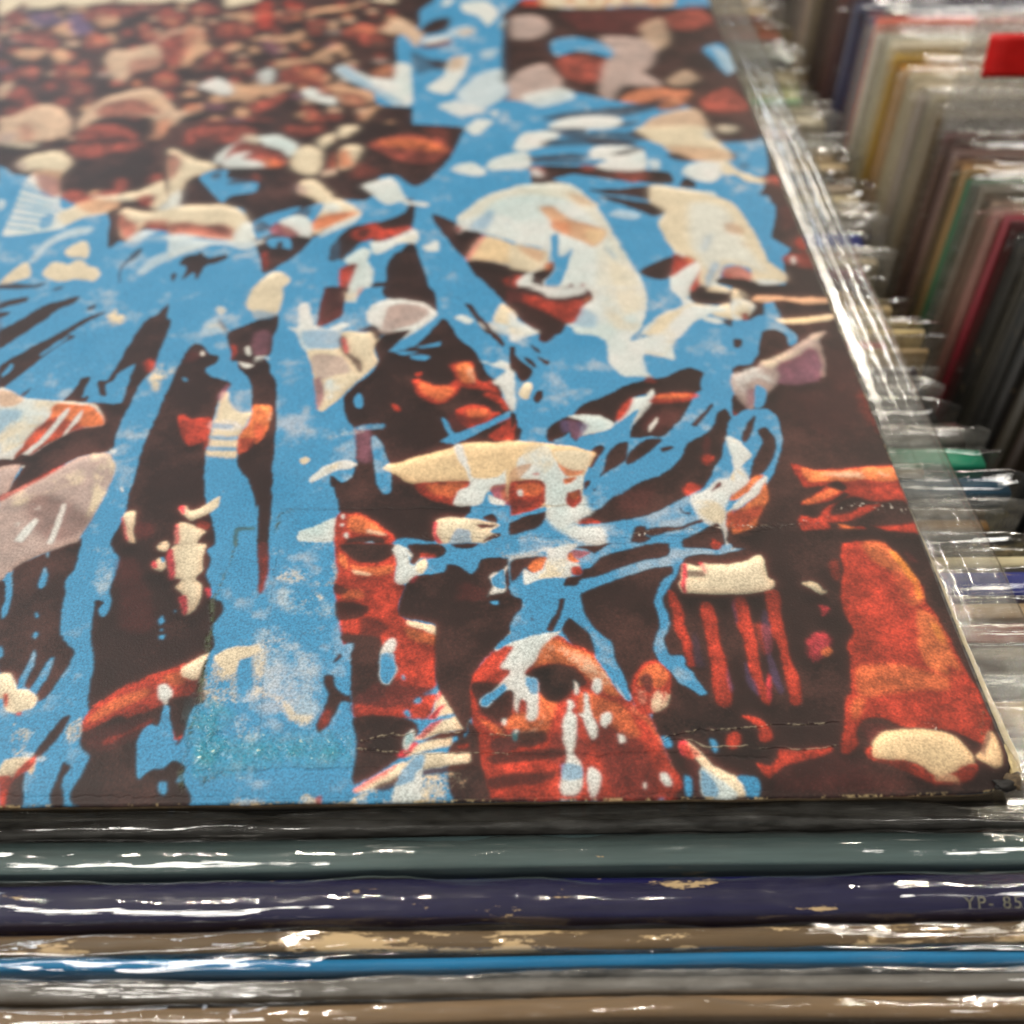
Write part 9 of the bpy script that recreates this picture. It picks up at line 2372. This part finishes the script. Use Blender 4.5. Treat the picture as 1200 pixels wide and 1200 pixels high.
# ------------------------------------------------------------------ rack (floor, partitions)
BOARD = plain('dark_stained_rack_board', (38, 30, 25), .55, 90)
def box(name, x0, x1, y0, y1, z0, z1, mat, parent=None):
    V = [(x, y, z) for x in (x0, x1) for y in (y0, y1) for z in (z0, z1)]
    F = [(0, 1, 3, 2), (4, 6, 7, 5), (0, 4, 5, 1), (2, 3, 7, 6), (0, 2, 6, 4), (1, 5, 7, 3)]
    o = mesh_obj(name, V, F, mat, parent, False)
    bv = o.modifiers.new('bevel', 'BEVEL'); bv.width = .0008; bv.segments = 2
    return o
fl = box('floor', -900, 1100, -500, 900, -352, -342, plain('dark_floor', (34, 28, 24), .7, 40))
place(fl, 0, 0, 0); fl['kind'] = 'structure'
rk = empty('record_rack', -70, 250, -341, 'dark wooden rack holding both rows of upright records', 'record rack')
box('base_board', -170, 520, -300, 330, 0, 8, BOARD, rk)
box('partition', 175.5, 189, -300, 330, 8.5, 225, BOARD, rk)

# ------------------------------------------------------------------ upright records
def lin(a, b, n):
    return [a + (b - a) * k / (n - 1) for k in range(n)]
def upright(y, th, rgb, label, xl, xr, ztop, film=1, wear=.35, paper=(196, 168, 128), lean=0., lift=2., group=None,
            fmat=None, seed=0, over=None, segs=70, ftop=None, hgt=312):
    """one record: card sleeve with a folded top edge inside a loose clear outer sleeve"""
    rnd = random.Random(seed * 7 + 3)
    t = empty('record_sleeve', (xl + xr) / 2, y, ztop - hgt, label, 'record', group)
    hw = (xr - xl) / 2
    r = th / 2
    q = min(.55, r * .5)      # board folded to a nearly square edge
    m = card_mat('printed_card', rgb, wear, paper)
    prof = [(-r, 0), (-r, hgt * .5), (-r, hgt - q), (-r + q * .3, hgt - q * .3), (-r + q, hgt), (-r * .3, hgt + .12), (r * .3, hgt + .10),
            (r - q, hgt), (r - q * .3, hgt - q * .3), (r, hgt - q), (r, hgt * .5), (r, 0)]
    ph = rnd.random() * 50
    def wob(x, i, yy, z):
        if z < hgt * .7: return (0, 0, 0)
        return (0, mnoise.noise(Vector((x * .012 + ph, 3, 1))) * .9 + lean * (z / hgt),
                mnoise.noise(Vector((x * .02 + ph, 9, 1))) * .5 + mnoise.noise(Vector((x * .35 + ph, i, 5))) * .07)
    sweep('card_sleeve', prof, lin(-hw, hw, segs), m, t, wob, closed=True)
    if film:
        R = r + .35
        n = 11
        sh = rnd.uniform(-.35, .35) * r
        top = []
        for k in range(n):
            u = 2 * k / (n - 1) - 1
            top.append((math.copysign(abs(u) ** .8, u) * (R + .15) + sh * (1 - abs(u)), hgt - 1.2 * abs(u) ** 6 + .2 + lift * (.35 + .65 * math.exp(-((u - sh / r) * 2.2) ** 2)) * (1 - abs(u) ** 5)))
        fp = [(-R, 2), (-R, hgt * .5)] + top + [(R, hgt * .5), (R, 2)]
        fh = hw + 4.2 + rnd.uniform(-1.2, 1.6)
        sg = max(40, segs * 2)
        def fw(x, i, yy, z):
            if z < hgt * .8: return (0, 0, 0)
            q = mnoise.noise(Vector((x * .018 + ph, 1, 7)))
            w = mnoise.noise(Vector((x * .09 + ph, i * .25, 2)))
            w2 = mnoise.noise(Vector((x * .45 + ph, i * .5, 4)))
            e = max(0., (abs(x) - hw) / 4.0)       # past the board the two sheets lie together in a flat seam
            s = 1 if 3 <= i <= len(fp) - 4 else .3
            w3 = 1 - abs(mnoise.noise(Vector((x * .16 + ph, i * .22, 6)))) * 2.4   # sharp little folds
            w3 = max(0, w3) ** 3
            return (mnoise.noise(Vector((z * .05, ph, 1))) * .8 * min(1, e), (q * .8 + w * .4 + w2 * .06) * s + lean - yy * min(.88, e * 1.1),
                    (q * .9 + w * .45 + w2 * .08 + w3 * .16) * s - max(0, e - .8) * 2.5)
        xs = lin(-fh, fh, sg)
        sweep('outer_sleeve', fp, xs, fmat or FILM, t, fw)
    return t

# near rows, from the photo's lower edge up to the cover, then on under the cover and out at its right
# (y of the band in rack mm, thickness, colour, colour words, top height, film, wear, right edge)
ROWS = []
def un(px, py, hh=0.):
    p = math.radians(PITCH); u = (px - 600) / 1200; v = (600 - py) / 1200
    t = (H + hh) / (math.sin(p) - v * math.cos(p))
    X, Y = u * t, (math.cos(p) + v * math.sin(p)) * t
    return X * CT + Y * ST, -X * ST + Y * CT
def rx(py):   # a photo column just right of the cover's edge
    return min(1190, 838 + .393 * py + 45)
near = [  # photo rows of both edges, colour, words, wear, film(0/1/2), top z, right end
 (1260, 1206, (60, 48, 40), 'dark brown', .3, 2, -8, 98),
 (1206, 1170, (128, 104, 78), 'light brown', .5, 1, -8.5, 97),
 (1170, 1141, (104, 100, 96), 'mid grey', .2, 2, -9, 98),
 (1139, 1121, (18, 122, 178), 'bright sky blue', .12, 1, -8, 96),
 (1119, 1084, (104, 84, 60), 'worn tan brown', .98, 1, -7.5, 97),
 (1079, 1026, (10, 8, 64), 'navy blue', .5, 1, -7.5, 97),
 (1021, 977, (88, 108, 110), 'teal grey', .1, 1, -8.5, 98),
 (975, 944, (40, 37, 33), 'dark umber', .1, 2, -8.5, 97),
]
far = [
 (930, 900, (112, 100, 86), 'stone grey', .3, 1, -7, 96),
 (898, 862, (70, 70, 72), 'charcoal', .3, 1, -8, 95),
 (860, 818, (176, 150, 112), 'beige', .3, 1, -7, 97),
 (816, 786, (96, 104, 110), 'slate blue', .3, 2, -9, 95),
 (784, 756, (132, 122, 110), 'dusty grey', .4, 1, -7, 97),
 (754, 728, (140, 62, 42), 'brick red', .4, 1, -8, 94),
 (726, 704, (172, 146, 112), 'sand coloured', .3, 1, -8, 96),
 (701, 668, (28, 40, 128), 'royal blue', .5, 1, -7.5, 98.5),
 (665, 648, (216, 202, 160), 'cream', .1, 1, -7, 104),
 (644, 624, (16, 15, 16), 'jet black', .5, 1, -8.5, 94.5),
 (622, 606, (150, 116, 76), 'tan', .3, 1, -9.5, 92),
 (604, 594, (128, 128, 124), 'pale grey', .2, 2, -9, 96),
 (590, 558, (12, 62, 86), 'dark teal', .55, 1, -6.5, 97.5),
 (557, 550, (204, 178, 138), 'narrow ivory', .2, 1, -6, 82),
 (549, 524, (28, 136, 104), 'emerald green', .3, 1, -7, 95.5),
 (520, 497, (58, 52, 46), 'smoky brown', .2, 2, -12, 97),
 (495, 468, (24, 22, 22), 'glossy black', .3, 1, -13, 94),
 (466, 430, (44, 40, 38), 'dull black', .3, 2, -12, 93),
 (427, 413, (184, 156, 116), 'buff', .4, 1, -7, 95),
 (411, 399, (200, 34, 26), 'scarlet', .2, 1, -7.5, 86.5),
 (397, 385, (232, 206, 150), 'bright cream', .1, 1, -6, 95.5),
 (383, 371, (150, 136, 110), 'olive grey', .2, 1, -8, 94),
 (369, 357, (212, 186, 140), 'yellowish cream', .1, 1, -7, 91),
 (355, 340, (150, 112, 58), 'ochre brown', .3, 1, -8, 84),
 (338, 331, (78, 54, 52), 'cocoa brown', .2, 1, -9, 90),
 (329, 314, (126, 48, 76), 'plum purple', .3, 1, -7, 89),
 (312, 291, (196, 180, 150), 'oatmeal', .2, 2, -7, 93),
 (289, 274, (30, 48, 132), 'cobalt blue', .2, 1, -7.5, 92),
 (272, 256, (96, 90, 84), 'pewter grey', .2, 2, -8, 96),
 (254, 240, (160, 150, 132), 'putty grey', .2, 2, -7, 96),
 (238, 218, (206, 190, 156), 'pale ivory', .1, 1, -7, 96),
 (216, 204, (22, 24, 20), 'pitch black', .1, 1, -8, 93),
 (202, 182, (196, 172, 134), 'wheat coloured', .2, 1, -7, 97),
 (180, 165, (176, 164, 146), 'mushroom grey', .2, 2, -7, 97),
 (163, 152, (206, 132, 84), 'orange tan', .2, 1, -8, 86),
 (150, 135, (202, 190, 164), 'bone white', .2, 2, -7, 97),
 (133, 118, (188, 176, 146), 'parchment', .2, 2, -7, 97),
 (116, 100, (214, 198, 124), 'pale yellow', .1, 1, -7, 93),
 (98, 86, (150, 138, 108), 'khaki', .2, 1, -8, 96),
 (84, 73, (26, 22, 18), 'coal black', .1, 1, -8, 95),
 (71, 60, (98, 104, 96), 'green grey', .1, 2, -8, 97),
 (58, 46, (124, 122, 108), 'sage grey', .1, 1, -8, 97),
 (44, 33, (184, 96, 68), 'salmon red', .1, 1, -8, 97),
 (31, 20, (120, 70, 50), 'rust brown', .1, 1, -8, 97),
 (18, 4, (212, 186, 146), 'vanilla', .1, 2, -7, 97),
 (2, -14, (190, 164, 126), 'fawn', .1, 1, -7, 97),
 (-16, -34, (90, 80, 72), 'taupe', .1, 1, -8, 97),
 (-36, -56, (60, 66, 80), 'steel blue', .1, 1, -8, 97),
]
NAVY = None
def nth(h, n):
    return 'nearest' if h == 0 else 'farthest' if h == n - 1 else ('middle' if n == 3 else ('second', 'third', 'fourth', 'fifth', 'sixth', 'seventh', 'eighth')[h - 1])
GN = 'records standing in the near row'
seq = [(a, b, c, nm, w, f, z, xr, 600) for a, b, c, nm, w, f, z, xr in near] + \
      [(a, b, c, nm, w, f, z, xr, None) for a, b, c, nm, w, f, z, xr in far]
prev_y = None
for k, (a, b, c, nm, w, f, z, xr, px) in enumerate(seq):
    y0 = un(px or rx(a), a, -z)[1]
    y1 = un(px or rx(b), b, -z)[1]
    if prev_y is not None and y0 < prev_y + .5: y0 = prev_y + .5
    prev_y = y1
    th = max(1.6, y1 - y0 - .7)
    pn = seq[k - 1][3] if k else None
    nn = seq[k + 1][3] if k + 1 < len(seq) else None
    where = 'before the big cover' if k < len(near) else 'right of the big cover'
    if pn and nn: lab = '%s sleeve %s, between %s and %s ones' % (nm, where, pn, nn)
    elif nn: lab = '%s record sleeve nearest the viewer, before the %s one' % (nm, nn)
    else: lab = '%s record sleeve farthest back in the near row, behind the %s one' % (nm, pn)
    ns = 1 if k < len(near) else max(1, round((y1 - y0) / 5.2))
    lb = lambda h: '%s of %d %s sleeves right of the big cover, beyond the %s one' % (nth(h, ns), ns, nm, pn)
    if ns > 1: lab = lb(0)
    rs = random.Random(k + 900)
    for h_ in range(1, ns):
        w_ = (y1 - y0) / ns
        jit = tuple(min(240, max(4, int(v * rs.uniform(.8, 1.2)))) for v in c)
        dx = rs.uniform(-5, 2)
        upright(y0 + w_ * (h_ + .5), w_ - .6, jit, lb(h_), xr + dx - 312, xr + dx, z + rs.uniform(-1.5, 1), film=f, wear=w, seed=k * 13 + h_, group=GN,
                lift=rs.uniform(1, 3), fmat=FILM2 if f == 2 else FILM, segs=30)
    if ns > 1: y1 = y0 + (y1 - y0) / ns; th = y1 - y0 - .6
    r = upright((y0 + y1) / 2, th, c, lab, xr - 312, xr, z, film=f, wear=w, seed=k, group=GN,
                lift=[1.2, .8, 1.6][k % 3] if k < len(near) else [2.4, 1.4, 3.4, 1.8][k % 4],
                fmat=FILM2 if f == 2 else FILM, segs=110 if k < len(near) else 50)
    if nm == 'navy blue': NAVY = (r, (y0 + y1) / 2, th, z)

# lettering on the navy spine
r, yy, th, z = NAVY
cu = bpy.data.curves.new('spine_lettering', 'FONT')
cu.body = 'YP- 85'
cu.size = 2.5 * MM
cu.shear = .22
cu.extrude = .00002
cu.space_character = 1.2
tx0, ty0 = un(1130, 1066, 7)
tmp = bpy.data.objects.new('tmp', cu); C.objects.link(tmp)
bpy.context.view_layer.update()
me = bpy.data.meshes.new_from_object(tmp.evaluated_get(bpy.context.evaluated_depsgraph_get()))
bpy.data.objects.remove(tmp)
me.materials.clear(); me.materials.append(plain('worn_silver_ink', (120, 118, 104), .4, 1400, .75))
lt = bpy.data.objects.new('spine_lettering', me); C.objects.link(lt)
lt.parent = r
rxc, ryc = 97 - 156, yy
lt.location = ((tx0 - rxc) * MM, (ty0 - ryc) * MM, (312 + .75) * MM)

# ------------------------------------------------------------------ the neighbouring row on the right
GR = 'records standing in the row on the right'
nb = [
 (620, 520, (20, 17, 16), 'soot black', 0, 4), (520, 455, (46, 34, 26), 'espresso brown', 0, 3), (455, 400, (14, 13, 13), 'ink black', 0, 4),
 (400, 352, (40, 32, 26), 'bitter brown', 0, 4), (352, 318, (18, 17, 18), 'midnight black', 1, 4), (316, 296, (60, 56, 52), 'iron grey', 1, 3), (294, 270, (24, 20, 20), 'raven black', 1, 4),
 (268, 258, (130, 26, 44), 'crimson maroon', 1, 4), (256, 243, (150, 110, 100), 'dusty pink', 1, 4), (241, 230, (118, 96, 84), 'mauve brown', 1, 4),
 (228, 217, (92, 84, 70), 'moss grey', 2, 3), (215, 203, (20, 84, 50), 'bottle green', 1, 4), (201, 190, (176, 132, 84), 'caramel', 1, 4),
 (188, 176, (112, 84, 76), 'faded brown', 1, 5), (174, 158, (74, 44, 42), 'oxblood', 1, 5), (156, 148, (20, 17, 15), 'lamp black', 0, 2),
 (146, 128, (108, 92, 66), 'drab olive', 2, 4), (126, 106, (150, 138, 112), 'light stone', 2, 5), (104, 88, (178, 160, 128), 'pale straw', 2, 5),
 (86, 64, (172, 118, 38), 'golden mustard', 1, 4), (62, 44, (204, 190, 164), 'milky white', 2, 5), (42, 34, (186, 176, 160), 'chalk grey', 2, 4),
 (32, 24, (206, 104, 84), 'coral', 1, 4), (22, 12, (70, 96, 140), 'denim blue', 1, 4), (10, -4, (54, 56, 84), 'indigo grey', 1, 3),
 (-6, -22, (92, 56, 44), 'chestnut', 1, 4), (-24, -44, (58, 40, 34), 'walnut brown', 1, 3), (-46, -70, (190, 150, 130), 'peach', 2, 4),
 (-72, -100, (80, 70, 66), 'ash brown', 1, 4),
]
prev_y = None
for k, (a, b, c, nm, f, dz) in enumerate(nb):
    z = -7 + dz
    y0 = un(600 + .63 * (a + 643), a, -z)[1]
    y1 = un(600 + .63 * (b + 643), b, -z)[1]
    if prev_y is not None and y0 < prev_y + .5: y0 = prev_y + .5
    prev_y = y1
    pn = nb[k - 1][3] if k else None
    nn = nb[k + 1][3] if k + 1 < len(nb) else None
    if pn and nn: lab = '%s sleeve in right-hand row, between %s and %s ones' % (nm, pn, nn)
    elif nn: lab = '%s record sleeve at the near end of the right-hand row' % nm
    else: lab = '%s record sleeve at the far end of the right-hand row' % nm
    c = tuple(int(v * (.95 if max(c) > 100 and nm not in ('milky white', 'coral', 'denim blue', 'bottle green') else 1.)) for v in c)
    xo = 127 + random.Random(k).uniform(-1.5, 2.5)
    ns = max(1, round((y1 - y0) / 4.6))
    lb = lambda h: lab if ns == 1 else '%s of %d %s sleeves in right-hand row, beyond %s one' % (nth(h, ns), ns, nm, pn) if pn else '%s of %d %s sleeves starting the right-hand row' % (nth(h, ns), ns, nm)
    rs = random.Random(k + 500)
    for h_ in range(ns):
        w_ = (y1 - y0) / ns
        pale = rs.uniform(.85, 1.25)
        jit = c if h_ == 0 else tuple(min(235, max(4, int(v * pale * rs.uniform(.92, 1.08)))) for v in c)
        xo_ = xo + rs.uniform(-1.5, 1.5)
        upright(y0 + w_ * (h_ + .5), max(1.3, w_ - .6), jit, lb(h_), xo_, xo_ + 312, z + rs.uniform(-1.6, 1.6), film=f, wear=.35, seed=100 + k * 9 + h_, group=GR,
                lift=rs.uniform(1.2, 3.6), fmat=FILM2 if f == 2 else FILM, segs=26)

# tall clear sleeve with a red header standing above its neighbours
t = empty('record_sleeve', 282, 277, -341, 'tall cloudy clear sleeve with a red header, rising above the right-hand row', 'record', GR)
def tallw(x, z, side):
    q = mnoise.noise(Vector((x * .03, z * .03, side * 4 + 2))) * 1.2 + mnoise.noise(Vector((x * .12, z * .1, side))) * .4
    k = max(0., (z - 330) / 40.)
    return side * (1.5 + q * .5) + q * .7 + k * k * 5 + side * .5 * (1 - k)
for side, nmx in ((-1, 'front_film'), (1, 'back_film')):
    V, F = [], []
    xs = lin(-157, 157, 70); zs = lin(60, 370, 60)
    for x in xs:
        for zz in zs:
            V.append((x + (max(0, (zz - 351)) * .12 if x < -150 else 0), tallw(x, zz, side), zz))
    for i in range(69):
        for j in range(59):
            F.append((i * 60 + j, (i + 1) * 60 + j, (i + 1) * 60 + j + 1, i * 60 + j + 1))
    mesh_obj(nmx, V, F, FILM3, t)
V, F = [], []
xs = lin(-151, 150, 50); zs = lin(355, 365.5, 8)
for s in (-.35, .35):
    for x in xs:
        for zz in zs:
            V.append((x, tallw(x, zz, -1) - .8 + s, zz))
N = 400
for i in range(49):
    for j in range(7):
        a = i * 8 + j
        F.append((a, a + 8, a + 9, a + 1)); F.append((N + a + 1, N + a + 9, N + a + 8, N + a))
for i in range(49):
    F.append((i * 8, N + i * 8, N + i * 8 + 8, i * 8 + 8)); F.append((i * 8 + 7, i * 8 + 15, N + i * 8 + 15, N + i * 8 + 7))
for j in range(7):
    F.append((j, j + 1, N + j + 1, N + j)); F.append((392 + j, N + 392 + j, N + 393 + j, 393 + j))
mesh_obj('red_header', V, F, plain('red_header_card', (214, 24, 20), .5, 300, .15), t)
box('card_sleeve', -154, 154, -.8, .8, 8, 312, card_mat('grey_card', (140, 128, 116), .2), t)

# ------------------------------------------------------------------ the big printed cover
CX, CY, CS = 73.3, 71.1, 315.0        # near right corner and side, rack mm
ac = empty('album_cover', CX - CS / 2, CY + CS / 2, -3.4,
           'large worn record cover printed with a blue-splashed crowd, lying flat on upright records', 'album cover')
def cz(u, v):
    """height of the board at u mm left of the right edge, v mm from the front edge"""
    d = math.hypot(u, v)
    z = .9 * math.exp(-(d / 15.) ** 2) + .25 * math.sin(u * .021 + 1) * math.sin(v * .017)
    z -= .55 * math.exp(-(v / 2.2) ** 2)
    return z
PX = 8.0
TEX = int(CS * PX)
polys = []
for ln in PRINT.strip().splitlines():
    a = ln.split()
    v = [int(q) * .05 for q in a[2].split(',')]
    k, soft = a[0], float(a[1].split(':')[0])
    al = float(a[1].split(':')[1])
    # texture px: x from the left edge, y from the far edge
    pts = [((CS + v[i]) * PX, (CS - v[i + 1]) * PX) for i in range(0, len(v), 2)]
    polys.append((k, soft * PX, al, pts))
img, hgt, gls = make_print(polys, TEX, PX)
def to_image(name, arr, cs):
    im = bpy.data.images.new(name, TEX, TEX, alpha=False, float_buffer=False)
    im.colorspace_settings.name = cs
    buf = np.ones((TEX, TEX, 4), dtype=np.float32)
    if arr.ndim == 3:
        buf[..., :3] = np.clip(arr, 0, 1) ** (1 / 2.2)
    else:
        buf[..., :3] = np.clip(arr, 0, 1)[..., None]
    im.pixels.foreach_set(np.ascontiguousarray(buf[::-1]).ravel())
    im.update(); im.pack()
    return im
t = NT('printed_cover_board')
def texn(im):
    nd = t.n('ShaderNodeTexImage'); nd.image = im; nd.interpolation = 'Cubic'
    return nd.outputs[0]
colr = texn(to_image('print_colour', img, 'sRGB'))
hh = texn(to_image('print_relief', hgt, 'Non-Color'))
gg = texn(to_image('print_gloss', gls, 'Non-Color'))
grain = t.noise(2600, (1, 1, 1), 4, .6)
speck = t.noise(900, (1, 1, 1), 3, .5)
colr = t.mix(t.ramp(grain, [(.32, .42), (.60, 0.)]), colr, (0.02, .012, .010))
b1 = t.bump(grain, .35, .00012)
b2 = t.bump(hh, 1.0, .0009, b1)
rg = t.n('ShaderNodeMapRange'); t.link(gg, rg.inputs[0]); rg.inputs[3].default_value = .52; rg.inputs[4].default_value = .16
p = t.n('ShaderNodeBsdfPrincipled', {}, Base_Color=colr, Roughness=rg.outputs[0], Normal=b2)
p.inputs['Specular IOR Level'].default_value = .22
t.link(p.outputs[0], t.out.inputs[0])
PRINTED = t.m
paper = plain('worn_cream_board', (206, 190, 158), .7, 700, .25)
# front board: grid denser near the front edge, with its own thin rim
us = [0, .25, .7] + lin(1.5, 30, 20) + lin(32, CS - 1, 110) + [CS]
vs = [0, .2, .5, .9] + lin(1.6, 30, 24) + lin(32, CS, 110)
rb = random.Random(4)
V, F, UV = [], [], []
def edge_jit(s):  # frayed outline
    return .10 * mnoise.noise(Vector((s * .9, 2, 2))) + .12 * mnoise.noise(Vector((s * .16, 5, 2)))
for v in vs:
    for u in us:
        uu = u + (edge_jit(v) if u < .5 else 0); vv = v + (edge_jit(u + 400) if v < .4 else 0)
        c = max(0., 5.2 - (u + v))     # blunted corner
        if c > 0: uu += c * .42 * (1 - u / 6); vv += c * .30 * (1 - v / 6)
        V.append((CS / 2 - uu, -CS / 2 + vv, 3.4 + cz(u, v) - (.22 if (u < .1 or v < .1) else 0)))
        UV.append(((CS - u) / CS, v / CS))
nu, nv = len(us), len(vs)
for j in range(nv - 1):
    for i in range(nu - 1):
        F.append((j * nu + i, (j + 1) * nu + i, (j + 1) * nu + i + 1, j * nu + i + 1))
nf = len(F)
ring = [(0, i) for i in range(nu)] + [(j, nu - 1) for j in range(1, nv)] + [(nv - 1, i) for i in range(nu - 2, -1, -1)] + [(j, 0) for j in range(nv - 2, 0, -1)]
base = len(V)
for (j, i) in ring:
    x, y, z = V[j * nu + i]
    V.append((x, y, z - .55)); UV.append(UV[j * nu + i])
n = len(ring)
for k in range(n):
    a = ring[k][0] * nu + ring[k][1]; b = ring[(k + 1) % n][0] * nu + ring[(k + 1) % n][1]
    F.append((a, b, base + (k + 1) % n, base + k))
fm = [0] * nf + [1] * n
fb = mesh_obj('front_board', V, F, [PRINTED, plain('rubbed_board_edge', (104, 86, 62), .7, 900, .6)], ac, True, UV, fm)
# back board, slipped out a little on the right near the corner
def bx_(v): return (1.9 * max(0, 1 - v / 78.) if v < 78 else 0) - (.5 if v > 78 else 0) - (max(0, 6 - v) * .25)
V, F = [], []
vv = lin(3.2, CS - .3, 260)
prof = [(-300, -1.3), (-120, -1.3), (-60, -1.3), (-40, -1.3), (-28, -1.3), (-20, -1.25), (-14, -1.2), (-9, -1.2), (-5.5, -1.15), (-2, -1.05), (0, -.95), (.12, -1.15), (.08, -2.3), (-.3, -2.8), (-300, -2.8)]
for v in vv:
    for (x, z) in prof:
        j = mnoise.noise(Vector((v * .5, z, 3))) * .15 if x > -5 else 0
        V.append((CS / 2 + x + (bx_(v) if x > -5 else 0) + j, -CS / 2 + v, 3.4 + z + (cz(max(0, -x), v) if x > -5.6 else min(cz(-x, v), 0 if x < -50 else 9)) * .9 - .25 - (.3 * math.exp(-(v / 3.) ** 2))))
m_ = len(prof)
for k in range(len(vv) - 1):
    for i in range(m_ - 1):
        F.append((k * m_ + i, k * m_ + i + 1, (k + 1) * m_ + i + 1, (k + 1) * m_ + i))
F.append(tuple(range(m_))[::-1]); F.append(tuple((len(vv) - 1) * m_ + i for i in range(m_)))
mesh_obj('back_board', V, F, paper, ac, False)
# crumpled board at the worn corner
def crumb(name, cx, cy, cz_, sx, sy, sz, mat, seed):
    bm = bmesh.new(); bmesh.ops.create_icosphere(bm, subdivisions=3, radius=1)
    for q in bm.verts:
        k = 1 + .55 * mnoise.noise(q.co * 1.7 + Vector((seed, 0, 0))) + .25 * mnoise.noise(q.co * 5 + Vector((seed, 3, 0)))
        q.co = Vector((q.co.x * sx * k, q.co.y * sy * k, q.co.z * sz * k)) * MM
    me = bpy.data.meshes.new(name); bm.to_mesh(me); bm.free()
    me.materials.append(mat); me.polygons.foreach_set('use_smooth', [True] * len(me.polygons))
    o = bpy.data.objects.new(name, me); C.objects.link(o); o.parent = ac
    o.location = ((CS / 2 + cx) * MM, (-CS / 2 + cy) * MM, (3.4 + cz_) * MM)
crumb('frayed_corner', -.6, 1.6, .55, 1.7, 1.2, .6, plain('grimy_board', (92, 76, 54), .8, 1500, .8), 1)
crumb('frayed_corner', -.1, 4.2, .35, .8, 3.0, .6, plain('torn_board', (200, 178, 130), .8, 900, .4), 2)
crumb('frayed_corner', -2.3, 1.0, .55, 1.9, .8, .5, plain('black_grime', (24, 20, 16), .7, 1500, .5), 3)
# clear sleeve: its margin stands out past the board on the right and lips out in front
prof = [(-.6, .12), (.6, .45), (1.6, .15), (2.8, -.25), (3.6, .05), (3.95, .75), (4.3, .15), (5.4, .05), (6.3, .45), (6.8, 1.05), (7.2, .75), (8.3, 1.1), (8.8, 1.6), (9.2, 1.05),
        (9.9, .95), (10.6, .70), (11.1, .25), (11.4, -.4), (11.2, -1.1), (10.4, -1.7), (8.6, -2.1), (6.0, -2.4), (3.0, -2.6), (-1.5, -2.9)]
V, F = [], []
vv = lin(-2.6, CS + 4, 420)
for v in vv:
    s = 1 + .07 * mnoise.noise(Vector((v * .02, 0, 0)))
    for i, (x, z) in enumerate(prof):
        w = mnoise.noise(Vector((v * .035, i * .3, 1))) * .16 + mnoise.noise(Vector((v * .22, i * .45, 2))) * .035 + mnoise.noise(Vector((v * .8, i * .6, 4))) * .012
        q = 1 if x > 1 else .25
        lat = mnoise.noise(Vector((v * .03, i * .2, 8))) * .35 * q
        V.append((CS / 2 + x * s + lat, -CS / 2 + v, 3.4 + z + w * q + .8 * math.exp(-(max(v, 0) / 15.) ** 2) * (1 if z > -1.5 else .5)))
m_ = len(prof)
for k in range(len(vv) - 1):
    for i in range(m_ - 1):
        F.append((k * m_ + i, k * m_ + i + 1, (k + 1) * m_ + i + 1, (k + 1) * m_ + i))
mesh_obj('clear_margin', V, F, FILM_SIDE, ac)
V, F = [], []
us_ = lin(-11, CS - 2, 260); pr = [(6, -2.95), (2, -2.95), (0, -2.9), (-1.4, -2.7), (-2.4, -2.3), (-2.7, -1.9)]
for u in us_:
    g = .5 + .5 * math.exp(-(max(u, 0) / 60.)) + .3 * mnoise.noise(Vector((u * .02, 3, 3)))
    for i, (y, z) in enumerate(pr):
        V.append((CS / 2 - u, -CS / 2 + (y * g if y < 0 else y) + .15 * mnoise.noise(Vector((u * .1, i, 1))), 3.4 + z + .35 * mnoise.noise(Vector((u * .05, i * .3, 2)))))
m_ = len(pr)
for k in range(len(us_) - 1):
    for i in range(m_ - 1):
        F.append((k * m_ + i, k * m_ + i + 1, (k + 1) * m_ + i + 1, (k + 1) * m_ + i))
mesh_obj('clear_front_lip', V, F, FILM, ac)
